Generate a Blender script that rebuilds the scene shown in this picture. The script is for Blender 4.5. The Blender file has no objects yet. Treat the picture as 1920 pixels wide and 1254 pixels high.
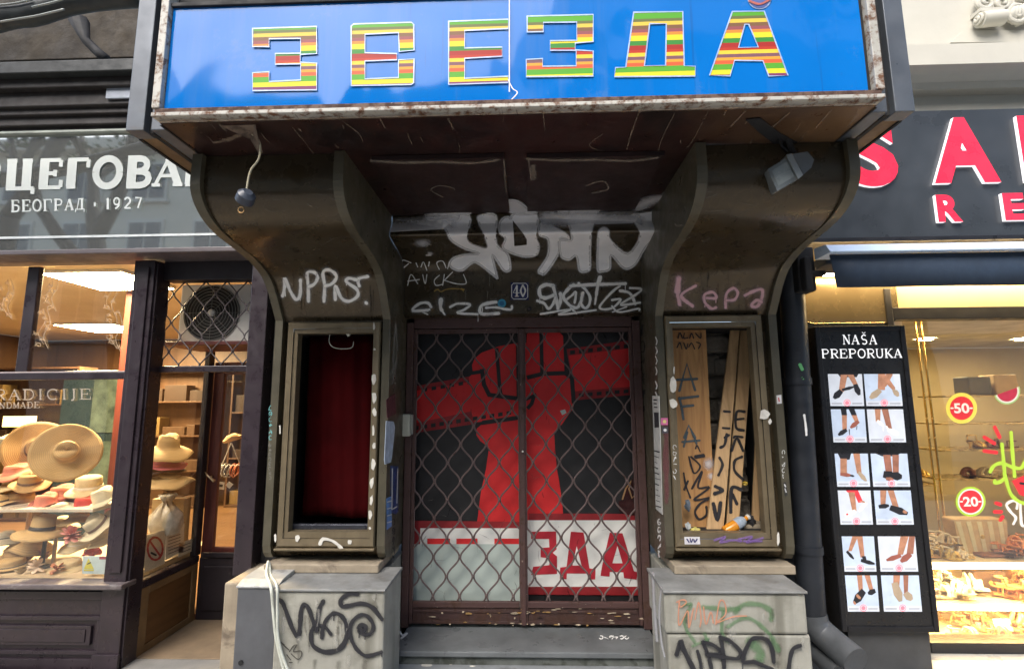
import bpy, math, random
from mathutils import Vector, Matrix, Euler
from mathutils.geometry import tessellate_polygon
random.seed(7)
sc = bpy.context.scene
COL = sc.collection

# ------------------------------------------------------------------ camera
FPX, PITCH, YAW = 944.0, math.radians(7.93), math.radians(1.82)
CAM = Vector((0, 0, 1.65))
cam_d = bpy.data.cameras.new("camera")
cam_d.sensor_width = 36
cam_d.lens = FPX / 1920 * 36
cam_d.clip_end = 500
cam_d.clip_start = 0.05
cam = bpy.data.objects.new("camera", cam_d)
COL.objects.link(cam)
cam.location = CAM
ROLL = math.radians(0.4)
RM = Euler((math.pi / 2 + PITCH, 0, YAW)).to_matrix() @ Matrix.Rotation(-ROLL, 3, 'Z')
cam.rotation_euler = RM.to_euler()
sc.camera = cam

# ------------------------------------------------------------------ light
SUN_EL, SUN_AZ = math.radians(48), math.radians(205)
wd = bpy.data.worlds.new("World")
sc.world = wd
wd.use_nodes = True
nt = wd.node_tree
bg = nt.nodes["Background"]
sky = nt.nodes.new("ShaderNodeTexSky")
sky.sky_type = 'NISHITA'
sky.sun_disc = False
sky.sun_elevation = SUN_EL
sky.sun_rotation = SUN_AZ
sky.dust_density = 3.0
sky.air_density = 1.0
nt.links.new(sky.outputs[0], bg.inputs[0])
bg.inputs[1].default_value = 0.15
sl = bpy.data.lights.new("sun", 'SUN')
sl.energy = 1.5
sl.angle = math.radians(40)
sl.color = (1, .97, .92)
so = bpy.data.objects.new("sun", sl)
COL.objects.link(so)
so.rotation_euler = (math.pi / 2 - SUN_EL, 0, math.radians(-25))
sc.view_settings.view_transform = 'Standard'
sc.view_settings.look = 'None'
sc.view_settings.exposure = 1.4
sc.cycles.use_denoising = True
sc.cycles.max_bounces = 8
sc.cycles.transparent_max_bounces = 24
sc.cycles.sample_clamp_indirect = 4

# ------------------------------------------------------------------ geometry helpers
def ray(px, py):
    return (RM @ Vector(((px - 960) / FPX, -(py - 627) / FPX, -1))).normalized()
def P(px, py, Y):
    d = ray(px, py); return CAM + d * (Y / d.y)
def PX(px, py, X):
    d = ray(px, py); return CAM + d * (X / d.x)
def PZ(px, py, Z):
    d = ray(px, py); return CAM + d * ((Z - CAM.z) / d.z)
def plane(Y):
    return lambda px, py, off=0: P(px, py, Y) - ray(px, py) * off
def planeX(X):
    return lambda px, py, off=0: PX(px, py, X) - ray(px, py) * off
def planeZ(Z):
    return lambda px, py, off=0: PZ(px, py, Z) - ray(px, py) * off
def profsurf(prof):
    """surface extruded along X from a (Y, Z) polyline"""
    def s(px, py, off=0):
        d = ray(px, py); best = None
        for (y0, z0), (y1, z1) in zip(prof, prof[1:]):
            ey, ez = y1 - y0, z1 - z0
            den = d.y * ez - d.z * ey
            if abs(den) < 1e-9: continue
            oy, oz = y0 - CAM.y, z0 - CAM.z
            t = (oy * ez - oz * ey) / den
            u = (oy * d.z - oz * d.y) / den
            if t > 0 and -1e-4 <= u <= 1 + 1e-4 and (best is None or t < best): best = t
        if best is None:
            best = min(((Vector((0, a, b)) - CAM).length, (a - CAM.y) / d.y) for a, b in prof)[1]
        return CAM + d * (best - off)
    return s

def catmull(p, n=6, closed=False):
    if len(p) < 3: return [tuple(map(float, q)) for q in p]
    out = []; N = len(p)
    rng = range(N) if closed else range(N - 1)
    for i in rng:
        g = (lambda k: p[k % N]) if closed else (lambda k: p[max(0, min(N - 1, k))])
        a, b, c, d = g(i - 1), g(i), g(i + 1), g(i + 2)
        for k in range(n):
            t = k / n
            out.append(tuple(.5 * (2 * b[j] + (c[j] - a[j]) * t + (2 * a[j] - 5 * b[j] + 4 * c[j] - d[j]) * t * t + (3 * b[j] - a[j] - 3 * c[j] + d[j]) * t ** 3) for j in range(len(b))))
    if not closed: out.append(tuple(map(float, p[-1])))
    return out

class MB:
    def __init__(s):
        s.v = []; s.f = []; s.m = []; s.uv = []; s.k = 0; s.halo = None; s.drip = 0
    def add(s, vs, fs, mi=0, uvs=None):
        b = len(s.v); s.v += [Vector(q) for q in vs]
        for i, f in enumerate(fs):
            s.f.append([b + q for q in f]); s.m.append(mi)
            s.uv.append([uvs[q] for q in f] if uvs else None)
        return s
    def hexa(s, p, mi=0):   # 4 bottom ccw + 4 top
        return s.add(p, [(3, 2, 1, 0), (4, 5, 6, 7), (0, 1, 5, 4), (1, 2, 6, 5), (2, 3, 7, 6), (3, 0, 4, 7)], mi)
    def box(s, x0, x1, y0, y1, z0, z1, mi=0):
        x0, x1 = sorted((x0, x1)); y0, y1 = sorted((y0, y1)); z0, z1 = sorted((z0, z1))
        return s.hexa([(x0, y0, z0), (x1, y0, z0), (x1, y1, z0), (x0, y1, z0), (x0, y0, z1), (x1, y0, z1), (x1, y1, z1), (x0, y1, z1)], mi)
    def pxbox(s, px0, py0, px1, py1, Y, depth, mi=0):   # front face seen at those photo pixels at depth Y
        a = P(px0, (py0 + py1) / 2, Y); b = P(px1, (py0 + py1) / 2, Y)
        t = P((px0 + px1) / 2, py0, Y); u = P((px0 + px1) / 2, py1, Y)
        return s.box(a.x, b.x, Y, Y + depth, u.z, t.z, mi)
    def quad(s, a, b, c, d, mi=0):
        return s.add([a, b, c, d], [(0, 1, 2, 3)], mi)
    def poly(s, loops, mi=0):
        vs = [Vector(q) for l in loops for q in l]
        tri = tessellate_polygon([[Vector(q) for q in l] for l in loops])
        return s.add(vs, [tuple(t) for t in tri], mi)
    def slab(s, loop, dv, mi=0):   # outline in space swept by dv
        n = len(loop); vs = [Vector(q) for q in loop]; dv = Vector(dv)
        tri = [tuple(t) for t in tessellate_polygon([vs])]
        s.add(vs, tri, mi); s.add([q + dv for q in vs], [t[::-1] for t in tri], mi)
        s.add(vs + [q + dv for q in vs], [(i, (i + 1) % n, n + (i + 1) % n, n + i) for i in range(n)], mi)
        return s
    def extx(s, prof, x0, x1, mi=0, closed=False, caps=False):  # (Y,Z) profile along X
        n = len(prof)
        vs = [(x0, a, b) for a, b in prof] + [(x1, a, b) for a, b in prof]
        r = range(n if closed else n - 1)
        s.add(vs, [(i, (i + 1) % n, n + (i + 1) % n, n + i) for i in r], mi)
        if caps:
            for x in (x0, x1):
                s.poly([[(x, a, b) for a, b in prof]], mi)
        return s
    def tube(s, pts, r, n=8, mi=0, caps=True):
        pts = [Vector(q) for q in pts]; rs = r if isinstance(r, (list, tuple)) else [r] * len(pts)
        vs = []; up = None
        for i, q in enumerate(pts):
            t = (pts[min(i + 1, len(pts) - 1)] - pts[max(i - 1, 0)]).normalized()
            if up is None:
                up = t.orthogonal().normalized()
            up = (up - t * up.dot(t))
            up = up.normalized() if up.length > 1e-6 else t.orthogonal().normalized()
            w = t.cross(up)
            for k in range(n):
                a = 2 * math.pi * k / n
                vs.append(q + (up * math.cos(a) + w * math.sin(a)) * rs[i])
        fs = [(i * n + k, i * n + (k + 1) % n, (i + 1) * n + (k + 1) % n, (i + 1) * n + k) for i in range(len(pts) - 1) for k in range(n)]
        if caps: fs += [tuple(range(n))[::-1], tuple(range((len(pts) - 1) * n, len(pts) * n))]
        return s.add(vs, fs, mi)
    def lathe(s, prof, mat=Matrix.Identity(4), n=32, mi=0, warp=None):
        vs = []
        for r, h in prof:
            for k in range(n):
                a = 2 * math.pi * k / n
                q = Vector((r * math.cos(a), r * math.sin(a), h))
                if warp: q = warp(q, r, a)
                vs.append(mat @ q)
        fs = [(i * n + k, i * n + (k + 1) % n, (i + 1) * n + (k + 1) % n, (i + 1) * n + k) for i in range(len(prof) - 1) for k in range(n)]
        return s.add(vs, fs, mi)
    def ribbon(s, pts, w, surf, off=.0025, smooth=True, closed=False, mi=0, taper=False, caps=True, n=6):
        """paint stroke laid on a surface; pts in photo pixels; uv.v runs across the stroke"""
        if s.halo is not None:
            hm = s.halo; s.halo = None
            s.ribbon(pts, [q * 2.1 for q in w] if isinstance(w, (list, tuple)) else w * 2.1, surf, off, smooth, closed, hm, taper, caps, n)
            if s.drip and len(pts) > 2:
                rd = random.Random(int(pts[0][0] * 5 + pts[0][1])); w0 = w[0] if isinstance(w, (list, tuple)) else w
                for q in pts[1:]:
                    if rd.random() < s.drip:
                        x, y = q[0] + rd.uniform(-1, 1), q[1]; l = rd.uniform(6, 20)
                        s.ribbon([(x, y), (x + .3, y + l * .6), (x + .2, y + l)], [w0 * .3, w0 * .24, w0 * .3], surf, off, False, mi=mi)
            s.halo = hm
        p = catmull(pts, n, closed) if smooth else [tuple(map(float, q)) for q in pts]
        q = [p[0]]
        for a in p[1:]:
            if math.hypot(a[0] - q[-1][0], a[1] - q[-1][1]) > .05: q.append(a)
        p = q
        if len(p) < 2: p = [p[0], (p[0][0] + .3, p[0][1])]
        N = len(p); s.k += 1; off = off + s.k * .0002
        vs = []; uvs = []; L = 0
        for i in range(N):
            a = p[(i - 1) % N] if closed else p[max(i - 1, 0)]
            b = p[(i + 1) % N] if closed else p[min(i + 1, N - 1)]
            tx, ty = b[0] - a[0], b[1] - a[1]; l = math.hypot(tx, ty) or 1
            nx, ny = -ty / l, tx / l
            ww = w[min(len(w) - 1, int(i * len(w) / N))] if isinstance(w, (list, tuple)) else w
            if taper: ww *= .35 + .65 * math.sin(math.pi * min(1, max(0, (i + .5) / N)))
            ww *= 1 + .11 * math.sin(i * .83 + s.k * 1.7) if smooth else 1
            h = ww / 2; L += l
            o = off + .0015 * i / N
            for sgn, vv in ((-1, 0), (0, .5), (1, 1)):
                vs.append(surf(p[i][0] + nx * h * sgn, p[i][1] + ny * h * sgn, o)); uvs.append((L * .02, vv))
        fs = []
        for i in range(N if closed else N - 1):
            j = (i + 1) % N
            fs += [(3 * i, 3 * j, 3 * j + 1, 3 * i + 1), (3 * i + 1, 3 * j + 1, 3 * j + 2, 3 * i + 2)]
        s.add(vs, fs, mi, uvs)
        if caps and not closed:
            for i, sg in ((0, -1), (N - 1, 1)):
                a = p[max(i - 1, 0)]; b = p[min(i + 1, N - 1)]
                tx, ty = b[0] - a[0], b[1] - a[1]; l = math.hypot(tx, ty) or 1; tx /= l; ty /= l
                ww = (w[0] if i == 0 else w[-1]) if isinstance(w, (list, tuple)) else w
                if taper: ww *= .4
                h = ww / 2; o = off + (.0015 if i else 0)
                cv = [surf(p[i][0], p[i][1], o)]; cu = [(0, .5)]
                for k in range(7):
                    th = -math.pi / 2 + math.pi * k / 6
                    dx = math.cos(th) * sg; dy = math.sin(th)
                    cv.append(surf(p[i][0] + (tx * dx - ty * dy) * h, p[i][1] + (ty * dx + tx * dy) * h, o)); cu.append((0, 0))
                s.add(cv, [(0, k, k + 1) for k in range(1, 7)], mi, cu)
        return s
    def fill(s, outer, surf, off=.003, mi=0, hole=None, step=3.0):
        """filled outline (photo pixels) laid on a curved surface in thin rows"""
        s.k += 1; off += s.k * .0002
        ys = [q[1] for q in outer]; y = min(ys); y1 = max(ys)
        def cuts(yy):
            xs = []
            for lp in [outer] + ([hole] if hole else []):
                for a, b in zip(lp, lp[1:] + lp[:1]):
                    if (a[1] <= yy) != (b[1] <= yy): xs.append(a[0] + (b[0] - a[0]) * (yy - a[1]) / (b[1] - a[1]))
            return sorted(xs)
        while y < y1:
            yb = min(y + step, y1); a, b = cuts(y + .01), cuts(yb - .01)
            while len(a) != len(b) and yb - y > .06:
                yb = y + (yb - y) / 2; b = cuts(yb - .01)
            if len(a) == len(b):
                for i in range(0, len(a) - 1, 2):
                    s.add([surf(a[i], y, off), surf(a[i + 1], y, off), surf(b[i + 1], yb, off), surf(b[i], yb, off)], [(0, 1, 2, 3)], mi, [(0, .5)] * 4)
            y = yb
        return s
    def disc(s, px, py, r, surf, off=.003, mi=0, ry=None, n=24):
        s.k += 1; off += s.k * .0002
        cv = [surf(px, py, off)]; cu = [(0, .5)]
        for k in range(n):
            a = 2 * math.pi * k / n
            cv.append(surf(px + r * math.cos(a), py + (ry or r) * math.sin(a), off)); cu.append((0, 0))
        return s.add(cv, [(0, 1 + k, 1 + (k + 1) % n) for k in range(n)], mi, cu)
    def build(s, name, mats, parent=None, loc=None, bevel=0, smooth=False, sub=0, auto=False):
        mats = mats if isinstance(mats, (list, tuple)) else [mats]
        me = bpy.data.meshes.new(name)
        if parent is not None and loc is None: o0 = Vector(parent['_o'])
        elif loc is not None: o0 = Vector(loc)
        else:
            xs = [q.x for q in s.v]; ys = [q.y for q in s.v]; zs = [q.z for q in s.v]
            o0 = Vector(((min(xs) + max(xs)) / 2, (min(ys) + max(ys)) / 2, min(zs)))
        me.from_pydata([q - o0 for q in s.v], [], s.f)
        for m in mats: me.materials.append(m)
        for i, q in enumerate(me.polygons): q.material_index = s.m[i]
        if any(u for u in s.uv):
            lay = me.uv_layers.new(name="uv"); li = 0
            for u, f in zip(s.uv, s.f):
                for k in range(len(f)):
                    lay.data[li].uv = u[k] if u else (.5, .5); li += 1
        if smooth:
            me.polygons.foreach_set("use_smooth", [True] * len(me.polygons))
            if auto:
                me.set_sharp_from_angle(angle=math.radians(35))
        me.update()
        o = bpy.data.objects.new(name, me); COL.objects.link(o)
        if parent is not None:
            o.parent = parent
            o.location = o0 - Vector(parent['_o'])
        else: o.location = o0
        o['_o'] = tuple(o0)
        if bevel:
            b = o.modifiers.new("bevel", 'BEVEL'); b.width = bevel; b.segments = 2; b.limit_method = 'ANGLE'; b.angle_limit = math.radians(40)
        if sub:
            b = o.modifiers.new("sub", 'SUBSURF'); b.levels = sub; b.render_levels = sub
        return o

def thing(name, label, cat, loc=(0, 0, 0), group=None):
    o = bpy.data.objects.new(name, None); COL.objects.link(o)
    o.empty_display_size = .1
    o.location = loc; o['_o'] = tuple(loc)
    return tag(o, label, cat, group)
def tag(o, label=None, cat=None, group=None, kind=None):
    if label: o['label'] = label
    if cat: o['category'] = cat
    if group: o['group'] = group
    if kind: o['kind'] = kind
    return o
def copy_tree(o, parent=None):
    c = o.copy(); COL.objects.link(c)
    if parent is not None: c.parent = parent
    for ch in list(o.children): copy_tree(ch, c)
    return c

# ------------------------------------------------------------------ materials
def newmat(name):
    m = bpy.data.materials.new(name); m.use_nodes = True
    n = m.node_tree; b = n.nodes["Principled BSDF"]
    return m, n, b
def N(n, t, **kw):
    x = n.nodes.new(t)
    for k, v in kw.items(): setattr(x, k, v)
    return x
def coords(n, scale=(1, 1, 1)):
    t = N(n, "ShaderNodeTexCoord"); mp = N(n, "ShaderNodeMapping")
    mp.inputs['Scale'].default_value = scale
    n.links.new(t.outputs['Object'], mp.inputs['Vector'])
    return mp.outputs[0]
def noise(n, vec, scale, detail=6, rough=.6, dist=0):
    x = N(n, "ShaderNodeTexNoise"); x.inputs['Scale'].default_value = scale
    x.inputs['Detail'].default_value = detail; x.inputs['Roughness'].default_value = rough
    x.inputs['Distortion'].default_value = dist
    n.links.new(vec, x.inputs['Vector']); return x.outputs['Fac']
def ramp(n, fac, stops, interp='LINEAR'):
    r = N(n, "ShaderNodeValToRGB"); r.color_ramp.interpolation = interp
    e = r.color_ramp.elements
    while len(e) > 1: e.remove(e[-1])
    for i, (p, c) in enumerate(stops):
        c = c if isinstance(c, (list, tuple)) else (c, c, c)
        c = tuple(c) + ((1,) if len(c) == 3 else ())
        x = e[0] if i == 0 else e.new(p)
        x.position = p; x.color = c
    n.links.new(fac, r.inputs[0]); return r.outputs[0]
def mixc(n, fac, a, b, mode='MIX'):
    x = N(n, "ShaderNodeMix", data_type='RGBA', blend_type=mode)
    for i, q in ((6, a), (7, b)):
        if isinstance(q, tuple): x.inputs[i].default_value = q if len(q) == 4 else q + (1,)
        else: n.links.new(q, x.inputs[i])
    if isinstance(fac, (int, float)): x.inputs[0].default_value = fac
    else: n.links.new(fac, x.inputs[0])
    return x.outputs[2]
def bumpn(n, h, b, strength=.3, dist=.01):
    x = N(n, "ShaderNodeBump"); x.inputs['Strength'].default_value = strength; x.inputs['Distance'].default_value = dist
    n.links.new(h, x.inputs['Height']); n.links.new(x.outputs[0], b.inputs['Normal'])
def mat(name, col, rough=.6, metal=0, var=.25, scale=5, bump=.15, bscale=40, dirt=None, dscale=3, damt=.5, dsharp=.12,
        streak=None, scol=None, samt=.5, stretch=(1, 1, 1), spec=.5, coat=0, rvar=.15, emit=0, bdist=.004):
    m, n, b = newmat(name)
    v = coords(n, stretch)
    f = noise(n, v, scale)
    c = mixc(n, ramp(n, f, [(.3, 0), (.7, 1)]), tuple(q * (1 - var) for q in col), tuple(min(1, q * (1 + var)) for q in col))
    if streak:
        v2 = coords(n, (streak, streak, streak * .06))
        g = ramp(n, noise(n, v2, 1.0, 4), [(.5, 0), (.72, 1)])
        mul = N(n, "ShaderNodeMath", operation='MULTIPLY'); mul.inputs[1].default_value = samt
        n.links.new(g, mul.inputs[0]); c = mixc(n, mul.outputs[0], c, scol or tuple(q * .4 for q in col))
    if dirt:
        g = ramp(n, noise(n, coords(n), dscale, 8, .65, .4), [(1 - damt, 0), (min(.999, 1 - damt + dsharp), 1)])
        c = mixc(n, g, c, dirt)
    n.links.new(c, b.inputs['Base Color'])
    b.inputs['Metallic'].default_value = metal
    b.inputs['Specular IOR Level'].default_value = spec
    r = ramp(n, noise(n, v, scale * 2.3), [(.3, max(.02, rough - rvar)), (.7, min(1, rough + rvar))])
    n.links.new(r, b.inputs['Roughness'])
    if coat: b.inputs['Coat Weight'].default_value = coat; b.inputs['Coat Roughness'].default_value = .08
    if bump: bumpn(n, noise(n, v, bscale, 5), b, bump, bdist)
    if emit:
        n.links.new(c, b.inputs['Emission Color']); b.inputs['Emission Strength'].default_value = emit
    return m
def flat(name, col, rough=.6, var=.12, scale=20, emit=0, metal=0):
    return mat(name, col, rough, metal, var, scale, 0, emit=emit)
def glow(name, col, strength):
    m, n, b = newmat(name)
    b.inputs['Base Color'].default_value = col + (1,)
    b.inputs['Emission Color'].default_value = col + (1,); b.inputs['Emission Strength'].default_value = strength
    return m
def spray(name, col, edge=.5, amt=1.0, rough=.55, grain=.25, gscale=60):
    """paint stroke: solid core that feathers out across the stroke"""
    m, n, b = newmat(name)
    uv = N(n, "ShaderNodeUVMap"); sx = N(n, "ShaderNodeSeparateXYZ"); n.links.new(uv.outputs[0], sx.inputs[0])
    a = N(n, "ShaderNodeMath", operation='SUBTRACT'); a.inputs[1].default_value = .5; n.links.new(sx.outputs[1], a.inputs[0])
    ab = N(n, "ShaderNodeMath", operation='ABSOLUTE'); n.links.new(a.outputs[0], ab.inputs[0])
    g = noise(n, coords(n), gscale, 3)
    ga = N(n, "ShaderNodeMath", operation='MULTIPLY_ADD'); n.links.new(g, ga.inputs[0]); ga.inputs[1].default_value = grain; ga.inputs[2].default_value = -grain * .5
    ad = N(n, "ShaderNodeMath", operation='ADD'); n.links.new(ab.outputs[0], ad.inputs[0]); n.links.new(ga.outputs[0], ad.inputs[1])
    r = ramp(n, ad.outputs[0], [(.5 * (1 - edge), amt), (.5, 0)])
    n.links.new(r, b.inputs['Alpha'])
    c = mixc(n, noise(n, coords(n), 9), tuple(q * .8 for q in col), tuple(min(1, q * 1.1) for q in col))
    n.links.new(c, b.inputs['Base Color']); b.inputs['Roughness'].default_value = rough
    return m
def glassmat(name, tint=(1, 1, 1), refl=1.0, wav=0.0, ior=1.45):
    m = bpy.data.materials.new(name); m.use_nodes = True; n = m.node_tree; n.nodes.clear()
    o = N(n, "ShaderNodeOutputMaterial"); t = N(n, "ShaderNodeBsdfTransparent"); g = N(n, "ShaderNodeBsdfGlossy")
    t.inputs[0].default_value = tint + (1,); g.inputs['Roughness'].default_value = .01
    fr = N(n, "ShaderNodeLayerWeight")
    pw = N(n, "ShaderNodeMath", operation='POWER'); pw.inputs[1].default_value = 4.5; n.links.new(fr.outputs['Facing'], pw.inputs[0])
    mu = N(n, "ShaderNodeMath", operation='MULTIPLY_ADD'); mu.inputs[1].default_value = .9 * refl; mu.inputs[2].default_value = .045 * refl; mu.use_clamp = True
    n.links.new(pw.outputs[0], mu.inputs[0])
    mx = N(n, "ShaderNodeMixShader"); n.links.new(mu.outputs[0], mx.inputs[0]); n.links.new(t.outputs[0], mx.inputs[1]); n.links.new(g.outputs[0], mx.inputs[2])
    n.links.new(mx.outputs[0], o.inputs[0])
    if wav:
        x = N(n, "ShaderNodeBump"); x.inputs['Strength'].default_value = wav; x.inputs['Distance'].default_value = .05
        n.links.new(noise(n, coords(n), 1.6, 2), x.inputs['Height']); n.links.new(x.outputs[0], g.inputs['Normal'])
    return m
def wood(name, a, b_, rough=.55, grain=18, axis='z', bump=.2, dark=None):
    m, n, b = newmat(name)
    st = {'z': (1, 1, .06), 'x': (.06, 1, 1), 'y': (1, .06, 1)}[axis]
    f = noise(n, coords(n, tuple(q * grain for q in st)), 1.0, 7, .6, 1.2)
    c = ramp(n, f, [(.28, a), (.55, b_), (.75, tuple(q * .85 for q in b_))])
    if dark: c = mixc(n, ramp(n, noise(n, coords(n), 3, 5), [(.55, 0), (.75, 1)]), c, dark)
    n.links.new(c, b.inputs['Base Color']); b.inputs['Roughness'].default_value = rough
    bumpn(n, f, b, bump, .003); return m
def rusty(name, paint, rust=(.10, .035, .015), amt=.42, rough=.6, scale=9, light=None):
    m, n, b = newmat(name)
    v = coords(n); f = noise(n, v, scale, 9, .7, .3)
    k = ramp(n, f, [(1 - amt - .06, 0), (1 - amt + .06, 1)])
    c = mixc(n, noise(n, v, 4), tuple(q * .7 for q in paint), tuple(min(1, q * 1.15) for q in paint))
    rc = mixc(n, noise(n, v, 30), tuple(q * .5 for q in rust), tuple(q * 1.7 for q in rust))
    c = mixc(n, k, c, rc)
    if light: c = mixc(n, ramp(n, noise(n, v, scale * 2.5, 6, .7), [(.66, 0), (.7, 1)]), c, light)
    n.links.new(c, b.inputs['Base Color'])
    n.links.new(ramp(n, k, [(0, rough), (1, .9)]), b.inputs['Roughness'])
    bumpn(n, f, b, .35, .004); return m

# ------------------------------------------------------------------ lettering (serif stroke letters)
def arc(cx, cy, rx, ry, a0, a1, n=9):
    return [(cx + rx * math.cos(math.radians(a0 + (a1 - a0) * i / n)), cy + ry * math.sin(math.radians(a0 + (a1 - a0) * i / n))) for i in range(n + 1)]
T_, t_ = 1.0, .42
def _E(): return [([(.22, 0), (.22, 1)], T_), ([(.05, 1), (.85, 1)], t_), ([(.05, 0), (.9, 0)], t_), ([(.22, .52), (.65, .52)], t_), ([(.85, 1), (.85, .75)], t_), ([(.9, 0), (.9, .27)], t_), ([(.65, .4), (.65, .64)], t_)]
_P = [([(.22, 0), (.22, 1)], T_), ([(.05, 1), (.5, 1)] + arc(.55, .74, .3, .26, 90, -90) + [(.22, .48)], .6), ([(.05, 0), (.45, 0)], t_)]
_A = [([(.12, 0), (.5, 1)], t_), ([(.5, 1), (.86, 0)], T_), ([(.25, .34), (.74, .34)], t_), ([(0, 0), (.28, 0)], t_), ([(.68, 0), (1, 0)], t_)]
_O = [(arc(.5, .5, .4, .5, 0, 180, 12), .75), (arc(.5, .5, .4, .5, 180, 360, 12), .75)]
GL = {
 'А': _A, 'A': _A, 'Е': _E(), 'E': _E(), 'Р': _P, 'P': _P, 'О': _O, 'O': _O, '0': _O,
 'Ц': [([(.2, 0), (.2, 1)], T_), ([(.72, 0), (.72, 1)], T_), ([(.05, 0), (.98, 0)], t_), ([(.95, .02), (.95, -.2)], t_), ([(.03, 1), (.37, 1)], t_), ([(.55, 1), (.89, 1)], t_)],
 'Г': [([(.22, 0), (.22, 1)], T_), ([(.05, 1), (.88, 1)], t_), ([(.88, 1), (.88, .7)], t_), ([(.05, 0), (.42, 0)], t_)],
 'В': [([(.22, 0), (.22, 1)], T_), ([(.05, 1), (.5, 1)] + arc(.52, .76, .26, .24, 90, -90, 6) + [(.25, .52)], .7), ([(.25, .52), (.5, .52)] + arc(.55, .26, .32, .26, 90, -90, 6) + [(.05, 0)], .7)],
 'Б': [([(.22, 0), (.22, 1)], T_), ([(.05, 1), (.8, 1)], t_), ([(.8, 1), (.8, .76)], t_), ([(.22, .56), (.5, .56)] + arc(.55, .28, .3, .28, 90, -90, 6) + [(.05, 0)], .7)],
 'Д': [([(.2, .05), (.42, 1)], t_), ([(.72, .05), (.72, 1)], T_), ([(.3, 1), (.9, 1)], t_), ([(.02, .05), (.95, .05)], t_), ([(.04, .05), (.04, -.2)], t_), ([(.94, .05), (.94, -.2)], t_)],
 'H': [([(.2, 0), (.2, 1)], T_), ([(.8, 0), (.8, 1)], T_), ([(.2, .5), (.8, .5)], t_), ([(.05, 0), (.35, 0)], t_), ([(.65, 0), (.95, 0)], t_), ([(.05, 1), (.35, 1)], t_), ([(.65, 1), (.95, 1)], t_)],
 'N': [([(.18, 0), (.18, 1)], t_), ([(.18, 1), (.82, 0)], T_), ([(.82, 0), (.82, 1)], t_), ([(.04, 0), (.32, 0)], t_), ([(.7, 1), (.96, 1)], t_), ([(.02, 1), (.25, 1)], t_)],
 'T': [([(.5, 0), (.5, 1)], T_), ([(.1, 1), (.9, 1)], t_), ([(.1, 1), (.1, .75)], t_), ([(.9, 1), (.9, .75)], t_), ([(.35, 0), (.65, 0)], t_)],
 'R': _P[:2] + [([(.05, 0), (.4, 0)], t_), ([(.5, .48), (.85, 0)], .8), ([(.78, 0), (.98, 0)], t_)],
 'D': [([(.22, 0), (.22, 1)], T_), ([(.05, 1), (.45, 1)] + arc(.47, .5, .42, .5, 90, -90, 10) + [(.05, 0)], .65)],
 'I': [([(.5, 0), (.5, 1)], T_), ([(.3, 1), (.7, 1)], t_), ([(.3, 0), (.7, 0)], t_)],
 'J': [([(.55, 1), (.55, .1), (.4, -.1), (.2, -.08)], T_), ([(.35, 1), (.75, 1)], t_)],
 'C': [(arc(.55, .5, .42, .5, 50, 310, 14), .7), ([(.85, .98), (.85, .68)], t_)],
 'G': [(arc(.55, .5, .42, .5, 50, 320, 14), .7), ([(.85, .98), (.85, .68)], t_), ([(.85, .1), (.85, .42)], T_), ([(.65, .42), (1, .42)], t_)],
 'M': [([(.14, 0), (.14, 1)], t_), ([(.14, 1), (.5, .05)], T_), ([(.5, .05), (.84, 1)], t_), ([(.86, 0), (.86, 1)], T_), ([(.02, 0), (.28, 0)], t_), ([(.72, 0), (1, 0)], t_)],
 'U': [([(.18, 1), (.18, .3), (.3, .04), (.5, 0), (.7, .04), (.8, .3), (.8, 1)], .7), ([(.04, 1), (.34, 1)], t_), ([(.66, 1), (.94, 1)], t_)],
 'K': [([(.2, 0), (.2, 1)], T_), ([(.25, .42), (.8, 1)], t_), ([(.38, .55), (.85, 0)], T_), ([(.05, 0), (.38, 0)], t_), ([(.05, 1), (.38, 1)], t_), ([(.66, 1), (.95, 1)], t_), ([(.7, 0), (1, 0)], t_)],
 'S': [(arc(.5, .74, .28, .26, 40, 270, 9) + arc(.5, .25, .3, .25, 90, -140, 9), .75)],
 'Š': [(arc(.5, .74, .28, .26, 40, 270, 9) + arc(.5, .25, .3, .25, 90, -140, 9), .75), ([(.3, 1.32), (.5, 1.14), (.7, 1.32)], t_)],
 '1': [([(.5, 0), (.5, 1)], T_), ([(.5, 1), (.28, .85)], t_), ([(.3, 0), (.7, 0)], t_)],
 '9': [(arc(.5, .68, .28, .32, 0, 360, 14), .7), ([(.78, .68), (.7, .25), (.35, 0)], .8)],
 '2': [(arc(.5, .7, .3, .3, 160, -20, 8) + [(.2, .02)], .8), ([(.2, .03), (.85, .03)], .7)],
 '7': [([(.2, .97), (.82, .97), (.45, 0)], .8)],
 '4': [([(.62, 0), (.62, 1)], T_), ([(.62, 1), (.12, .3), (.9, .3)], .5), ([(.45, 0), (.8, 0)], t_)],
 '•': [([(.35, .45), (.65, .45)], 1.9)],
}
def letter(mb, ch, q, w, surf, off=.003, mi=0):
    """q = photo-pixel quad corners: bottom left, bottom right, top right, top left"""
    if ch not in GL: return
    def mp(u, v):
        b = (q[0][0] + (q[1][0] - q[0][0]) * u, q[0][1] + (q[1][1] - q[0][1]) * u)
        t = (q[3][0] + (q[2][0] - q[3][0]) * u, q[3][1] + (q[2][1] - q[3][1]) * u)
        return (b[0] + (t[0] - b[0]) * v, b[1] + (t[1] - b[1]) * v)
    for pts, k in GL[ch]:
        mb.ribbon([mp(*z) for z in pts], w * k, surf, off, smooth=False, mi=mi, caps=False)
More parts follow.
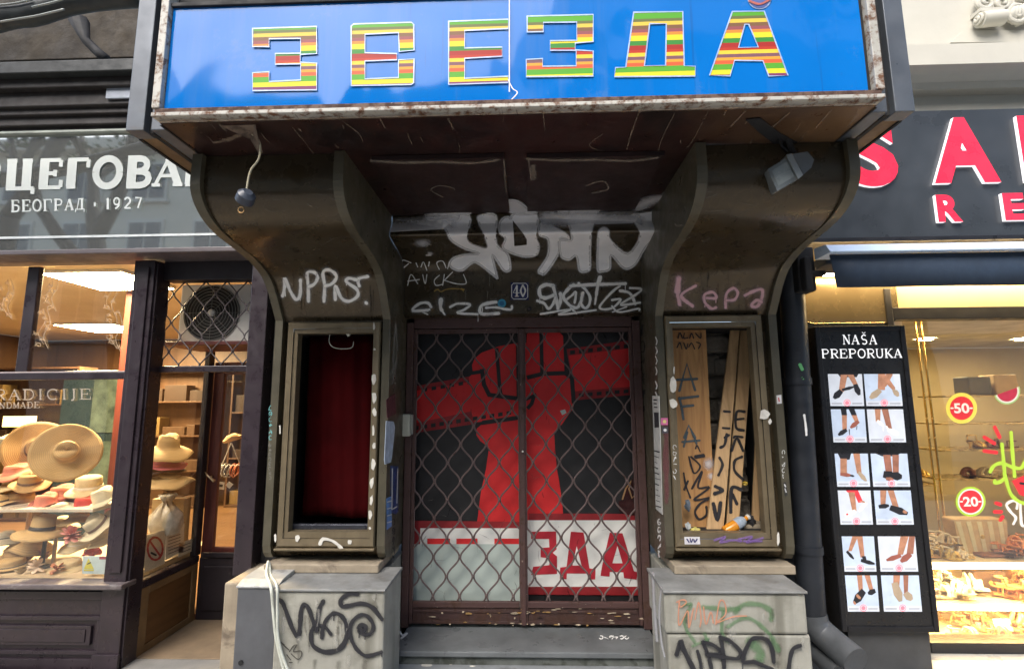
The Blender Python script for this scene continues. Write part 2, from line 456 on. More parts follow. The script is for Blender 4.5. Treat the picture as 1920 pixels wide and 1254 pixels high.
def text(mb, string, q, w, surf, off=.003, gap=.12, mi=0, widths=None):
    ws = [(.5 if c == ' ' else .62 if c in 'IJ1•' else 1.0) for c in string]
    tot = sum(ws) + gap * (len(string) - 1); x = 0
    for c, cw in zip(string, ws):
        u0, u1 = x / tot, (x + cw) / tot; x += cw + gap
        L = lambda a, b, t: (a[0] + (b[0] - a[0]) * t, a[1] + (b[1] - a[1]) * t)
        letter(mb, c, [L(q[0], q[1], u0), L(q[0], q[1], u1), L(q[3], q[2], u1), L(q[3], q[2], u0)], w, surf, off, mi)
def fonttext(string, size, bold=0, extrude=0, spacing=1.0):
    """mesh data (verts, faces, tris) of sans lettering in the XZ plane, facing -Y, baseline at the origin"""
    cu = bpy.data.curves.new("lettering", 'FONT'); cu.body = string; cu.size = size; cu.offset = bold; cu.extrude = extrude
    cu.space_character = spacing; cu.resolution_u = 5
    o = bpy.data.objects.new("lettering", cu); COL.objects.link(o)
    bpy.context.view_layer.update()
    me = bpy.data.meshes.new_from_object(o.evaluated_get(bpy.context.evaluated_depsgraph_get()))
    vs = [Vector((v.co.x, -v.co.z, v.co.y)) for v in me.vertices]
    fs = [tuple(q.vertices) for q in me.polygons]
    bpy.data.objects.remove(o); bpy.data.curves.remove(cu); bpy.data.meshes.remove(me)
    return vs, fs
def fit_text(mb, string, x0, x1, z0, z1, y, mi=0, bold=0, extrude=0, side_mi=None):
    vs, fs = fonttext(string, 1.0, bold, extrude if not extrude else 1.0)
    xs = [v.x for v in vs]; zs = [v.z for v in vs]; ax, bx, az, bz = min(xs), max(xs), min(zs), max(zs)
    out = [Vector((x0 + (v.x - ax) / (bx - ax) * (x1 - x0), y + (v.y * extrude if extrude else 0), z0 + (v.z - az) / (bz - az) * (z1 - z0))) for v in vs]
    for f in fs:
        p = [out[i] for i in f]
        front = all(abs(q.y - min(v.y for v in out)) < 1e-5 for q in p)
        b = len(mb.v); mb.v += p; mb.f.append(list(range(b, b + len(p)))); mb.m.append(mi if (front or side_mi is None) else side_mi); mb.uv.append(None)
def squig(mb, x, y, w, h, n, wd, surf, off=.003, mi=0, vert=False, seed=0):
    """a hurried illegible tag of n hand drawn letters"""
    r = random.Random(seed + int(x * 7 + y * 3))
    for i in range(n):
        cx, cy = (x, y + h * 1.25 * i) if vert else (x + w * 1.2 * i, y)
        k_ = r.choice((3, 4, 5)); a0 = r.uniform(0, 6); p = []
        for j in range(k_):
            p.append((cx + w * r.uniform(-.5, .5), cy + h * r.uniform(-.55, .55)))
        if r.random() < .5: p = [(cx + w * .45 * math.cos(a0 + t * 1.1), cy + h * .45 * math.sin(a0 + t * 1.1)) for t in range(5)]
        mb.ribbon(p, wd * r.uniform(.6, 1.2), surf, off, mi=mi)
        if r.random() < .4: mb.ribbon([(cx - w * .4, cy + h * r.uniform(-.3, .4)), (cx + w * .5, cy + h * r.uniform(-.4, .3))], wd * .8, surf, off, mi=mi)
def conv(pts, ox, oy, s):
    return [(ox + x / s, oy + y / s) for x, y in pts]
# ------------------------------------------------------------------ palette
M_olive = mat("olive bronze enamel", (.062, .046, .025), .3, .45, .25, 3, .3, 2.2, dirt=(.044, .033, .02), dscale=3, damt=.45, dsharp=.35, coat=.15, streak=9, samt=.25, bdist=.02)
M_olive2 = mat("worn olive rim", (.092, .082, .055), .4, .25, .25, 5, .12, 30, dirt=(.07, .052, .033), dscale=6, damt=.4, dsharp=.3)
M_frame = mat("bronze display frame", (.165, .13, .078), .45, .3, .22, 6, .15, 40, dirt=(.11, .08, .045), dscale=9, damt=.4, streak=14, samt=.3)
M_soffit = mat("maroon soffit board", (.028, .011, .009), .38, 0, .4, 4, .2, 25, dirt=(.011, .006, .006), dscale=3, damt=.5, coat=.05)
def _sof_reflection():  # golden reflection at the right end put into the board colour
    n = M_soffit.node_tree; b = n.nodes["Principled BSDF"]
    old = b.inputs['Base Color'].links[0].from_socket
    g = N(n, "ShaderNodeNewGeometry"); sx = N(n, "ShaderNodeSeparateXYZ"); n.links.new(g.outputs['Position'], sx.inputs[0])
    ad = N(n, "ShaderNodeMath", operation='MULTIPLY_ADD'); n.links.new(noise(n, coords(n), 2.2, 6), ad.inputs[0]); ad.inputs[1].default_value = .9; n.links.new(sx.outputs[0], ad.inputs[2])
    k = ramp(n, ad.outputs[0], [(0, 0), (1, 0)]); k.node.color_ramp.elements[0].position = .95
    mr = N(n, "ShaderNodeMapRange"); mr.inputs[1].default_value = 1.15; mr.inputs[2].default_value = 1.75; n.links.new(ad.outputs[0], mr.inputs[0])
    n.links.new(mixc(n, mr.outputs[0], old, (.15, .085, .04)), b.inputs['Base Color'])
_sof_reflection()
M_soffit_tan = mat("tan soffit strip", (.16, .095, .045), .6, 0, .4, 6, .25, 20, dirt=(.07, .035, .02), dscale=5, damt=.45)  # tan with darker blotches, for the side strips of the underside
M_board = mat("dark hatch board", (.020, .009, .008), .5, 0, .4, 5, .2, 30)
M_torn = mat("torn veneer edge", (.15, .11, .08), .8, 0, .4, 12, .4, 40, dirt=(.05, .03, .02), dscale=14, damt=.5)
M_grey = mat("grey painted steel", (.105, .12, .14), .42, .3, .2, 4, .1, 20, dirt=(.09, .085, .08), dscale=6, damt=.38)
M_black = mat("black parts and shaded gaps", (.012, .012, .013), .8, 0, .3, 4, .1)
M_trim = rusty("white trim gone rusty", (.48, .47, .42), (.13, .06, .03), .46, .5, 22)
M_trimtop = rusty("rusty trim ledge", (.13, .075, .05), (.05, .025, .018), .5, .7, 26, light=(.55, .48, .38))
M_gate = rusty("brown gate paint", (.075, .038, .034), (.05, .024, .014), .4, .5, 12, light=(.30, .25, .2))
M_gate_kick = rusty("rotten kick plate", (.05, .024, .022), (.045, .02, .013), .5, .55, 9, light=(.45, .36, .24))
M_wire = rusty("brown lattice steel", (.135, .095, .09), (.07, .035, .025), .38, .5, 14)
M_stone = mat("stained pale stone", (.31, .305, .262), .78, 0, .22, 3, .5, 30, dirt=(.15, .145, .115), dscale=3.2, damt=.48, dsharp=.22, streak=8, scol=(.11, .105, .08), samt=.7)
M_stone_b = mat("worn beige stone", (.30, .25, .18), .8, 0, .25, 5, .4, 30, dirt=(.14, .11, .08), dscale=5, damt=.45, streak=9, samt=.5)
M_cap = mat("grey ledge sheet", (.22, .225, .22), .6, .15, .3, 5, .3, 20, dirt=(.11, .10, .085), dscale=4, damt=.5, dsharp=.25)
M_step = mat("dark polished step", (.125, .135, .14), .35, 0, .3, 4, .15, 40, dirt=(.055, .055, .05), dscale=5, damt=.45, dsharp=.3)
M_riser = mat("mossy riser", (.10, .11, .10), .7, 0, .35, 8, .3, 30, dirt=(.04, .045, .035), dscale=12, damt=.5)
M_sheet = mat("galvanised sheet", (.12, .125, .135), .45, .35, .22, 4, .1, 20, dirt=(.24, .25, .26), dscale=3, damt=.36, dsharp=.3, streak=9, samt=.3)
M_ply = wood("old plywood", (.28, .13, .045), (.50, .27, .10), .65, 16, 'z', .15, dark=(.30, .12, .04))
M_ply2 = wood("pale pine board", (.36, .22, .10), (.58, .38, .19), .65, 18, 'z', .15, dark=(.26, .15, .07))
M_curtain = mat("dark red velvet", (.032, .0013, .0018), .95, 0, .3, 3, .2, 60, spec=.05)
M_rubble = mat("rough rubble wall", (.24, .21, .17), .9, 0, .45, 6, .8, 9, dirt=(.03, .028, .025), dscale=5, damt=.5, bdist=.03)
M_white = flat("white plastic", (.62, .62, .58), .45)
M_cable = mat("off white cable", (.52, .54, .47), .5, 0, .15, 10, 0)
M_wspray = spray("white spray paint", (.82, .82, .82), .4, 1)
M_wspray_soft = spray("thin white spray", (.7, .7, .72), .9, .7)
M_wmark = spray("white marker", (.86, .86, .83), .3, .95)
M_wfaint = spray("faint white scratch", (.45, .45, .42), .4, .5)
M_kspray = spray("black spray paint", (.018, .018, .022), .3, .96)
M_pink = spray("pink spray paint", (.62, .38, .42), .5, .9)
M_gspray = spray("green spray paint", (.10, .22, .09), .6, .55)
M_peach = spray("peach marker", (.62, .27, .16), .35, .75)
M_teal = spray("blue grey spray", (.07, .11, .13), .4, .85)
M_purple = spray("purple marker", (.22, .12, .38), .5, .6)
M_cyan = spray("cyan marker", (.2, .55, .55), .3, .8)
M_yellow = spray("yellow marker", (.45, .30, .07), .3, .8)
M_whalo = spray("white overspray mist", (.7, .7, .7), 1.0, .3, gscale=140, grain=.6)
M_khalo = spray("black overspray mist", (.03, .03, .035), 1.0, .32, gscale=140, grain=.6)
M_phalo = spray("pink overspray mist", (.5, .3, .34), 1.0, .3, gscale=140, grain=.6)
M_flake = mat("flaking white paint", (.6, .58, .52), .8, 0, .2, 20, .1)

# ------------------------------------------------------------------ key planes of the cinema front
YP = 2.87          # rims of the display pillars
YG = 3.27          # security gate
YS = 1.865         # grey edge of the marquee
ZS = P(235, 245, YS).z            # underside of the marquee
XL, XR = P(505, 800, YP).x, P(1472, 800, YP).x
XLi, XRi = P(727, 800, YP).x, P(1238, 800, YP).x
RW = .044
edge = [(357, 312), (356, 345), (363, 380), (380, 412), (405, 440), (437, 465), (467, 490), (490, 518), (503, 550)]
PROF = []
for e in edge:
    q = PX(e[0], e[1], XL); PROF.append((min(q.y, YP), q.z))
PROF[0] = (PROF[1][0] + .004, ZS - .001)
zt, zb = P(620, 600, YP).z, P(520, 1030, YP).z
PROF += [(YP, zt), (YP, zb)]
PROF = PROF[:-1] + [(YP, zb + .02), (YP + .012, zb - .02), (YP + .04, zb - .05), (YP + .10, zb - .065)]
PROF = catmull(PROF[:-5], 4) + PROF[-5:]
PSURF = lambda px, py, off=0: profsurf([(y + .028, z) for y, z in PROF])(px, py, off)

# ------------------------------------------------------------------ ground
M_pave = mat("grey paving", (.24, .24, .235), .8, 0, .15, 2, .3, 60, dirt=(.15, .145, .14), dscale=3, damt=.5, dsharp=.3)
M_road = mat("asphalt", (.05, .05, .052), .9, 0, .2, 3, .5, 120)
b = MB().add([(-60, -60, -.14), (60, -60, -.14), (60, 40, -.14), (-60, 40, -.14)], [(0, 1, 2, 3)])
tag(b.build("ground", M_road), kind='structure')
b = MB().add([(-60, -8.2, -.136), (60, -8.2, -.136), (60, -2.5, -.136), (-60, -2.5, -.136)], [(0, 1, 2, 3)])
tag(b.build("road", M_road), kind='structure')
b = MB().box(-40, 40, -2.5, 9.6, -.5, 0)
tag(b.build("pavement", M_pave), kind='structure')
b = MB().box(-40, 40, -11.6, -8.2, -.5, .004)
tag(b.build("far_pavement", M_pave), kind='structure')

# ------------------------------------------------------------------ marquee
L = thing("cinema_marquee", "projecting cinema marquee with blue lettered sign and rotting maroon underside", "marquee", (0, YS, ZS))
XA, XB = P(235, 245, YS).x, P(1717, 212, YS).x          # outer grey edges
YT = PZ(285, 219, ZS).y                                  # rusty trim front
TA, TB = P(281, 214, YT).x, P(1664, 190, YT).x
ZTOP = ZS + 1.02
# grey side housings
gw = .075
for a, b_, t in ((XA, XA + gw, TA), (XB, XB - gw, TB)):
    sg = 1 if a < 0 else -1
    MB().box(a, b_, YS, YS + .07, ZS, ZTOP).box(a, a + sg * .012, YS + .071, 3.2, ZS + .025, ZTOP).build("side_housing", M_grey, L, bevel=.003)
    MB().box(a + sg * .013, b_ + sg * .02, YS + .072, 3.15, ZS + .0035, ZS + .022).build("side_soffit", M_soffit_tan, L)
    MB().box(a, a + sg * .0125, YS + .071, 3.19, ZS - .002, ZS + .0245).build("edge_strip", M_black, L)
    MB().box(b_ + sg * .02, t - sg * .002, YS + .012, YS + .3, ZS + .006, ZTOP).build("inner_post", M_grey, L, bevel=.004)
    MB().box(b_ + sg * .001, b_ + sg * .0195, YS + .03, YS + .3, ZS + .003, ZTOP).build("shadow_gap", M_black, L)
# backing and roof of the box
m = MB().box(XA + .01, XB - .01, YT + .06, 3.2, ZTOP + .003, ZTOP + .05).box(TA + .01, TB - .01, YT + .10, YT + .14, ZS + .02, ZTOP)
m.build("box_roof", M_black, L)
# rusty trim around the sign
tr = P(290, 205, YT).z - P(290, 216, YT).z
ztr = ZS + .002
m = MB().box(TA + .003, TB - .003, YT, YT + .05, ztr, ztr + .0165)
m.build("bottom_trim", M_trim, L, bevel=.003)
m = MB().box(TA + .012, TB - .012, YT + .006, YT + .055, ztr + .0175, ztr + .036)
m.build("trim_ledge", M_trimtop, L, bevel=.002)
zst = P(300, 14, YT).z
for x0, x1 in ((TA, TA + .032), (TB - .032, TB)):
    m = MB().box(x0, x1, YT + .002, YT + .06, ztr + .037, ZTOP)
    m.build("side_trim", M_trim, L, bevel=.003)
m = MB().box(TA + .033, TB - .033, YT + .012, YT + .06, zst + .012, zst + .03)
m.box(TA + .033, TB - .033, YT + .05, YT + .09, zst + .031, ZTOP)
m.build("top_trim", M_black, L, bevel=.003)
# blue sign faces
mblue, n, bs = newmat("glossy blue sign face")
v = coords(n)
c = mixc(n, noise(n, v, 1.2, 2), (.003, .135, .47), (.005, .175, .58))
c = mixc(n, ramp(n, noise(n, coords(n, (9, 9, .5)), 1.0, 5, .6), [(.56, 0), (.74, .32)]), c, (.10, .20, .42))
c = mixc(n, ramp(n, noise(n, coords(n, (30, 30, .9)), 1.0, 3, .6), [(.64, 0), (.72, .28)]), c, (.02, .05, .16))
c = mixc(n, ramp(n, noise(n, coords(n), 5, 8, .75), [(.60, 0), (.68, .22)]), c, (.16, .24, .40))
n.links.new(c, bs.inputs['Base Color']); bs.inputs['Roughness'].default_value = .05; bs.inputs['Specular IOR Level'].default_value = .13
bumpn(n, noise(n, coords(n, (1, 1, .6)), 1.5, 2, .5, .6), bs, .5, .05)
YB = YT + .022
xs = P(955, 100, YB).x
def signface(x0, x1, dy, nm):
    gx, gz = 24, 10
    vs = []; fs = []
    for j in range(gz + 1):
        for i in range(gx + 1):
            u, w = i / gx, j / gz
            vs.append((x0 + (x1 - x0) * u, YB + dy + .0012 * math.sin(3.1 * u + 1) * math.sin(math.pi * w) - .0008 * math.sin(math.pi * u), ztr + .03 + (zst - ztr - .012) * w))
    for j in range(gz):
        for i in range(gx):
            a = j * (gx + 1) + i; fs.append((a, a + 1, a + gx + 2, a + gx + 1))
    return MB().add(vs, fs).build(nm, mblue, L, smooth=True)
signface(TA + .036, xs, .001, "sign_face"); signface(xs - .004, TB - .05, -.0005, "sign_face")
# gap at the right of the sign
m = MB().box(TB - .049, TB - .033, YT + .03, YT + .08, ztr + .037, ZTOP); m.build("side_gap", M_black, L)
# seam chip
m = MB()
SB = plane(YB - .011)
m.ribbon([(955, 0), (955, 172)], 2.2, SB, 0, smooth=False, mi=0); m.ribbon([(953, 150), (961, 166), (970, 174), (958, 188)], 2, SB, 0)
m.build("panel_seam", M_wmark, L)
# striped letters
mst, n, bs = newmat("striped sign film")
g = N(n, "ShaderNodeNewGeometry"); sx = N(n, "ShaderNodeSeparateXYZ"); n.links.new(g.outputs['Position'], sx.inputs[0])
za, zbm = P(960, 28, YB).z, P(960, 160, YB).z
mr = N(n, "ShaderNodeMapRange"); mr.inputs[1].default_value = za + .012; mr.inputs[2].default_value = zbm - .02
n.links.new(sx.outputs[2], mr.inputs[0])
RED, GRN, YEL, ORA, BRN, MAR = (.36, .035, .03), (.10, .36, .04), (.72, .62, .04), (.70, .33, .05), (.20, .11, .06), (.26, .02, .04)
seq = [(.0, (.33, .09, .07)), (.075, GRN), (.15, (.14, .16, .06)), (.19, (.72, .5, .08)), (.235, BRN), (.285, (.28, .09, .1)), (.325, (.75, .25, .05)), (.365, YEL), (.43, (.05, .24, .05)), (.49, RED), (.55, (.45, .05, .03)), (.585, (.8, .55, .06)), (.63, (.2, .1, .12)), (.675, ORA), (.71, (.65, .12, .05)), (.755, GRN), (.825, YEL), (.885, (.2, .05, .14)), (.93, MAR)]
cc = ramp(n, mr.outputs[0], seq, 'CONSTANT'); n.links.new(cc, bs.inputs['Base Color']); bs.inputs['Roughness'].default_value = .4; bs.inputs['Specular IOR Level'].default_value = .13
mout = flat("pale blue letter edge", (.34, .48, .74), .3, .25)
c1 = lambda p: conv(p, 220, 0, 2.595)
c2 = lambda p: conv(p, 900, 0, 2.3415)
letters = [
 ("З", c1([(658, 140), (970, 130), (970, 262), (890, 266), (890, 304), (970, 308), (970, 438), (658, 442), (658, 355), (738, 350), (738, 398), (892, 390), (892, 312), (768, 314), (768, 262), (892, 260), (892, 188), (738, 190), (738, 228), (658, 228)]), None),
 ("В", c1([(1138, 128), (1150, 118), (1430, 110), (1442, 120), (1444, 245), (1372, 252), (1368, 160), (1205, 168), (1205, 258), (1360, 262), (1360, 292), (1205, 298), (1205, 385), (1368, 378), (1368, 292), (1444, 288), (1442, 404), (1430, 412), (1138, 418)]), None),
 ("Е", c1([(1612, 105), (1902, 95), (1902, 140), (1690, 150), (1690, 235), (1872, 230), (1872, 275), (1690, 285), (1690, 382), (1902, 372), (1902, 402), (1612, 412)]), None),
 ("З", c2([(207, 72), (497, 65), (497, 184), (418, 190), (418, 220), (497, 225), (497, 335), (203, 338), (203, 262), (275, 258), (275, 292), (422, 290), (422, 222), (308, 222), (308, 180), (425, 178), (425, 98), (278, 100), (278, 140), (207, 142)]), None),
 ("Д", c2([(675, 55), (890, 52), (897, 290), (945, 292), (945, 335), (590, 338), (595, 298), (640, 296)]), c2([(745, 105), (818, 105), (815, 288), (722, 290)])),
 ("А", c2([(1108, 52), (1248, 50), (1352, 332), (1268, 335), (1242, 268), (1118, 266), (1098, 335), (1008, 332)]), c2([(1163, 108), (1180, 108), (1222, 208), (1135, 210)])),
]
LS = plane(YB - .0032)
for nm, out, hole in letters:
    m = MB()
    if nm == "А":
        o_, h_ = out, hole; mid = lambda a, b: ((a[0] + b[0]) / 2, (a[1] + b[1]) / 2)
        for pc in ([o_[0], mid(o_[0], o_[1]), h_[0], h_[3], o_[5], o_[6], o_[7]], [mid(o_[0], o_[1]), o_[1], o_[2], o_[3], o_[4], h_[2], h_[1], h_[0]], [h_[3], h_[2], o_[4], o_[5]]):
            m.poly([[LS(x, y, 0) for x, y in pc]], 0)
    else:
        m.poly([[LS(x, y, 0) for x, y in out]] + ([[LS(x, y, 0) for x, y in hole]] if hole else []), 0)
    for lp in [out] + ([hole] if hole else []):
        m.ribbon(lp + [lp[0]], 2.5, LS, .0006, smooth=False, mi=1)
    m.build("letter", [mst, mout], L)
# round emblem at the upper edge, worn
m = MB()
m.disc(1424, -5, 23, LS, 0, 0); m.disc(1424, -5, 20.5, LS, .002, 1); m.ribbon([(1405, 2), (1425, 8), (1445, -2)], 4, LS, .004, mi=2)
m.build("round_emblem", [mout, flat("emblem blue", (.06, .1, .3)), flat("emblem red", (.4, .1, .08))], L)
# underside
SOF = planeZ(ZS)
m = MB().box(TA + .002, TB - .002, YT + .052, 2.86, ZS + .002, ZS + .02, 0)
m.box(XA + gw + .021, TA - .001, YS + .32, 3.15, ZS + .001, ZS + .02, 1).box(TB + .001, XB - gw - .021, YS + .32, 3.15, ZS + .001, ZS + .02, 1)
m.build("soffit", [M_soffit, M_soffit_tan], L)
m = MB()
for p, w in [([(548, 238), (590, 290), (607, 308)], 2.2), ([(640, 226), (672, 250), (680, 266)], 2.5), ([(712, 222), (722, 240)], 4), ([(840, 222), (850, 243)], 5), ([(1018, 212), (1022, 245)], 3.5), ([(1200, 205), (1180, 262), (1176, 285)], 3.5), ([(1265, 213), (1242, 258), (1233, 290)], 3), ([(1328, 208), (1300, 262), (1285, 280)], 2.5), ([(1398, 208), (1370, 238)], 5), ([(1480, 212), (1440, 246)], 5), ([(1412, 262), (1393, 283)], 5), ([(410, 232), (422, 245)], 5), ([(400, 268), (440, 258), (478, 240)], 10), ([(1560, 205), (1530, 240)], 4), ([(1130, 252), (1105, 272), (1128, 285)], 2)]:
    m.ribbon(p, w, SOF, .004, taper=True)
rs = random.Random(4)
for i in range(26):
    x = rs.uniform(330, 1620); y = rs.uniform(212, 285) - (x - 300) * .02; l = rs.uniform(6, 26); dx = (990 - x) / 700
    m.ribbon([(x, y), (x + dx * l * .5 + rs.uniform(-2, 2), y + l * .5), (x + dx * l + rs.uniform(-3, 3), y + l)], rs.uniform(1, 3.5), SOF, .004, taper=True)
m.ribbon([(300, 228), (640, 222), (1000, 212), (1400, 203), (1640, 193)], 5, SOF, .004)
m.build("peeling_streaks", spray("peeled veneer", (.26, .19, .13), .7, .55, .8, .9, 25), L)
# seams of the side strips, torn hanging flap
m = MB().box(TA - .004, TA + .004, YT + .06, 2.3, ZS - .002, ZS + .001).box(TB - .004, TB + .004, YT + .06, 2.3, ZS - .002, ZS + .001)
m.build("soffit_seam", M_black, L)
a = [PZ(412, 236, ZS), PZ(478, 234, ZS), PZ(484, 262, ZS - .05), PZ(492, 287, ZS - .09), PZ(486, 290, ZS - .09), PZ(470, 262, ZS - .02)]
m = MB().slab(a, (0, .004, .004)); m.build("torn_flap", M_torn, L)
m = MB()
hl = [PZ(1398, 225, ZS - .004), PZ(1425, 222, ZS - .004), PZ(1462, 250, ZS - .004), PZ(1495, 268, ZS - .004), PZ(1470, 285, ZS - .004), PZ(1440, 262, ZS - .004), PZ(1420, 246, ZS - .004)]
m.slab(hl, (0, 0, .003)); m.build("soffit_hole", M_black, L)
# two hatch boards between the pillars
for x0, x1, y0 in ((696, 946, 301), (988, 1243, 297)):
    A = PZ(x0, y0, ZS - .022); B = PZ(x1, y0, ZS - .022)
    m = MB().box(A.x, B.x, A.y, 2.76, ZS - .022, ZS - .001)
    o = m.build("hatch_board", M_board, L)
    e = MB(); SF = planeZ(ZS - .023)
    e.ribbon([(x0, y0 + 1), (x0 + 60, y0 + 4), (x0 + 130, y0 + 3), (x0 + 190, y0 + 5), (x1 - 10, y0 - 1)], 6, SF, .002, taper=False)
    e.ribbon([(x0 + 3, y0 + 2), (x0 + 8, y0 + 40)] if x0 > 900 else [(x1 - 1, y0), (x1 + 3, y0 + 60)], 4, SF, .002)
    if x0 > 900: e.ribbon([(1000, 310), (1000, 335)], 18, SF, .002, taper=True); e.ribbon([(1100, 348), (1130, 340), (1140, 355), (1110, 362)], 3, SF)
    else: e.ribbon([(852, 354), (828, 348), (808, 356), (830, 370)], 2, SF)
    e.build("torn_edge", spray("pale torn edge", (.22, .18, .14), .6, .7, .85, .8, 30), L)

# ------------------------------------------------------------------ door header with curved fascia
H = thing("door_header", "curved olive fascia over the cinema gate sprayed with big white graffiti", "header", (0, 3.17, P(975, 590, 3.17).z))
q1 = PZ(975, 400, ZS)
HP = [(q1.y, ZS - .001)]
for px, py, Y in ((975, 418, q1.y + .005), (975, 436, 2.80), (975, 448, 2.86), (975, 468, 3.0), (975, 484, 3.10), (975, 500, 3.15), (975, 525, 3.17), (975, 560, 3.17), (975, 588, 3.17)):
    q = P(px, py, Y); HP.append((Y, q.z))
HP = [HP[0]] + catmull(HP[1:], 4) + [(3.20, HP[-1][1] - .012), (3.26, HP[-1][1] - .012)]
m = MB().extx(HP, XLi + .002, XRi - .002)
m.build("fascia_panel", M_olive, H, smooth=True, auto=True)
HS = profsurf(HP)
def HSS(px, py, off=0):
    if py < 400: return SOF(px, py, off + .026)
    return HS(px, py, off)
k = lambda p: conv(p, 680, 260, 3.2)
PG = [([(440, 462), (640, 460), (624, 605), (700, 652), (750, 655), (735, 590), (695, 500), (700, 462), (800, 462), (798, 600), (815, 650), (870, 690), (888, 770), (875, 795), (845, 790), (800, 725), (778, 705), (808, 832), (790, 825), (700, 755), (660, 745), (600, 790), (550, 785), (520, 755), (545, 715), (620, 695), (700, 690), (610, 660), (530, 610), (505, 560), (470, 510)], None),
      ([(905, 455), (1045, 460), (1040, 590), (1057, 640), (1045, 695), (980, 710), (900, 690), (840, 655), (855, 600), (822, 565), (820, 510), (845, 475), (875, 470), (890, 480)], [(900, 490), (960, 565), (985, 605), (985, 640), (910, 645), (905, 560)]),
      ([(1060, 520), (1100, 498), (1150, 530), (1220, 570), (1238, 605), (1182, 602), (1175, 690), (1100, 805), (1070, 812), (1055, 790), (1110, 700), (1112, 605), (1062, 580)], None),
      ([(1170, 460), (1420, 460), (1390, 500), (1370, 580), (1365, 700), (1365, 780), (1335, 800), (1300, 790), (1282, 705), (1240, 727), (1200, 717), (1187, 690), (1184, 612), (1250, 612), (1250, 560), (1222, 490)], None),
      ([(1412, 600), (1420, 550), (1450, 532), (1478, 555), (1484, 605), (1590, 690), (1665, 580), (1620, 480), (1640, 452), (1792, 452), (1788, 560), (1700, 650), (1640, 750), (1590, 782), (1550, 765), (1490, 700), (1485, 780), (1440, 798), (1408, 780)], None)]
m = MB(); m2 = MB()
for o_, h_ in PG:
    oo = catmull(k(o_), 4, True); m.fill(oo, HSS, .004, hole=k(h_) if h_ else None, step=2)
    m2.ribbon(oo + [oo[0]], 6.5, HSS, .0035, smooth=False)
m.build("white_graffiti", M_wspray, H)
m2.build("graffiti_edge", spray("soft white edge", (.75, .75, .75), 1.0, .8), H)
m = MB()
for o_ in ([(430, 450), (470, 410), (560, 405), (620, 430), (638, 450)], [(845, 395), (870, 372), (930, 375), (1000, 425), (1045, 450), (905, 450)], [(1150, 415), (1185, 380), (1330, 352), (1460, 362), (1475, 385), (1430, 410), (1390, 450), (1200, 450), (1170, 430)]):
    oo = catmull(k(o_), 4, True); m.fill(oo, HSS, .003); m.ribbon(oo + [oo[0]], 6, HSS, .004, smooth=False)
for p, w in [([(1640, 410), (1760, 365), (1840, 370), (1850, 440)], 24), ([(400, 470), (560, 470)], 26), ([(1250, 440), (1400, 440)], 16), ([(120, 560), (480, 540)], 60), ([(1100, 480), (1640, 500)], 40)]:
    m.ribbon(k(p), w, HSS, .003)
m.disc(*k([(360, 628)])[0], 18, HSS, ry=9); m.disc(*k([(405, 690)])[0], 8, HSS, ry=5)
m.build("overspray", M_wspray_soft, H)
m = MB(); m.halo = 1; m.drip = .05
for p, w in [([(410, 1010), (390, 985), (340, 990), (300, 1030), (390, 1030)], 6), ([(340, 1030), (390, 1055)], 3), ([(300, 1035), (400, 1025)], 5), ([(470, 965), (468, 1015), (492, 1055)], [9, 7, 4]), ([(525, 1010), (570, 990), (645, 995), (610, 1025), (570, 1045), (690, 1053)], 5), ([(800, 980), (715, 1000), (712, 1050), (815, 1048)], 7), ([(740, 1015), (800, 1012), (840, 1020), (890, 1025), (895, 1005)], 5)]:
    m.ribbon(k(p), w, HSS, .003)
ks = lambda p: conv(p, 1000, 520, 8.0)
for p, w in [([(300, 130), (200, 110), (100, 160), (100, 270), (180, 310), (300, 270)], 8), ([(60, 350), (160, 390), (230, 470), (300, 390), (330, 300)], 6), ([(300, 150), (340, 300), (370, 470)], 7), ([(370, 470), (410, 330), (405, 240)], 7), ([(600, 110), (500, 200), (450, 300), (560, 430), (660, 450), (720, 350), (735, 240)], 7), ([(500, 330), (580, 270), (640, 220), (620, 380)], 5), ([(680, 90), (780, 180), (850, 300), (830, 420), (770, 460), (715, 380), (745, 230)], 6), ([(560, 130), (900, 110), (1380, 95)], 7), ([(1000, 0), (960, 160), (925, 400)], [9, 7, 4]), ([(1300, 130), (1180, 220), (1000, 430), (1060, 480), (1200, 450), (1310, 330), (1180, 340)], 5), ([(1300, 200), (1450, 240), (1530, 400)], 6), ([(1450, 160), (1620, 180), (1520, 270), (1310, 410), (1600, 380)], 5), ([(110, 550), (560, 480), (380, 560), (940, 490)], 4), ([(1180, 430), (1290, 520), (1570, 470), (1590, 495)], 4), ([(560, 460), (650, 540)], 4), ([(1190, 520), (1400, 440)], 3)]:
    m.ribbon(ks(p), w, HSS, .003)
m.build("small_tags", [M_wmark, M_whalo], H)
m = MB()
for p in [[(290, 745), (240, 730), (240, 775), (275, 750)], [(320, 745), (330, 770)], [(350, 770), (365, 740), (385, 790)], [(400, 740), (395, 765)], [(460, 785), (445, 745), (480, 735), (500, 775)], [(510, 780), (520, 740)], [(270, 880), (290, 815), (330, 870)], [(270, 855), (340, 845)], [(360, 815), (375, 870), (385, 815)], [(460, 820), (430, 850), (440, 880), (475, 875)], [(490, 815), (480, 880)], [(490, 850), (540, 800)], [(490, 850), (560, 870), (620, 868), (605, 815)], [(380, 700), (410, 700)]]:
    m.ribbon(k(p), 2, HSS, .003)
m.build("scratched_words", M_wmark, H)
m = MB(); m.ribbon(k([(430, 915), (450, 905), (470, 918), (500, 905), (545, 900), (610, 905)]), 2.5, HSS); m.ribbon(k([(595, 898), (605, 918)]), 2, HSS)
m.build("yellow_scribble", M_yellow, H)
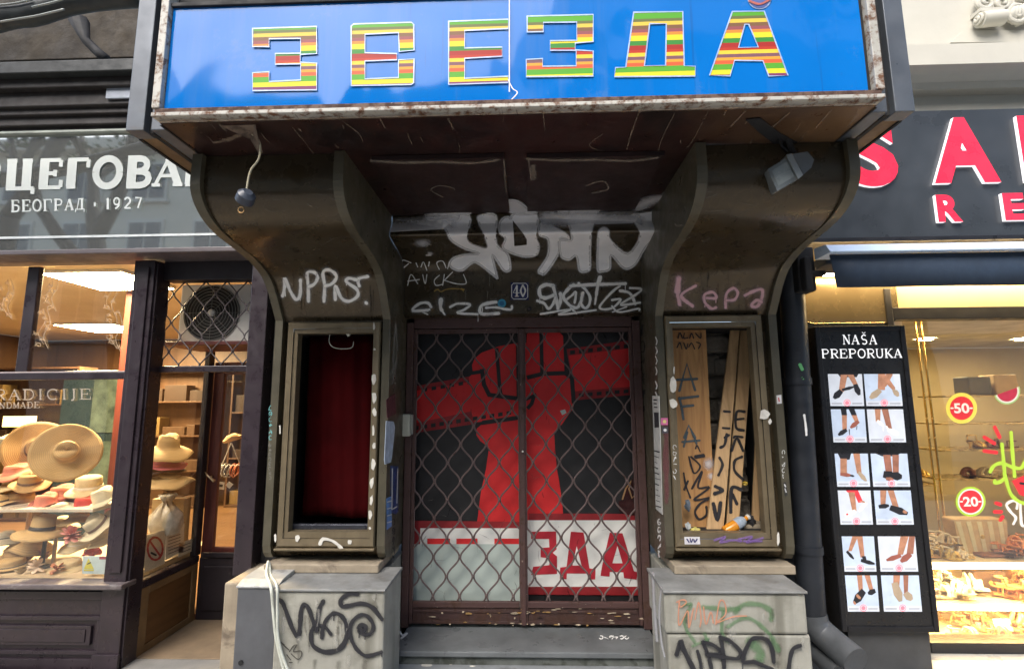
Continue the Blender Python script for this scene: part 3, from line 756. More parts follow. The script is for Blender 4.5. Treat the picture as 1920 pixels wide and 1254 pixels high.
# house number, sticker, screw
hb = P(974, 560, 3.165)
hn = thing("house_number_plate", "blue enamel house number plate reading 40 above the gate", "house number", hb)
HPz = lambda Y: plane(Y)
A = k([(888, 862), (996, 862), (996, 968), (888, 968)])
m = MB().slab([P(x, y, 3.162) for x, y in A], (0, .006, 0)); m.build("plate", flat("enamel blue", (.018, .025, .10), .2), hn, bevel=.002)
m = MB(); F = plane(3.161)
B = k([(894, 880), (905, 868), (979, 868), (990, 880), (990, 950), (979, 962), (905, 962), (894, 950)])
m.ribbon(B + [B[0]], 1.4, F, .001, smooth=False)
m.ribbon(k([(925, 945), (925, 880)]), 3.6, F, .001, smooth=False, caps=False); m.ribbon(k([(925, 880), (903, 925), (940, 925)]), 1.6, F, .001, smooth=False); m.ribbon(k([(915, 946), (936, 946)]), 1.4, F, .001, smooth=False)
m.ribbon(k([(960, 880), (948, 912), (960, 945)]), 3, F, .001); m.ribbon(k([(962, 880), (976, 912), (962, 945)]), 3, F, .001)
m.build("digits", flat("enamel white", (.65, .65, .63), .25), hn)
m = MB().disc(*k([(835, 988)])[0], 8, HSS, .004); m.disc(*k([(835, 988)])[0], 4.5, HSS, .0055, 1)
tag(m.build("round_sticker", [flat("sky blue sticker", (.05, .33, .5)), flat("sticker centre", (.02, .14, .3))]), "small round sky blue sticker on the header left of the house number", "sticker")
q = P(992, 580, 3.165)
m = MB().lathe([(0, 0), (.012, 0), (.014, .008), (.01, .014), (0, .014)], Matrix.Translation(q) @ Matrix.Rotation(math.pi / 2, 4, 'X'), 12)
m.box(q.x - .008, q.x + .008, q.y - .017, q.y - .0145, q.z - .0015, q.z + .0015, 1).box(q.x - .0015, q.x + .0015, q.y - .0178, q.y - .0172, q.z - .008, q.z + .008, 1)
tag(m.build("bell_button", [M_black, M_wire], bevel=0), "tiny black round knob under the house number plate", "knob")

# ------------------------------------------------------------------ display pillars
def pillar(nm, label, x0, x1, fr, group="display pillars either side of the gate"):
    """x0<x1 outer edges; fr = photo pixels of frame (outer L,R,top,bottom, inner L,R,top,bottom)"""
    R = thing(nm, label, "display pillar", ((x0 + x1) / 2, YP, .74), group)
    back = YG + .05
    prof = PROF + [(back, PROF[-1][1]), (back, ZS - .001)]
    for a in (x0, x1 - RW):
        MB().extx(prof, a, a + RW, closed=True, caps=True).build("rim", M_olive2, R, bevel=.004)
    FY = YP - .012
    oL, oR, oT, oB, iL, iR, iT, iB = fr
    my = (oT + oB) / 2
    X = lambda p: P(p, my, FY).x
    Z = lambda p: P((oL + oR) / 2, p, FY).z
    zT, zB, zt_, zb_ = Z(oT), Z(oB), Z(iT), Z(iB)
    xa, xb, xc, xd = X(oL), X(oR), X(iL), X(iR)
    pan = [(y + .028, z) for y, z in PROF if z > zT + .004] + [(YP + .028, zT + .003), (YP + .09, zT + .002)]
    MB().extx(pan, x0 + RW, x1 - RW).build("curved_panel", M_olive, R, smooth=True, auto=True)
    low = [(YP + .029, zB - .002)] + [(y + .03, z) for y, z in PROF[-3:]] + [(back, PROF[-1][1])]
    MB().extx([(YP + .09, zB - .001)] + low, x0 + RW, x1 - RW).build("lower_panel", M_olive, R, smooth=True, auto=True)
    # dark reveals beside the frame
    m = MB().box(x0 + RW, xa - .001, YP + .05, YP + .07, zB, zT).box(xb + .001, x1 - RW, YP + .05, YP + .07, zB, zT)
    m.build("reveal", M_olive, R)
    # frame: four mitred mouldings
    def bar(o, i):   # o,i = (x,z) pairs outer/inner edge endpoints
        f = FY; m = MB()
        for (y0, t0), (y1, t1) in ((( f + .010, 0), (f, .12)), ((f, .12), (f + .004, .55)), ((f + .004, .55), (f + .004, .6)), ((f + .012, .6), (f + .014, 1.0)), ((f + .014, 1), (f + .07, 1))):
            mix = lambda t, e: (o[e][0] + (i[e][0] - o[e][0]) * t, o[e][1] + (i[e][1] - o[e][1]) * t)
            a, b_, c, d = mix(t0, 0), mix(t0, 1), mix(t1, 1), mix(t1, 0)
            m.quad((a[0], y0, a[1]), (b_[0], y0, b_[1]), (c[0], y1, c[1]), (d[0], y1, d[1]))
        a, b_ = o
        m.quad((a[0], f + .010, a[1]), (b_[0], f + .010, b_[1]), (b_[0], f + .07, b_[1]), (a[0], f + .07, a[1]))
        return m
    fo = [(xa, zT), (xb, zT), (xb, zB), (xa, zB)]; fi = [(xc, zt_), (xd, zt_), (xd, zb_), (xc, zb_)]
    m = MB()
    for i in range(4):
        j = (i + 1) % 4
        q = bar((fo[i], fo[j]), (fi[i], fi[j])); m.add(q.v, q.f)
    m.build("display_frame", M_frame, R)
    # sill lip under the frame
    MB().box(xa - .004, xb + .004, FY - .014, FY + .05, zB - .012, zB - .001).build("frame_sill", M_frame, R, bevel=.002)
    # showcase interior
    sa, sb = x0 + RW + .002, x1 - RW - .002
    m = MB().box(sa, sa + .008, YP + .072, back - .02, zb_ - .02, zt_ + .02).box(sb - .008, sb, YP + .072, back - .02, zb_ - .02, zt_ + .02)
    m.box(sa + .009, sb - .009, YP + .072, back - .02, zt_ + .012, zt_ + .02).box(sa + .009, sb - .009, FY + .071, back - .02, zb_ - .02, zb_ - .006)
    m.build("showcase_lining", M_black, R)
    m = MB().box(sa, sb, back - .019, back - .012, zb_ - .02, zt_ + .03); m.build("showcase_back", M_rubble if 'boards' in label else M_black, R)
    return R, dict(FY=FY, xa=xa, xb=xb, xc=xc, xd=xd, zT=zT, zB=zB, zt=zt_, zb=zb_)
LP, lf = pillar("display_pillar", "olive curved pillar with a red curtained showcase beside the hat shop", XL, XLi, (528, 707, 603, 1027, 547, 693, 624, 998))
RP, rf = pillar("display_pillar", "olive curved pillar with broken showcase holding loose boards beside the shoe shop", XRi, XR, (1257, 1445, 590, 1027, 1272, 1424, 612, 1000))
# graffiti on the pillars
k = lambda p: conv(p, 340, 300, 3.134)
m = MB(); m.halo = 1; m.drip = .16
for p in [[(595, 800), (608, 740), (608, 695), (640, 770), (675, 820), (698, 790), (700, 705)], [(747, 830), (745, 740), (740, 665), (780, 660), (800, 690), (780, 730), (748, 745)], [(838, 830), (842, 740), (832, 665), (860, 645), (900, 665), (910, 695), (880, 730), (845, 740)], [(905, 820), (905, 740), (940, 810), (985, 830), (1035, 800), (1030, 760), (970, 715), (985, 695), (1030, 705)], [(1045, 740), (1040, 700), (1095, 685)], [(1085, 838), (1088, 842)]]:
    m.ribbon(k(p), 7.5, PSURF, .003)
m.build("white_tag", [spray("bold white spray", (.88, .88, .86), .4, 1), M_whalo], LP)
RIMF = plane(YP - .001)
m = MB()
squig(m, 507, 764, 6, 9, 6, 1.5, RIMF, mi=0, vert=True)
squig(m, 506, 834, 5, 7, 8, 1.0, RIMF, mi=1, vert=True)
m.build("thin_tag", [M_cyan, M_wfaint], LP)
FR = plane(lf['FY'] - .001)
m = MB()
for x, y, w, h in [(701, 612, 5, 16), (702, 655, 4, 5), (701, 712, 8, 22), (701, 745, 8, 22), (702, 772, 7, 16), (700, 808, 5, 20), (701, 836, 6, 14), (700, 868, 8, 24), (697, 905, 7, 24), (696, 938, 6, 24), (694, 965, 6, 16), (694, 990, 4, 6), (525, 805, 3, 18), (516, 1008, 4, 14), (558, 1008, 9, 14), (656, 1015, 8, 10)]:
    pts = [FR(x + math.cos(a) * w * random.uniform(.35, .75), y + math.sin(a) * h * random.uniform(.3, .65), .003) for a in [j * .785 for j in range(8)]]
    m.poly([pts])
m.ribbon([(600, 1019), (606, 1010), (622, 1013), (634, 1021), (640, 1028)], [7, 5, 5, 7], FR, .003, mi=0)
m.build("peeling_paint", M_flake, LP)
k = lambda p: conv(p, 1200, 260, 3.3)
m = MB(); m.halo = 1; m.drip = .12
for p, w in [([(240, 865), (232, 950), (245, 1025)], [14, 9]), ([(345, 910), (255, 970), (325, 1035)], [7, 9]), ([(395, 985), (470, 985), (450, 950), (400, 965), (400, 1010), (440, 1050), (470, 1045)], 7.5), ([(530, 1045), (535, 960), (580, 925), (605, 955), (585, 995), (535, 1000)], 7), ([(650, 970), (700, 945), (755, 935), (750, 1000), (720, 1040), (690, 1030), (720, 1000), (750, 1010)], 8)]:
    m.ribbon(k(p), w, PSURF, .003)
m.build("pink_tag", [M_pink, M_phalo], RP)
FR2 = plane(rf['FY'] - .001)
m = MB()
for x, y, w, h in [(1264, 694, 3, 14), (1262, 722, 11, 26), (1262, 757, 14, 16), (1433, 776, 16, 18), (1444, 790, 6, 10), (1459, 1010, 5, 20)]:
    m.poly([[FR2(x + math.cos(a) * w * random.uniform(.4, .75), y + math.sin(a) * h * random.uniform(.4, .7), .003) for a in [j * .785 for j in range(8)]]])
m.build("peeling_paint", M_flake, RP)
m = MB()
for p in [[(1340, 1012), (1360, 1006), (1350, 1016), (1375, 1012), (1390, 1014)], [(1385, 1010), (1410, 1006), (1400, 1016), (1430, 1008)], [(1395, 1014), (1428, 1014)]]:
    m.ribbon(p, 6, FR2, .003)
m.build("purple_scribble", M_purple, RP)
m = MB()
squig(m, 1265, 838, 7, 9, 6, 1.2, FR2, vert=True)
squig(m, 1469, 848, 6, 9, 5, 1.3, RIMF, vert=True)
for y in (632, 650, 668, 688, 715, 735): m.ribbon([(1229, y), (1232, y + 8), (1230, y + 14)], 2.4, planeX(XRi), .003)
m.build("thin_tag", M_wmark, RP)
# rust runs, drips and scratches on the old sheet metal
M_run = spray("rust run", (.10, .045, .018), .8, .55, .8, .8, 40)
M_scr = spray("bare metal scratch", (.22, .20, .16), .5, .5, .5, .9, 60)
M_drk = spray("sooty drip", (.012, .010, .008), .9, .6, .8, .7, 30)
rr_ = random.Random(21)
for R_, xa_, xb_ in ((LP, 545, 700), (RP, 1262, 1430)):
    m = MB()
    for i in range(16):
        x = rr_.uniform(xa_, xb_); y = rr_.uniform(500, 560); l = rr_.uniform(12, 60)
        m.ribbon([(x, y), (x + rr_.uniform(-1, 1), y + l * .5), (x + rr_.uniform(-1.5, 1.5), min(594, y + l))], [rr_.uniform(2, 5), 2, 1], PSURF, .002, mi=i % 2)
    for i in range(12):
        x = rr_.uniform(xa_ - 60 if xa_ < 900 else xa_, xb_ - 60 if xa_ < 900 else xb_ + 50); y = rr_.uniform(350, 470); d = rr_.uniform(8, 40)
        m.ribbon([(x, y), (x + d * .3, y + rr_.uniform(-4, 6)), (x + d, y + rr_.uniform(-10, 10))], rr_.uniform(.7, 1.6), PSURF, .002, mi=2)
    m.build("rust_runs", [M_run, M_drk, M_scr], R_)
m = MB()
for i in range(26):
    x = rr_.uniform(750, 1215); y = rr_.uniform(505, 575); l = rr_.uniform(10, 50)
    m.ribbon([(x, y), (x + rr_.uniform(-1, 1), y + l * .5), (x, min(586, y + l))], [rr_.uniform(1.5, 4), 1.5, 1], HSS, .002, mi=i % 3)
m.build("rust_runs", [M_run, M_drk, M_scr], H)
# rusty patch on the inner rim
m = MB(); m.ribbon([(1248, 800), (1249, 860), (1250, 940)], 13, RIMF, .002); m.build("red_stain", spray("dried red paint", (.16, .05, .055), .6, .6, .8, .8, 20), RP)

# curtain in the left showcase
m = MB(); nx, nz = 90, 16
x0, x1, z0, z1 = lf['xc'] - .011, lf['xd'] + .008, lf['zb'] + .045, lf['zt'] + .008
vs = []; fs = []
for j in range(nz + 1):
    for i in range(nx + 1):
        u, w = i / nx, j / nz
        amp = .008 * (.35 + .65 * (1 - w))
        y = YP + .19 + amp * 1.3 * math.sin(u * 9 + 1.4 * math.sin(w * 2.2) + w * 2) + .006 * math.sin(u * 31 + 2 + 3 * w) - .07 * math.exp(-((u - .55 - .25 * (1 - w)) / .25) ** 2) * (1 - w * .5)
        vs.append((x0 + (x1 - x0) * u, y, z0 + (z1 - z0) * w))
for j in range(nz):
    for i in range(nx):
        a = j * (nx + 1) + i; fs.append((a, a + 1, a + nx + 2, a + nx + 1))
o = m.add(vs, fs).build("curtain", M_curtain, smooth=True)
s = o.modifiers.new("thick", 'SOLIDIFY'); s.thickness = .003
tag(o, "dark red velvet curtain hanging inside the left showcase", "curtain")
m = MB().box(x0, x1, YP + .06, YP + .09, lf['zb'] - .004, lf['zb'] + .028)
tag(m.build("showcase_rail", mat("dull dark metal", (.05, .055, .07), .3, .6), bevel=.005), "dark metal rail along the bottom of the curtained showcase", "rail")
q = lambda x, y: P(x, y, YP + .055)
m = MB().tube([q(*p) for p in catmull([(620, 622), (617, 640), (625, 651), (645, 654), (660, 651), (663, 640)], 5)], .002, 6)
m.tube([q(650, 622), q(655, 629)], .012, 8)
tag(m.build("loose_wire", M_cable, smooth=True), "thin white wire looping from the top of the curtained showcase", "wire")

# loose boards and rubbish in the right showcase
def plank(label, corners, Y0, Y1, mt, th=.018, name="wooden_board", group="boards leaning in the broken showcase"):
    a, b_, c, d = corners   # TL TR BR BL in photo pixels; Y0 top, Y1 bottom
    pts = [P(a[0], a[1], Y0), P(b_[0], b_[1], Y0), P(c[0], c[1], Y1), P(d[0], d[1], Y1)]
    R = thing(name, label, "board", (pts[2] + pts[3]) / 2, group)
    dv = Vector((0, th, 0))
    MB().hexa([pts[3], pts[2], pts[2] + dv, pts[3] + dv, pts[0], pts[1], pts[1] + dv, pts[0] + dv]).build("plank", mt, R, bevel=.002)
    N_ = (pts[1] - pts[0]).cross(pts[3] - pts[0]).normalized()
    def surf(px, py, off=0):
        d_ = ray(px, py); t = (pts[0] - CAM).dot(N_) / d_.dot(N_); return CAM + d_ * (t - off)
    return R, surf
zfl = rf['zb']
b1, s1 = plank("wide plywood board with blue letters AFA and black tags", [(1258, 606), (1323, 606), (1343, 1004), (1280, 1004)], YP + .20, YP + .16, M_ply)
b2, s2 = plank("narrow pine board with black letters, left of the matching board", [(1372, 606), (1388, 606), (1356, 1004), (1324, 1004)], YP + .24, YP + .11, M_ply2)
b3, s3 = plank("narrow pine board with black letters, right of the matching board", [(1390, 606), (1414, 606), (1384, 1004), (1361, 1004)], YP + .255, YP + .14, M_ply2)
b4, s4 = plank("short thin board standing at the right edge of the broken showcase", [(1418, 822), (1428, 826), (1424, 985), (1410, 985)], YP + .24, YP + .22, M_ply2)
k = lambda p: conv(p, 1240, 590, 5.45)
k2 = lambda p: conv(p, 1240, 810, 5.225)
m = MB()
for p in [[(185, 775), (262, 500), (345, 770)], [(160, 665), (365, 655)], [(185, 850), (210, 960), (225, 1065)], [(180, 855), (375, 832)], [(215, 938), (325, 925)], [(235, 1254), (280, 1130), (345, 1254)]]: m.ribbon(k(p), 6, s1, .003, smooth=False)
m.ribbon(k2([(205, 95), (375, 80)]), 5, s1, smooth=False); m.ribbon(k2([(255, 0), (220, 140)]), 5, s1, smooth=False); m.ribbon(k2([(300, 0), (345, 110)]), 5, s1, smooth=False)
m.build("letters", M_teal, b1)
m = MB()
for p, w in [([(335, 160), (350, 130), (380, 190)], 3), ([(340, 240), (410, 230)], 9), ([(270, 240), (320, 400), (380, 330), (290, 240)], 4), ([(300, 550), (400, 380), (360, 540), (470, 540), (320, 660), (470, 640)], 4.5), ([(440, 730), (440, 810), (370, 850), (330, 780), (380, 700), (470, 650)], 5), ([(220, 400), (240, 520), (285, 640)], 4), ([(260, 480), (225, 560)], 5)]: m.ribbon(k2(p), w, s1, .004)
for p in [[(170, 240), (190, 185), (215, 240)], [(235, 190), (230, 240), (270, 235)], [(290, 240), (310, 190), (330, 240)], [(350, 190), (400, 240), (405, 190)], [(160, 335), (190, 285), (210, 350)], [(230, 290), (255, 350), (270, 300)], [(280, 330), (310, 290), (340, 350)], [(360, 280), (400, 300), (380, 345)]]: m.ribbon(k(p), 2.6, s1, .004)
m.build("black_tag", M_kspray, b1)
m = MB(); m.disc(*k2([(465, 310)])[0], 12, s1, .006, ry=15); m.disc(*k2([(490, 430)])[0], 9, s1, .006); m.build("pale_overspray", M_wspray_soft, b1)
m = MB()
for p, w in [([(640, 985), (700, 990)], 5), ([(630, 1155), (695, 1160)], 5), ([(650, 1254), (690, 1230)], 6)]: m.ribbon(k(p), w, s2, .003)
for p, w in [([(580, 150), (620, 120), (640, 20)], 6), ([(570, 250), (600, 320), (560, 420)], 6), ([(530, 530), (600, 570), (520, 600)], 8), ([(510, 700), (550, 860), (580, 690)], 8)]: m.ribbon(k2(p), w, s2, .003)
m.build("black_letters", M_kspray, b2)
m = MB()
for p, w in [([(850, 990), (770, 995), (765, 1150), (840, 1180)], 6), ([(770, 1070), (840, 1060)], 5), ([(740, 1254), (760, 1240), (830, 1250)], 5)]: m.ribbon(k(p), w, s3, .003)
for p, w in [([(690, 180), (740, 60), (800, 180)], 6), ([(790, 240), (720, 280), (720, 380), (800, 460)], 6), ([(680, 780), (690, 550), (780, 560)], 8), ([(700, 610), (740, 700)], 7)]: m.ribbon(k2(p), w, s3, .003)
m.build("black_letters", M_kspray, b3)
# rubbish on the showcase floor
def at_floor(px, Y): return Vector((P(px, 1000, Y).x, Y, zfl - .006))
B0 = P(1359, 997, YP + .09); B1 = P(1404, 968, YP + .12)
ax = (B1 - B0); Lb = ax.length; zq = ax.normalized(); xq = zq.orthogonal().normalized(); yq = zq.cross(xq)
MT = Matrix((xq, yq, zq)).transposed().to_4x4(); MT.translation = B0
R = thing("drink_bottle", "half full orange drink bottle lying against the boards in the showcase", "bottle", B0)
MB().lathe([(0, 0), (.026, 0), (.03, .006), (.03, Lb * .62), (.012, Lb * .85), (.012, Lb * .93)], MT, 20).build("bottle", mat("orange drink", (.62, .24, .02), .15, 0, .2, 8, 0), R, smooth=True)
MB().lathe([(.0315, Lb * .45), (.0315, Lb * .66), (.02, Lb * .8)], MT, 20).build("label", flat("silver blue label", (.35, .42, .5), .3, .4), R, smooth=True)
MB().lathe([(0, Lb * 1.0), (.015, Lb), (.015, Lb * .92), (0, Lb * .92)], MT, 14).build("cap", M_white, R)
def crumple(label, px, py, Y, sx, sz, col, name="crumpled_wrapper"):
    c = P(px, py, Y); m = MB(); vs = []; fs = []; n1, n2 = 9, 6
    for j in range(n2 + 1):
        for i in range(n1):
            a = 2 * math.pi * i / n1; t = math.pi * j / n2; r = 1 + random.uniform(-.35, .25)
            vs.append(c + Vector((math.cos(a) * math.sin(t) * sx * r, math.sin(a) * math.sin(t) * sx * .7 * r, math.cos(t) * sz * r)))
    for j in range(n2):
        for i in range(n1): fs.append((j * n1 + i, j * n1 + (i + 1) % n1, (j + 1) * n1 + (i + 1) % n1, (j + 1) * n1 + i))
    tag(m.add(vs, fs).build(name, flat(label[:24], col, .45, .35, 30)), label, "litter", "litter in the broken showcase")
crumple("yellow and white crumpled wrapper at the foot of the plywood board", 1303, 994, YP + .08, .03, .02, (.55, .48, .14))
crumple("green crumpled wrapper in the left corner of the broken showcase", 1292, 997, YP + .09, .025, .012, (.08, .25, .08))
crumple("white paper ball in the left corner of the broken showcase", 1290, 986, YP + .09, .018, .02, (.55, .58, .58))
crumple("black and white can scrap wedged beside the plywood board", 1289, 947, YP + .10, .018, .03, (.12, .15, .18))
crumple("white paper scrap below the orange bottle", 1388, 997, YP + .08, .022, .008, (.6, .58, .52))
crumple("white paper scrap between the plywood and the pine boards", 1322, 998, YP + .08, .022, .008, (.6, .58, .52))
crumple("tiny yellow wrapper stuck on the right pine board", 1396, 906, YP + .20, .018, .012, (.6, .42, .06))
crumple("dark shoe sole shaped scrap beside the bottle cap", 1408, 975, YP + .14, .03, .03, (.03, .03, .035))
m = MB()
for (x, y, sx, sz) in [(1418, 992, 44, 24), (1436, 995, 26, 16)]:
    c = P(x, y, YP + .13); m.box(c.x - sx * .0016, c.x + sx * .0016, c.y, c.y + .09, c.z - sz * .0016, c.z + sz * .0012)
tag(m.build("broken_stone", M_stone_b, bevel=.015), "lump of pale broken stone in the right corner of the showcase", "stone", kind="thing")
m = MB()
for j in range(9):
    for i in range(6):
        x = rf['xc'] + (rf['xd'] - rf['xc']) * (i + .5 * (j % 2)) / 3.6; z = rf['zb'] + j * .145
        w, h = .16 + random.uniform(-.03, .03), .12 + random.uniform(-.02, .02)
        m.box(max(x, rf['xc'] - .005), min(x + w, XR - RW - .012), YG + .0 - random.uniform(0, .03), YG + .028, z, min(z + h, rf['zt'] + .005)) if x < XR - RW - .05 else None
tag(m.build("rubble_wall", M_rubble, bevel=.02), "rough dark stone wall at the back of the broken showcase", "stone wall")
# ------------------------------------------------------------------ gate
zg0, zg1 = P(985, 1176, YG).z, P(985, 603, YG).z
G = thing("security_gate", "brown double security gate of wavy lattice bars in front of the painted doors", "gate", (0, YG, zg0))
gx0, gx1 = XLi + .004, XRi - .004
m = MB().box(gx0, gx0 + .045, YG - .02, YG + .05, zg0, zg1).box(gx1 - .05, gx1, YG - .02, YG + .05, zg0, zg1)
m.box(gx0 + .046, gx1 - .051, YG - .015, YG + .05, zg1 - .04, zg1 + .06)
m.build("gate_frame", M_gate, G, bevel=.004)
xm = P(980, 880, YG).x
def leaf(x0, x1, stile):
    lf_ = MB().box(x0, x0 + .022, YG - .012, YG + .012, zg0 + .02, zg1 - .045).box(x1 - .022, x1, YG - .012, YG + .012, zg0 + .02, zg1 - .045)
    lf_.box(x0 + .023, x1 - .023, YG - .012, YG + .012, zg0 + .115, zg0 + .15).box(x0 + .023, x1 - .023, YG - .012, YG + .012, zg1 - .075, zg1 - .046)
    o = lf_.build("gate_leaf", M_gate, G, bevel=.003)
    kp = MB().box(x0 + .023, x1 - .023, YG - .004, YG + .008, zg0 + .025, zg0 + .113)
    kp.box(x0 + .023, x1 - .023, YG - .010, YG - .0045, zg0 + .022, zg0 + .04).box(x0 + .03, x1 - .03, YG - .009, YG - .0045, zg0 + .085, zg0 + .1)
    kp.build("kick_plate", M_gate_kick, o, bevel=.004)
    w, h = .1755, .228
    la = MB(); za, zb_ = zg0 + .15, zg1 - .075; x = x0 + .022; i = 0; NZ = int((zb_ - za) / .012)
    n = round((x1 - x0 - .044) / (w / 2)); w = (x1 - x0 - .044) / n * 2
    for i in range(n + 1):
        xc = x0 + .022 + i * w / 2
        pts = []
        for q in range(NZ + 1):
            z = za + (zb_ - za) * q / NZ; ph = ((z - za) / h + .13) % 1.0
            tri = math.sin(2 * math.pi * ph); tri = 1.0 * tri
            xx = xc + (1 if i % 2 else -1) * tri * (w / 4 - .004)
            xx = min(max(xx, x0 + .02), x1 - .02)
            pts.append((xx, YG + (.004 if i % 2 else -.004), z))
        la.tube(pts, .0056, 6)
        if i < n:
            for q in range(40):
                z = za + h * (q * .5 + .12)
                if za + .02 < z < zb_ - .02 and ((q + i) % 2 == 1):
                    la.lathe([(0, .009), (.008, .008), (.009, -.008), (0, -.009)], Matrix.Translation((xc + w / 4, YG, z)) @ Matrix.Rotation(math.pi / 2, 4, 'X'), 8)
    la.build("lattice", M_wire, o, smooth=True)
    return o
leaf(gx0 + .047, xm - .002, 0); leaf(xm + .002, gx1 - .052, 1)
m = MB().box(xm - .014, xm + .014, YG - .022, YG - .0125, zg0 + .02, zg1 - .05); m.build("meeting_bar", M_gate, G, bevel=.003)
m = MB().box(xm - .012, xm + .012, YG - .03, YG - .0225, P(985, 850, YG).z, P(985, 838, YG).z).lathe([(0, 0), (.006, 0), (.006, .01), (0, .01)], Matrix.Translation(P(980, 846, YG - .03)) @ Matrix.Rotation(math.pi / 2, 4, 'X'), 10, 1)
m.build("lock", [M_gate, M_flake], G, bevel=.002)

# chipped paint along the foot of the gate
KF = plane(YG - .0118)
rc_ = random.Random(8)
m = MB()
for i in range(70):
    x = rc_.choice((rc_.uniform(775, 1205), rc_.gauss(985, 22), rc_.uniform(1000, 1200))); y = rc_.choice((rc_.uniform(1166, 1172), rc_.uniform(1140, 1172), rc_.uniform(1145, 1150))); w = rc_.uniform(1.5, 9); h = rc_.uniform(.8, 2.6)
    m.poly([[KF(x + math.cos(a) * w * rc_.uniform(.4, 1), y + math.sin(a) * h * rc_.uniform(.4, 1), .002) for a in [j * .785 for j in range(8)]]], rc_.choice((0, 0, 1, 2)))
m.build("chipped_paint", [mat("pale bare chip", (.46, .38, .27), .8), mat("dark rust chip", (.03, .016, .011), .9), mat("ochre chip", (.30, .18, .06), .8)], G)

# ------------------------------------------------------------------ painted doors behind the gate
YD = 3.365
mk_black = mat("black door paint", (.013, .013, .014), .55, 0, .3, 4, .15, 60)
mk_red = mat("poster red paint", (.62, .018, .02), .55, 0, .14, 3, .12, 60, dirt=(.5, .014, .016), dscale=4, damt=.4)
mk_red2 = mat("dull red paint", (.27, .014, .018), .6, 0, .25, 5, .12, 60, dirt=(.17, .01, .012), dscale=7, damt=.42)
mk_white = mat("chalky white paint", (.72, .72, .68), .6, 0, .1, 5, .1, 60)
mk_pale = mat("pale green repaint", (.42, .49, .455), .5, 0, .12, 3, .1, 30, dirt=(.33, .37, .34), dscale=3, damt=.45, dsharp=.3)
MUR = [mk_black, mk_red, mk_red2, mk_white, mk_pale, mat('crimson letter paint', (.40, .014, .028), .6, 0, .2, 4, .12, 60, dirt=(.3, .01, .02), dscale=8, damt=.42)]
kb = lambda p: conv(p, 730, 580, 3.6885)
kc = lambda p: conv(p, 720, 880, 3.354)
zd0, zd1 = P(985, 1150, YD).z, P(985, 596, YD).z
dx0, dx1 = P(768, 880, YD).x, P(1200, 880, YD).x
dm = P(981, 880, YD).x
def door(label, x0, x1):
    R = thing("painted_door", label, "door", ((x0 + x1) / 2, YD, zd0), "painted doors behind the gate")
    MB().box(x0, x1, YD, YD + .04, zd0, zd1).build("door_panel", mk_black, R, bevel=.002)
    return R
dl = door("left painted door with red forearm, film strip and pale repainted lower panel", dx0, dm - .003)
dr = door("right painted door with red fist, film strip and the red letters on white", dm + .003, dx1)
def clip_poly(pts, xc, keep_left):
    out = []; n = len(pts); ins = lambda p: (p[0] <= xc) == keep_left
    for i in range(n):
        a, b_ = pts[i], pts[(i + 1) % n]
        if ins(a): out.append(a)
        if ins(a) != ins(b_) and abs(a[0] - b_[0]) > 1e-9:
            t = (xc - a[0]) / (b_[0] - a[0]); out.append((xc, a[1] + (b_[1] - a[1]) * t))
    return out
ART = []   # (pts in photo px, material, layer)
fist = [(893, 990), (902, 920), (911, 880), (917, 839), (900, 826), (893, 815), (894, 803), (906, 793), (890, 791), (884.5, 775), (882, 752), (879, 707), (887, 700), (885, 685), (890, 672), (903, 661), (936, 649), (963, 644), (987, 643), (988, 626), (997, 621), (1012, 620), (1014, 632), (1018, 622), (1032, 619), (1047, 621), (1056, 630), (1059, 660), (1059, 698), (1068, 701), (1073, 712), (1078, 751), (1074, 766), (1056, 792), (1039, 812), (1041, 845), (1044, 878), (1048, 900), (1054, 940), (1058, 990)]
ART += [(kb([(150, 535), (600, 455), (620, 500), (600, 790), (150, 858)]), 2, 0), (kb([(1225, 275), (1720, 205), (1730, 585), (1290, 628)]), 2, 0)]
ART += [(kb([(165, 565), (560, 500), (600, 520), (560, 705), (165, 790)]), 1, 1), (kb([(1240, 320), (1720, 262), (1725, 530), (1285, 565)]), 1, 1)]
for i in range(6):
    x = 230 + i * 62; ART.append((kb([(x, 545 - i * 10.5), (x + 32, 540 - i * 10.5), (x + 32, 565 - i * 10.5), (x, 570 - i * 10.5)]), 0, 2))
for i in range(12):
    x = 172 + i * 58; y = 808 - i * 9.4
    ART.append((kb([(x, y), (x + 32, y - 5), (x + 32, y + 22), (x, y + 27)]), 0, 4 if i > 6 else 2))
for i in range(7):
    x = 1250 + i * 62; ART.append((kb([(x, 285 - i * 7), (x + 34, 281 - i * 7), (x + 34, 308 - i * 7), (x, 312 - i * 7)]), 0, 2)); 
    if i < 6: x = 1310 + i * 62; ART.append((kb([(x, 580 - i * 5), (x + 34, 577 - i * 5), (x + 34, 602 - i * 5), (x, 605 - i * 5)]), 0, 2))
ART.append((fist, 1, 3))
ART.append((kb([(560, 640), (890, 610), (890, 745), (600, 785)]), 1, 3.2))
def stroke(p, w):
    p = kb(p)
    for a, b_ in zip(p, p[1:]):
        dx, dy = b_[0] - a[0], b_[1] - a[1]; l = math.hypot(dx, dy); nx, ny = -dy / l * w / 2, dx / l * w / 2; ex, ey = dx / l * w * .3, dy / l * w * .3
        ART.append(([(a[0] + nx - ex, a[1] + ny - ey), (b_[0] + nx + ex, b_[1] + ny + ey), (b_[0] - nx + ex, b_[1] - ny + ey), (a[0] - nx - ex, a[1] - ny - ey)], 0, 5))
stroke([(742, 275), (765, 560), (775, 600)], 7); stroke([(640, 420), (655, 520), (690, 590), (800, 605), (885, 615)], 8); stroke([(1050, 165), (1056, 440)], 7)
stroke([(960, 470), (1060, 445), (1215, 440), (1262, 470), (1275, 640)], 8); stroke([(1213, 190), (1222, 430)], 6); stroke([(650, 782), (880, 750)], 8); stroke([(885, 245), (890, 620)], 5)
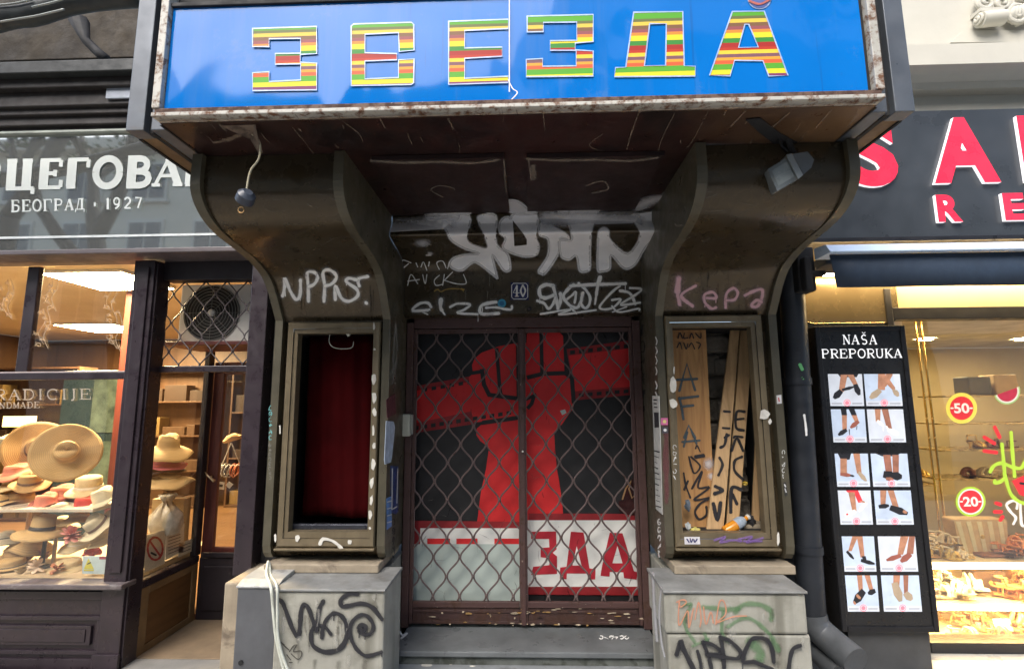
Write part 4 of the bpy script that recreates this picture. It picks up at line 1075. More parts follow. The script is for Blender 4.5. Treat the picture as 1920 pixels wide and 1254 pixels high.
stroke([(1000, 600), (985, 650), (960, 680)], 7); stroke([(570, 440), (640, 430)], 7); stroke([(950, 620), (1010, 590)], 6); stroke([(600, 790), (655, 785)], 6)
ART += [(kb([(1180, 700), (1215, 690), (1225, 715), (1195, 730)]), 4, 5.5)]
# lower lettering
ART += [(kc([(910, 275), (1640, 278), (1650, 322), (910, 320)]), 2, 6), (kc([(895, 318), (1590, 318), (1600, 745), (900, 735)]), 3, 6), (kc([(900, 735), (1640, 735), (1640, 790), (900, 785)]), 2, 6)]
ART += [(kc([(150, 320), (862, 328), (862, 372), (150, 372)]), 2, 6), (kc([(150, 345), (228, 345), (228, 470), (150, 470)]), 2, 7), (kc([(228, 368), (862, 368), (862, 470), (228, 470)]), 3, 6.5), (kc([(150, 468), (862, 468), (862, 870), (150, 870)]), 4, 9)]
for a, b_ in ((272, 415), (455, 588), (694, 862)): ART.append((kc([(a, 433), (b_, 433), (b_, 470), (a, 470)]), 1, 8))
RL = [kc([(925, 390), (1082, 388), (1085, 500), (1060, 522), (1088, 545), (1088, 655), (925, 662), (938, 610), (1040, 600), (1040, 557), (985, 550), (985, 492), (1040, 488), (1038, 435), (925, 435)]),
      kc([(1175, 390), (1255, 395), (1292, 620), (1330, 625), (1328, 690), (1285, 690), (1280, 652), (1150, 652), (1148, 688), (1105, 686), (1108, 615), (1148, 610)]),
      kc([(1420, 395), (1500, 400), (1572, 638), (1595, 645), (1588, 690), (1510, 682), (1505, 645), (1420, 642), (1418, 672), (1362, 666), (1370, 612)])]
for p in RL: ART.append((p, 5, 8))
ART += [(kc([(1212, 480), (1242, 602), (1185, 602)]), 3, 8.5), (kc([(1468, 480), (1500, 588), (1436, 588)]), 3, 8.5)]
ART += [(kb([(165, 100), (890, 112), (890, 165), (165, 165)]), 4, 6)]
xcut = 981
for keep, R, mbk in ((True, dl, MB()), (False, dr, MB())):
    for i, (pts, mi, lay) in enumerate(ART):
        pts = [(max(770, min(1198, x)), max(600, min(1148, y))) for x, y in pts]
        c = clip_poly(pts, xcut, keep)
        if len(c) < 3: continue
        area = abs(sum(a[0] * b_[1] - b_[0] * a[1] for a, b_ in zip(c, c[1:] + c[:1])))
        if area < 2: continue
        F = plane(YD - .001 - lay * .0012 - i * .00001)
        mbk.poly([[F(*q) for q in c]], mi)
    mbk.build("mural_paint", MUR, R)
    rq_ = random.Random(5 if keep else 6); sm = MB(); FS = plane(YD - .0145)
    for i in range(46):
        x = rq_.uniform(778, 972) if keep else rq_.uniform(992, 1190); y = rq_.uniform(615, 1135); l = rq_.uniform(2, 26); a = rq_.uniform(-.5, .5) + (1.57 if i % 3 else 0)
        sm.ribbon([(x, y), (x + math.cos(a) * l * .5 + rq_.uniform(-2, 2), y + math.sin(a) * l * .5), (x + math.cos(a) * l, y + math.sin(a) * l)], rq_.uniform(.6, 3.2 if i % 3 else 1.2), FS, .0005, mi=i % 3, taper=True)
    sm.build("scuffs", [spray("pale scuff", (.42, .38, .34), .7, .4, .8, .9, 50), spray("dark scuff", (.02, .012, .012), .8, .5, .8, .9, 40), spray("dusty scuff", (.20, .16, .14), .9, .35, .9, .9, 30)], R)
# broken corner of the right door
m = MB().poly([[P(x, y, YD - .014) for x, y in kc([(1500, 190), (1520, 110), (1560, 60), (1600, 50), (1600, 290), (1540, 285), (1478, 260), (1475, 200)])]])
m.build("broken_corner", mat("splintered dark hole", (.03, .004, .004), .9, 0, .6, 20, .3), dr)
m = MB(); F = plane(YD - .016)
m.ribbon(kc([(1500, 185), (1520, 120), (1555, 70), (1540, 120), (1560, 180), (1585, 150)]), 3, F, .001, smooth=False); m.build("splinters", mat("raw wood splinter", (.35, .2, .09), .8), dr)
# dark hall behind so that nothing shows light through the cracks
m = MB().box(XLi - .02, XRi + .02, YD + .1, YD + .12, 0, ZS).box(XLi - .02, XLi - .003, YG + .06, YD + .1, 0, ZS).box(XRi + .003, XRi + .02, YG + .06, YD + .1, 0, ZS).box(XLi, XRi, YG + .02, YD + .1, zg1 + .062, zg1 + .08)
m.build("back_panel", M_black, H)

# ------------------------------------------------------------------ steps and pedestals
zs1 = zg0 - .004
ys1 = PZ(985, 1222, zs1).y
E = thing("entrance_step", "worn dark stone steps in front of the gate", "step", (0, ys1, 0))
sx0, sx1 = P(738, 1222, ys1).x, P(1243, 1224, ys1).x
MB().box(sx0, sx1, ys1, YD + .1, zs1 - .03, zs1).build("upper_tread", M_step, E, bevel=.006)
MB().box(sx0 + .012, sx1 - .004, ys1 + .02, YD, zs1 - .075, zs1 - .031).build("riser", M_riser, E)
zs2 = zs1 - .076
MB().box(sx0 - .02, sx1 + .012, ys1 - .55, YD, 0.002, zs2).build("lower_tread", mat("grey lower step", (.2, .215, .225), .5, 0, .25, 4, .2, 40, dirt=(.1, .1, .1), dscale=6, damt=.42), E, bevel=.006)
m = MB(); S2 = planeZ(zs2)
for x, y, w, h in [(768, 1236, 14, 2.5), (779, 1240, 16, 2.5), (800, 1246, 22, 5), (803, 1235, 8, 2), (845, 1244, 8, 3), (875, 1241, 14, 2), (886, 1248, 12, 2)]:
    m.poly([[S2(x + math.cos(a) * w * .5, y + math.sin(a) * h * .6, .003) for a in [j * .785 for j in range(8)]]])
m.build("white_paint_scrap", M_flake, E)
m = MB(); S1 = planeZ(zs1); 
squig(m, 1127, 1194, 8, 7, 6, 2.2, S1)
m.ribbon([(750, 1184), (755, 1190), (764, 1186), (752, 1196)], 4, S1, .003)
m.build("white_tag", M_wmark, E)

YPd = 2.62
zl = P(620, 1108, YPd).z
def pedestal(label, pl, pr, backL, backR, split=False):
    x0, x1 = P(pl, 1170, YPd).x, P(pr, 1170, YPd).x
    R = thing("stone_pedestal", label, "pedestal", ((x0 + x1) / 2, YPd, 0), "stone pedestals under the display pillars")
    bx0, bx1 = (x0, XLi - .001) if x0 < 0 else (XRi + .001, x1)
    MB().box(bx0 + .004, bx1 - .004, 2.951, YG + .3, 0, zl - .002).build("jamb_stone", M_stone, R, bevel=.006)
    if not split: MB().box(x0, x1, YPd, 2.95, 0, zl).build("stone_block", M_stone, R, bevel=.01)
    else:
        zc = P(1380, 1190, YPd).z
        MB().box(x0, x1, YPd, 2.95, zc + .003, zl).build("stone_block", M_stone, R, bevel=.012)
        MB().box(x0 + .01, x1 + .012, YPd + .006, 2.95, 0, zc).build("stone_block", M_stone, R, bevel=.012)
    # sloping cap, then the rough strip of masonry under the pillar
    cap = [(YPd - .012, zl + .001), (YPd - .012, zl + .013), (YP - .06, zl + .016), (YG, zl + .016), (YG, zl + .001)]
    MB().extx([(min(a, 2.955), b_) for a, b_ in cap], x0 - .004, x1 + .004, closed=True, caps=True).build("ledge_cap", M_cap, R, bevel=.004)
    MB().box(backL + .03, backR - .02, YP - .035, YG, zl + .017, PROF[-1][1] - .001).build("masonry_strip", M_stone_b, R, bevel=.006)
    return R, x0, x1
pdl, pl0, pl1 = pedestal("pale stone pedestal with black spiral tag under the curtained showcase", 514, 720, XL, XLi)
pdr, pr0, pr1 = pedestal("pale stone pedestal with green and orange scrawl under the broken showcase", 1247, 1515, XRi, XR, True)
# jamb side stone beside the steps
MB().box(XLi - .09, XLi + .0, YPd + .02, YG + .3, 0, zl - .002).build("side_block", M_stone, pdl, bevel=.006) if pl1 < XLi - .09 else None
F = plane(YPd - .001)
k = lambda p: conv(p, 400, 1000, 4.937)
m = MB(); m.halo = 1; m.drip = .1
for p, w in [([(612, 612), (650, 660), (720, 850), (765, 935), (790, 945), (800, 860), (812, 710), (840, 655), (880, 690), (920, 800), (960, 890)], 9), ([(1015, 625), (980, 700), (965, 800), (955, 900)], 9), ([(950, 830), (905, 920), (920, 1030), (1000, 1085), (1090, 1092), (1180, 1055), (1235, 950), (1225, 830), (1180, 755), (1110, 738), (1050, 790), (1015, 870), (1003, 960)], [9, 11, 9, 8]), ([(960, 850), (1030, 860), (1088, 930)], 7), ([(1335, 558), (1250, 560), (1180, 610), (1190, 670), (1260, 665), (1370, 645), (1470, 680), (1560, 790)], 9), ([(1375, 880), (1350, 868), (1375, 840), (1410, 865), (1385, 900), (1345, 870)], 9), ([(1350, 900), (1400, 935), (1460, 915), (1480, 850), (1440, 775), (1370, 750), (1295, 800), (1265, 880), (1275, 970), (1330, 1070), (1420, 1130), (1555, 1095)], 8)]:
    m.ribbon(k(p), w, F, .003)
m.build("black_tag", [M_kspray, M_khalo], pdl)
m = MB()
for p in [[(620, 1000), (660, 1030), (640, 1020), (700, 1075)], [(705, 1090), (740, 1040), (770, 1030), (740, 1090), (810, 1085), (815, 1130), (780, 1160), (720, 1110)], [(680, 1120), (715, 1165)], [(705, 1190), (730, 1190)]]: m.ribbon(k(p), 2.4, F, .003)
m.build("small_scrawl", spray("dark marker", (.06, .055, .045), .2, .85), pdl)
k = lambda p: conv(p, 1200, 1000, 4.364)
m = MB(); m.halo = 1; m.drip = .1
for p, w in [([(300, 985), (335, 880), (350, 930), (400, 1030), (450, 1130)], 10), ([(470, 960), (490, 1030), (505, 1130)], 7), ([(515, 885), (560, 1000), (590, 1130)], 8), ([(520, 885), (600, 910), (660, 960), (640, 985), (545, 985)], 8), ([(660, 845), (680, 980), (690, 1130)], 9), ([(665, 850), (740, 880), (820, 960), (810, 1010), (760, 1020), (560, 990)], 8), ([(1095, 1045), (1080, 940), (1040, 870), (970, 850), (900, 880), (840, 1040), (940, 1050), (1080, 1110)], 9), ([(1215, 1130), (1230, 1010), (1255, 940), (1310, 915)], 9)]:
    m.ribbon(k(p), w, F, .004)
m.build("black_tag", [M_kspray, M_khalo], pdr)
m = MB()
for p, w in [([(350, 590), (420, 575), (380, 660), (370, 760), (450, 890)], 8), ([(520, 600), (620, 610), (720, 620), (800, 610)], 12), ([(680, 640), (670, 800), (720, 880)], 9), ([(780, 640), (850, 580), (980, 580), (1070, 630), (1075, 700)], 13), ([(720, 760), (850, 690), (950, 720), (1060, 820)], 10), ([(530, 820), (560, 900)], 9), ([(900, 880), (980, 960), (980, 1030)], 24), ([(1080, 850), (1130, 950)], 14), ([(430, 920), (560, 860)], 7)]: m.ribbon(k(p), w, F, .003)
m.build("green_scrawl", M_gspray, pdr)
m = MB()
for p in [[(300, 560), (350, 540), (380, 560), (330, 600), (320, 560), (320, 750), (390, 630), (400, 770), (430, 640), (440, 610)], [(450, 700), (480, 560), (500, 690), (490, 760)], [(520, 600), (540, 740), (580, 640), (600, 730)], [(620, 740), (650, 560), (690, 560), (700, 660), (620, 730), (760, 680), (870, 672)]]: m.ribbon(k(p), 3.2, F, .0045)
m.build("orange_scrawl", M_peach, pdr)
# splash stains low on both pedestals
rs_ = random.Random(15)
for R_, xa_, xb_ in ((pdl, 530, 712), (pdr, 1255, 1508)):
    m = MB()
    for i in range(22):
        x = rs_.uniform(xa_, xb_); y = rs_.uniform(1112, 1250); l = rs_.uniform(8, 46)
        m.ribbon([(x, y), (x + rs_.uniform(-3, 3), y + l * .5), (x + rs_.uniform(-4, 4), y + l)], [rs_.uniform(3, 14), rs_.uniform(3, 12), 2], F, .0012, mi=i % 2)
    m.build("water_stains", [spray("brown grey stain", (.10, .09, .065), 1.0, .42, .9, .9, 30), spray("pale lime stain", (.5, .49, .44), 1.0, .35, .9, .9, 30)], R_)
# white paint down the inner side of the right pedestal
SX = planeX(pr0)
m = MB(); m.ribbon([(1224, 1075), (1227, 1140), (1232, 1200)], 10, SX, .003); m.ribbon([(1240, 1100), (1236, 1150), (1240, 1200), (1246, 1230)], 6, SX, .003)
m.build("white_smear", M_wspray_soft, pdr)

# grey sheet box and stone post at the left pedestal
yb = 2.66
m = MB().box(P(441, 1170, yb).x, pl0 - .012, yb, YG + .1, 0, P(470, 1102, yb).z)
W = thing("cable_box", "grey galvanised sheet box with pale cap beside the left pedestal", "cable box", (P(470, 1170, yb).x, yb, 0))
m.build("casing", M_sheet, W, bevel=.006)
zc = P(470, 1102, yb).z
m = MB().extx([(yb - .008, zc + .001), (yb - .008, zc + .012), (yb + .05, zc + .03), (yb + .12, zc + .036), (YG, zc + .036), (YG, zc + .001)], P(440, 1170, yb).x, pl0 - .008, closed=True, caps=True)
m.build("cap", mat("pale zinc cap", (.45, .46, .45), .4, .3, .2, 6, .1, dirt=(.25, .25, .25), dscale=6), W, bevel=.004)
m = MB().lathe([(0, 0), (.012, 0), (.012, .006), (0, .006)], Matrix.Translation(P(452, 1241, yb)) @ Matrix.Rotation(math.pi / 2, 4, 'X'), 12)
m.build("bolt", M_black, W)
yb2 = 2.95
m = MB().box(P(415, 1170, yb2).x, P(450, 1170, yb2).x, yb2, YG + .2, 0, P(430, 1092, yb2).z)
tag(m.build("stone_post", M_stone_b, bevel=.012), "worn beige stone block under the purple shop post", "stone block")
# two white cables down the pedestal
def cable(label, pts, r, Ys, mt=M_cable, name="white_cable", group="white cables down the left pedestal"):
    p = catmull([tuple(P(x, y, Y)) for (x, y), Y in zip(pts, Ys)], 6)
    tag(MB().tube(p, r, 8).build(name, mt, smooth=True), label, "cable", group)
cable("white cable on the left of the pair down the pedestal", [(503, 1052), (500, 1075), (508, 1100), (512, 1140), (517, 1190), (527, 1235), (538, 1275)], .0075, [2.83, 2.75, 2.60, 2.60, 2.60, 2.60, 2.60])
cable("white cable on the right of the pair down the pedestal", [(505, 1055), (508, 1078), (519, 1098), (520, 1140), (521, 1190), (530, 1230), (548, 1275)], .0065, [2.83, 2.76, 2.595, 2.592, 2.592, 2.592, 2.592])

# ------------------------------------------------------------------ things on the jambs
def jamb_card(label, pts, X, mt, cat="sticker", name="sticker", th=.003, extra=None, group=None):
    R = thing(name, label, cat, PX(*pts[-1], X), group)
    s = 1 if X < 0 else -1
    MB().slab([PX(x, y, X + s * .004) for x, y in pts], (-s * th, 0, 0)).build("sheet", mt, R)
    return R
k = lambda p: conv(p, 690, 560, 2.325)
XJ = XLi
m_pale = flat("pale blue poster", (.42, .50, .60), .5, .25, 25)
m_navy = flat("navy poster", (.03, .05, .16), .4, .5, 18)
m_bl2 = flat("bright blue poster", (.10, .22, .48), .4, .5, 18)
R = jamb_card("pale blue and white flyer on the left gate jamb", k([(80, 532), (112, 535), (118, 560), (105, 690), (100, 712), (74, 722), (72, 700)]), XJ, m_pale, "flyer", "flyer", group="flyers on the left jamb")
R = jamb_card("dark blue framed flyer below the pale one on the left jamb", k([(100, 728), (132, 730), (132, 925), (122, 940), (102, 930)]), XJ, m_navy, "flyer", "flyer", .006, group="flyers on the left jamb")
m = MB(); SJ = planeX(XJ + .006)
m.ribbon(k([(106, 740), (104, 915)]), 2, SJ, .002, smooth=False); m.ribbon(k([(130, 740), (126, 890)]), 1.5, SJ, .002, smooth=False); m.ribbon(k([(104, 918), (126, 905)]), 2, SJ, .002, smooth=False)
m.build("border", M_white, R)
R = jamb_card("torn bright blue flyer at the front edge of the left jamb", k([(82, 870), (102, 860), (104, 990), (84, 1005)]), XJ, m_bl2, "flyer", "flyer", group="flyers on the left jamb")
m = MB(); 
for i in range(4): m.ribbon(k([(85, 885 + i * 30), (102, 880 + i * 30)]), 2, planeX(XJ + .004), .003)
m.build("print", M_white, R)
jamb_card("torn maroon sticker high on the left jamb", k([(80, 440), (118, 412), (122, 500), (84, 520)]), XJ, flat("maroon sticker", (.09, .03, .035), .6, .5, 30))
m = MB(); 
for i in range(10): m.ribbon(k([(random.uniform(82, 130), random.uniform(60, 400)) for _ in range(2)]), random.uniform(1, 3), planeX(XJ), .003)
squig(m, 738, 978, 5, 14, 7, 2.2, planeX(XJ), mi=1, vert=True)
m.build("scratches", [M_wfaint, M_kspray], LP)
# long white sticker strip on the right jamb
k = lambda p: conv(p, 1190, 560, 2.325)
R = jamb_card("long narrow white sticker strip down the right gate jamb", k([(76, 422), (106, 424), (112, 612), (120, 940), (92, 915), (84, 640)]), XRi, flat("dirty white paper", (.5, .5, .47), .7, .2, 14), "sticker", "sticker")
m = MB(); SJ = planeX(XRi - .004)
m.poly([[SJ(x, y, .002) for x, y in k([(84, 494), (104, 496), (106, 560), (86, 562)])]])
for i in range(14): m.ribbon(k([(84 + i * .8, 590 + i * 24 if i > 2 else 440 + i * 16), (98 + i * 1.1 + random.uniform(-6, 6), 596 + i * 24 if i > 2 else 441 + i * 16)]), random.uniform(1, 3), SJ, .002)
m.build("print", flat("black print", (.03, .03, .035)), R)
m = MB()
squig(m, 1236, 978, 6, 12, 5, 1.8, planeX(XRi), vert=True)
squig(m, 1205, 620, 8, 24, 6, 2.6, planeX(XRi), mi=1, vert=True)
m.build("jamb_tags", [M_wmark, M_kspray], RP)
for lab, x, y, r, c in [("small pink sticker on the rim beside the plywood board", 1246, 790, 6.5, (.55, .14, .3)), ("small black sticker under the pink one on the rim", 1247, 806, 6, (.06, .06, .07))]:
    R = thing("sticker", lab, "sticker", P(x, y, YP)); F2 = plane(YP - .001)
    m = MB().slab([P(x - r, y - r, YP - .004), P(x + r, y - r, YP - .004), P(x + r, y + r, YP - .004), P(x - r, y + r, YP - .004)], (0, .002, 0)); m.build("sheet", flat(lab[:20], c, .4), R)
    m = MB().disc(x, y, r * .5, plane(YP - .005), .001); m.build("print", flat(lab[:12] + " print", (.6, .55, .2) if c[0] > .3 else (.6, .6, .6)), R)
def facecard(label, quad, Y, c, ink, lines):
    R = thing("sticker", label, "sticker", P(*quad[-1], Y))
    MB().slab([P(x, y, Y - .003) for x, y in quad], (0, .002, 0)).build("sheet", flat(label[:22], c, .5), R)
    m = MB()
    for p in lines: m.ribbon(p, 2.2, plane(Y - .004), .001)
    m.build("print", flat(label[:14] + " ink", ink), R)
facecard("white sticker with blue scrawl on the lower frame of the broken showcase", [(1283, 1006), (1312, 1006), (1313, 1020), (1284, 1020)], rf['FY'], (.62, .6, .62), (.03, .03, .12), [[(1288, 1010), (1292, 1016)], [(1294, 1009), (1296, 1016), (1299, 1010)], [(1301, 1011), (1303, 1016), (1307, 1010)]])
facecard("small white sticker with red mark on the right rim", [(1456, 741), (1465, 740), (1466, 756), (1457, 757)], YP, (.6, .6, .6), (.5, .05, .06), [[(1460, 746), (1461, 752)]])
facecard("tiny black sticker with white letters on the right rim", [(1469, 904), (1474, 904), (1477, 928), (1472, 930)], YP, (.03, .03, .03), (.6, .6, .6), [[(1471, 908), (1473, 912)], [(1472, 916), (1474, 922)]])
# intercom box on the left gate stile
q0, q1 = P(750, 776, YG - .06), P(768, 818, YG - .06)
R = thing("intercom_box", "yellowed white plastic box on the left gate post", "intercom", ((q0.x + q1.x) / 2, YG - .06, q1.z))
MB().box(q0.x, q1.x, YG - .06, YG - .021, q1.z, q0.z).build("casing", mat("yellowed plastic", (.5, .5, .42), .4, 0, .12, 8, .05), R, bevel=.008)
MB().box(q1.x + .001, q1.x + .014, YG - .05, YG - .021, q1.z + .012, q0.z - .004).build("side_cover", mat("grey plastic", (.3, .3, .27), .5), R, bevel=.004)

# ------------------------------------------------------------------ lamp fittings under the marquee
q = lambda x, y, Y: tuple(P(x, y, Y))
top = PZ(484, 262, ZS - .04)
Yc = top.y
R = thing("hanging_lamp_holder", "black lamp holder dangling on a pale cable under the marquee", "lamp holder", P(460, 382, Yc))
MB().tube(catmull([tuple(PZ(470, 250, ZS - .005)), tuple(top), q(488, 278, Yc), q(484, 300, Yc), q(470, 320, Yc), q(464, 345, Yc), q(462, 366, Yc)], 6), .004, 8).build("cable", mat("yellowed cable", (.42, .38, .26), .5), R, smooth=True)
c0 = P(460, 372, Yc)
A = Matrix.Translation(c0) @ Euler((math.radians(35), math.radians(48), 0)).to_matrix().to_4x4()
MB().lathe([(0, .035), (.018, .035), (.034, .02), (.036, -.012), (.03, -.016), (0, -.016)], A, 20).build("holder", mat("slate bakelite", (.045, .055, .075), .4, 0, .2, 9, 0), R, smooth=True, auto=True)
rg = [tuple(P(452 + 5.5 * math.cos(a), 394 + 5.5 * math.sin(a), Yc)) for a in [j * .52 for j in range(13)]]
MB().tube(rg, .0022, 6).build("ring", mat("brass ring", (.35, .22, .1), .35, .9), R, smooth=True)
# floodlight
Yf = 2.02
R = thing("floodlight", "grey box floodlight hanging askew under the right end of the marquee", "floodlight", P(1480, 320, Yf))
k = lambda p: conv(p, 1200, 260, 3.3)
fl = k([(790, 190), (920, 110), (985, 245), (850, 325)])
pts = [P(x, y, Yf) for x, y in fl]
MB().slab(pts, (.02, .09, .02)).build("lens_housing", mat("weathered grey cast metal", (.16, .18, .185), .5, .3, .2, 8, .2), R, bevel=.008)
gl = k([(815, 200), (908, 140), (955, 235), (858, 292)])
MB().poly([[P(x, y, Yf - .002) for x, y in gl]]).build("lens_glass", mat("dusty lens", (.24, .27, .27), .25, 0, .2, 6, 0), R)
rm = k([(905, 100), (940, 92), (1010, 225), (980, 250)])
MB().slab([P(x, y, Yf - .012) for x, y in rm], (.02, .12, .02)).build("clamp_band", mat("pale clamp metal", (.3, .32, .32), .4, .5), R, bevel=.004)
bk = k([(942, 96), (1035, 80), (1078, 130), (1060, 180), (1012, 222)])
MB().slab([P(x, y, Yf + .01) for x, y in bk], (.02, .10, .02)).build("rear_housing", mat("grey ballast box", (.15, .165, .175), .5, .3, .2, 8, .2), R, bevel=.008)
MB().tube([tuple(PZ(1478, 262, ZS)), q(1482, 275, Yf + .05), q(1490, 288, Yf + .05)], .012, 8).tube([tuple(PZ(1460, 258, ZS)), q(1466, 274, Yf + .06), q(1478, 284, Yf + .06)], .006, 8).build("bracket", M_black, R)
# ------------------------------------------------------------------ hat shop (left)
M_pur = mat("purple brown shopfront paint", (.026, .018, .023), .34, 0, .25, 5, .15, 40, dirt=(.042, .034, .038), dscale=5, damt=.4, dsharp=.3, streak=12, samt=.35)
M_purd = mat("dark purple moulding", (.018, .013, .016), .5, 0, .3, 6, .15, 40)
M_brown = wood("varnished brown panel", (.075, .036, .012), (.15, .075, .026), .4, 14, 'y', .12)
M_red = wood("dark red door wood", (.05, .012, .010), (.10, .024, .018), .4, 16, 'z', .1)
M_dwood = mat("old dark cornice timber", (.022, .018, .017), .6, 0, .35, 6, .3, 30, dirt=(.04, .034, .03), dscale=6, damt=.4)
M_plas = mat("stained brown plaster", (.042, .033, .022), .9, 0, .45, 4, .5, 14, dirt=(.018, .016, .015), dscale=2.6, damt=.55, dsharp=.3, bdist=.02)
M_glass = glassmat("window glass", (.97, .97, .95), 1.7, .02)
YF = 3.30
def xz(px, py, Y): q = P(px, py, Y); return q.x, q.z
XSD = P(284, 850, 3.42).x                   # side window plane
zsill = P(120, 1089, YF).z
zwt = P(140, 497, YF).z
ztr_ = P(140, 705, YF).z
xpl, xpr = P(222, 850, YF).x, P(262, 850, YF).x
XF = -7.5
HSH = thing("hat_shop", "purple brown wooden hat shop front with glazed sign and recessed door", "shop front", (-3.2, YF, 0))
m = MB().box(xpl, xpr, YF - .02, YF + .11, .002, zwt + .02).box(xpl + .035, xpr - .03, YF - .034, YF - .0205, zsill + .06, zwt - .03)
m.box(xpr + .001, XSD + .02, YF + .01, YF + .12, .002, zwt + .02).box(xpr + .012, XSD - .0, YF - .003, YF + .009, .002, zwt)
m.box(xpl - .012, xpr + .012, YF - .04, YF - .021, .002, .14)
m.build("corner_pilaster", [M_pur], HSH, bevel=.006)
# stall riser with raised panel
m = MB().box(XF, xpl - .001, YF + .012, YF + .06, .002, zsill - .03).box(XF, xpl - .001, YF - .004, YF + .011, .03, .10).box(XF, xpl - .001, YF - .004, YF + .011, zsill - .11, zsill - .06)
for a in (P(192, 1150, YF).x - .95, P(192, 1150, YF).x - 2.1, P(192, 1150, YF).x - 3.25):
    m.box(a, a + .95, YF - .006, YF + .0115, .125, .15).box(a, a + .95, YF - .006, YF + .0115, .325, .35).box(a, a + .025, YF - .006, YF + .0115, .151, .324).box(a + .925, a + .95, YF - .006, YF + .0115, .151, .324)
    m.box(a + .06, a + .89, YF - .006, YF + .0112, .18, .295).box(a + .09, a + .86, YF - .012, YF - .0061, .20, .275)
m.build("stall_riser", M_pur, HSH, bevel=.006)
MB().box(XF, xpr + .02, YF - .075, YF + .05, zsill - .029, zsill + .004).build("window_sill", mat("weathered sill", (.12, .10, .10), .4, 0, .3, 8, .2, dirt=(.25, .23, .22), dscale=6, damt=.42), HSH, bevel=.008)
# window bars
m = MB().box(XF, xpl - .001, YF + .012, YF + .05, ztr_ - .022, ztr_ + .026); xm1, xm0 = P(58, 600, YF).x, P(36, 600, YF).x
m.box(xm0, xm1, YF + .014, YF + .052, ztr_ + .027, zwt - .001)
m.build("window_bars", M_pur, HSH, bevel=.005)
MB().box(XF, xpl - .001, YF + .013, YF + .030, ztr_ + .0265, ztr_ + .034).build("bar_highlight", mat("pale bar highlight", (.5, .42, .4), .4), HSH)  # highlight along the bar painted as a pale strip
MB().box(XF, xpl, YF + .03, YF + .034, zsill + .005, zwt).build("window_pane", M_glass, HSH)
# recessed side window, panel and door
zs_, zsb = P(284, 1092, 3.42).z, .05
YD2 = 4.0
MB().box(XSD - .05, XSD + .018, YF + .121, YD2, zs_ - .04, zs_ + .01).build("side_sill", M_pur, HSH, bevel=.006)
m = MB().box(XSD - .04, XSD, YF + .121, YD2, zsb, zs_ - .041, 0)
m.box(XSD + .001, XSD + .012, YF + .122, YF + .20, zsb, zs_ - .042, 1).box(XSD + .001, XSD + .012, YD2 - .06, YD2, zsb, zs_ - .042, 1)
m.box(XSD + .001, XSD + .012, YF + .201, YD2 - .061, zsb, zsb + .045, 1).box(XSD + .001, XSD + .012, YF + .201, YD2 - .061, zs_ - .09, zs_ - .042, 1)
m.build("side_panel", [M_brown, mat("worn tan stile", (.19, .12, .055), .5, 0, .3, 6, .15)], HSH, bevel=.003)
ztb = P(370, 692, 3.42).z
MB().box(XSD - .012, XSD - .008, YF + .121, YD2 - .05, zs_ + .011, ztb - .03).build("side_pane", M_glass, HSH)
MB().box(XSD - .03, XSD + .012, YD2 - .049, YD2 + .02, zs_ + .011, ztb + .3).build("side_post", M_purd, HSH, bevel=.004)
xq0, xq1 = P(447, 900, 3.2).x, P(481, 900, 3.2).x
zpost = P(450, 1090, 3.1).z
m = MB().box(xq0, xq1, 3.2, YD2, zpost, zwt + .03)
m.box(xq1 + .001, XL - .001, 3.30, 3.40, 0, zwt + .4, 1).box(xq0 + .005, xq1, 3.21, YD2, .002, zpost - .001, 1)  # recess beside the post, its shade put in as a black box
m.build("door_post", [M_pur, M_black], HSH, bevel=.005)
MB().box(XSD + .013, xq0 - .001, 3.40, 3.46, ztb - .022, ztb + .022).build("transom_bar", M_pur, HSH, bevel=.005)
MB().box(XSD + .013, xq0 - .001, 3.36, 3.46, P(380, 527, 3.4).z, zwt + .03).build("transom_head", M_purd, HSH, bevel=.005)
# lattice over the door
x0, x1, z0, z1 = XSD + .013, xq0 - .001, ztb + .022, P(380, 527, 3.4).z
m = MB(); w, h = .152, .205; n = 8
for i in range(-1, n + 2):
    xc = x0 + i * w / 2; run = []
    for q in range(41):
        z = z0 + (z1 - z0) * q / 40; ph = ((z - z0) / h) % 1
        s = max(-1, min(1, 1.35 * (4 * abs(ph - .5) - 1)))
        x = xc + (1 if i % 2 else -1) * s * (w / 4 - .003)
        run.append((min(max(x, x0), x1), 3.43 + (.003 if i % 2 else -.003), z))
    if x0 - .02 < xc < x1 + .02: m.tube(run, .0048, 6)
m.build("door_lattice", mat("grey lattice paint", (.075, .062, .066), .5), HSH, smooth=True)
# shop door
zdt = ztb + .1; dxr = xq0 + .1
R = HSH
zk = P(410, 1035, YD2).z
m = MB().box(XSD + .013, XSD + .10, YD2 + .02, YD2 + .06, .05, zdt).box(dxr - .1, dxr, YD2 + .02, YD2 + .06, .05, zdt).box(XSD + .101, dxr - .101, YD2 + .02, YD2 + .06, zk - .04, zk + .03).box(XSD + .101, dxr - .101, YD2 + .02, YD2 + .06, zdt - .1, zdt)
d = m.build("door", M_red, HSH, bevel=.004)
MB().box(XSD + .013, dxr, YD2 + .005, YD2 + .019, .05, zk - .041).box(XSD + .06, dxr - .05, YD2 - .008, YD2 + .004, .12, zk - .10).box(XSD + .03, dxr - .03, YD2 - .012, YD2 + .004, zk - .038, zk + .002).build("door_panel", M_purd, d, bevel=.006)
MB().box(XSD + .101, dxr - .101, YD2 + .035, YD2 + .039, zk + .031, zdt - .101).build("door_pane", M_glass, d)
hp = [tuple(P(x, y, YD2 - .03)) for x, y in [(384, 886), (392, 894), (402, 902)]]
MB().tube(hp, [.008, .006, .011], 8).tube([hp[1], tuple(Vector(hp[1]) + Vector((0, .05, 0)))], .006, 8).build("door_handle", mat("brass handle", (.6, .5, .33), .25, .9), d, smooth=True)
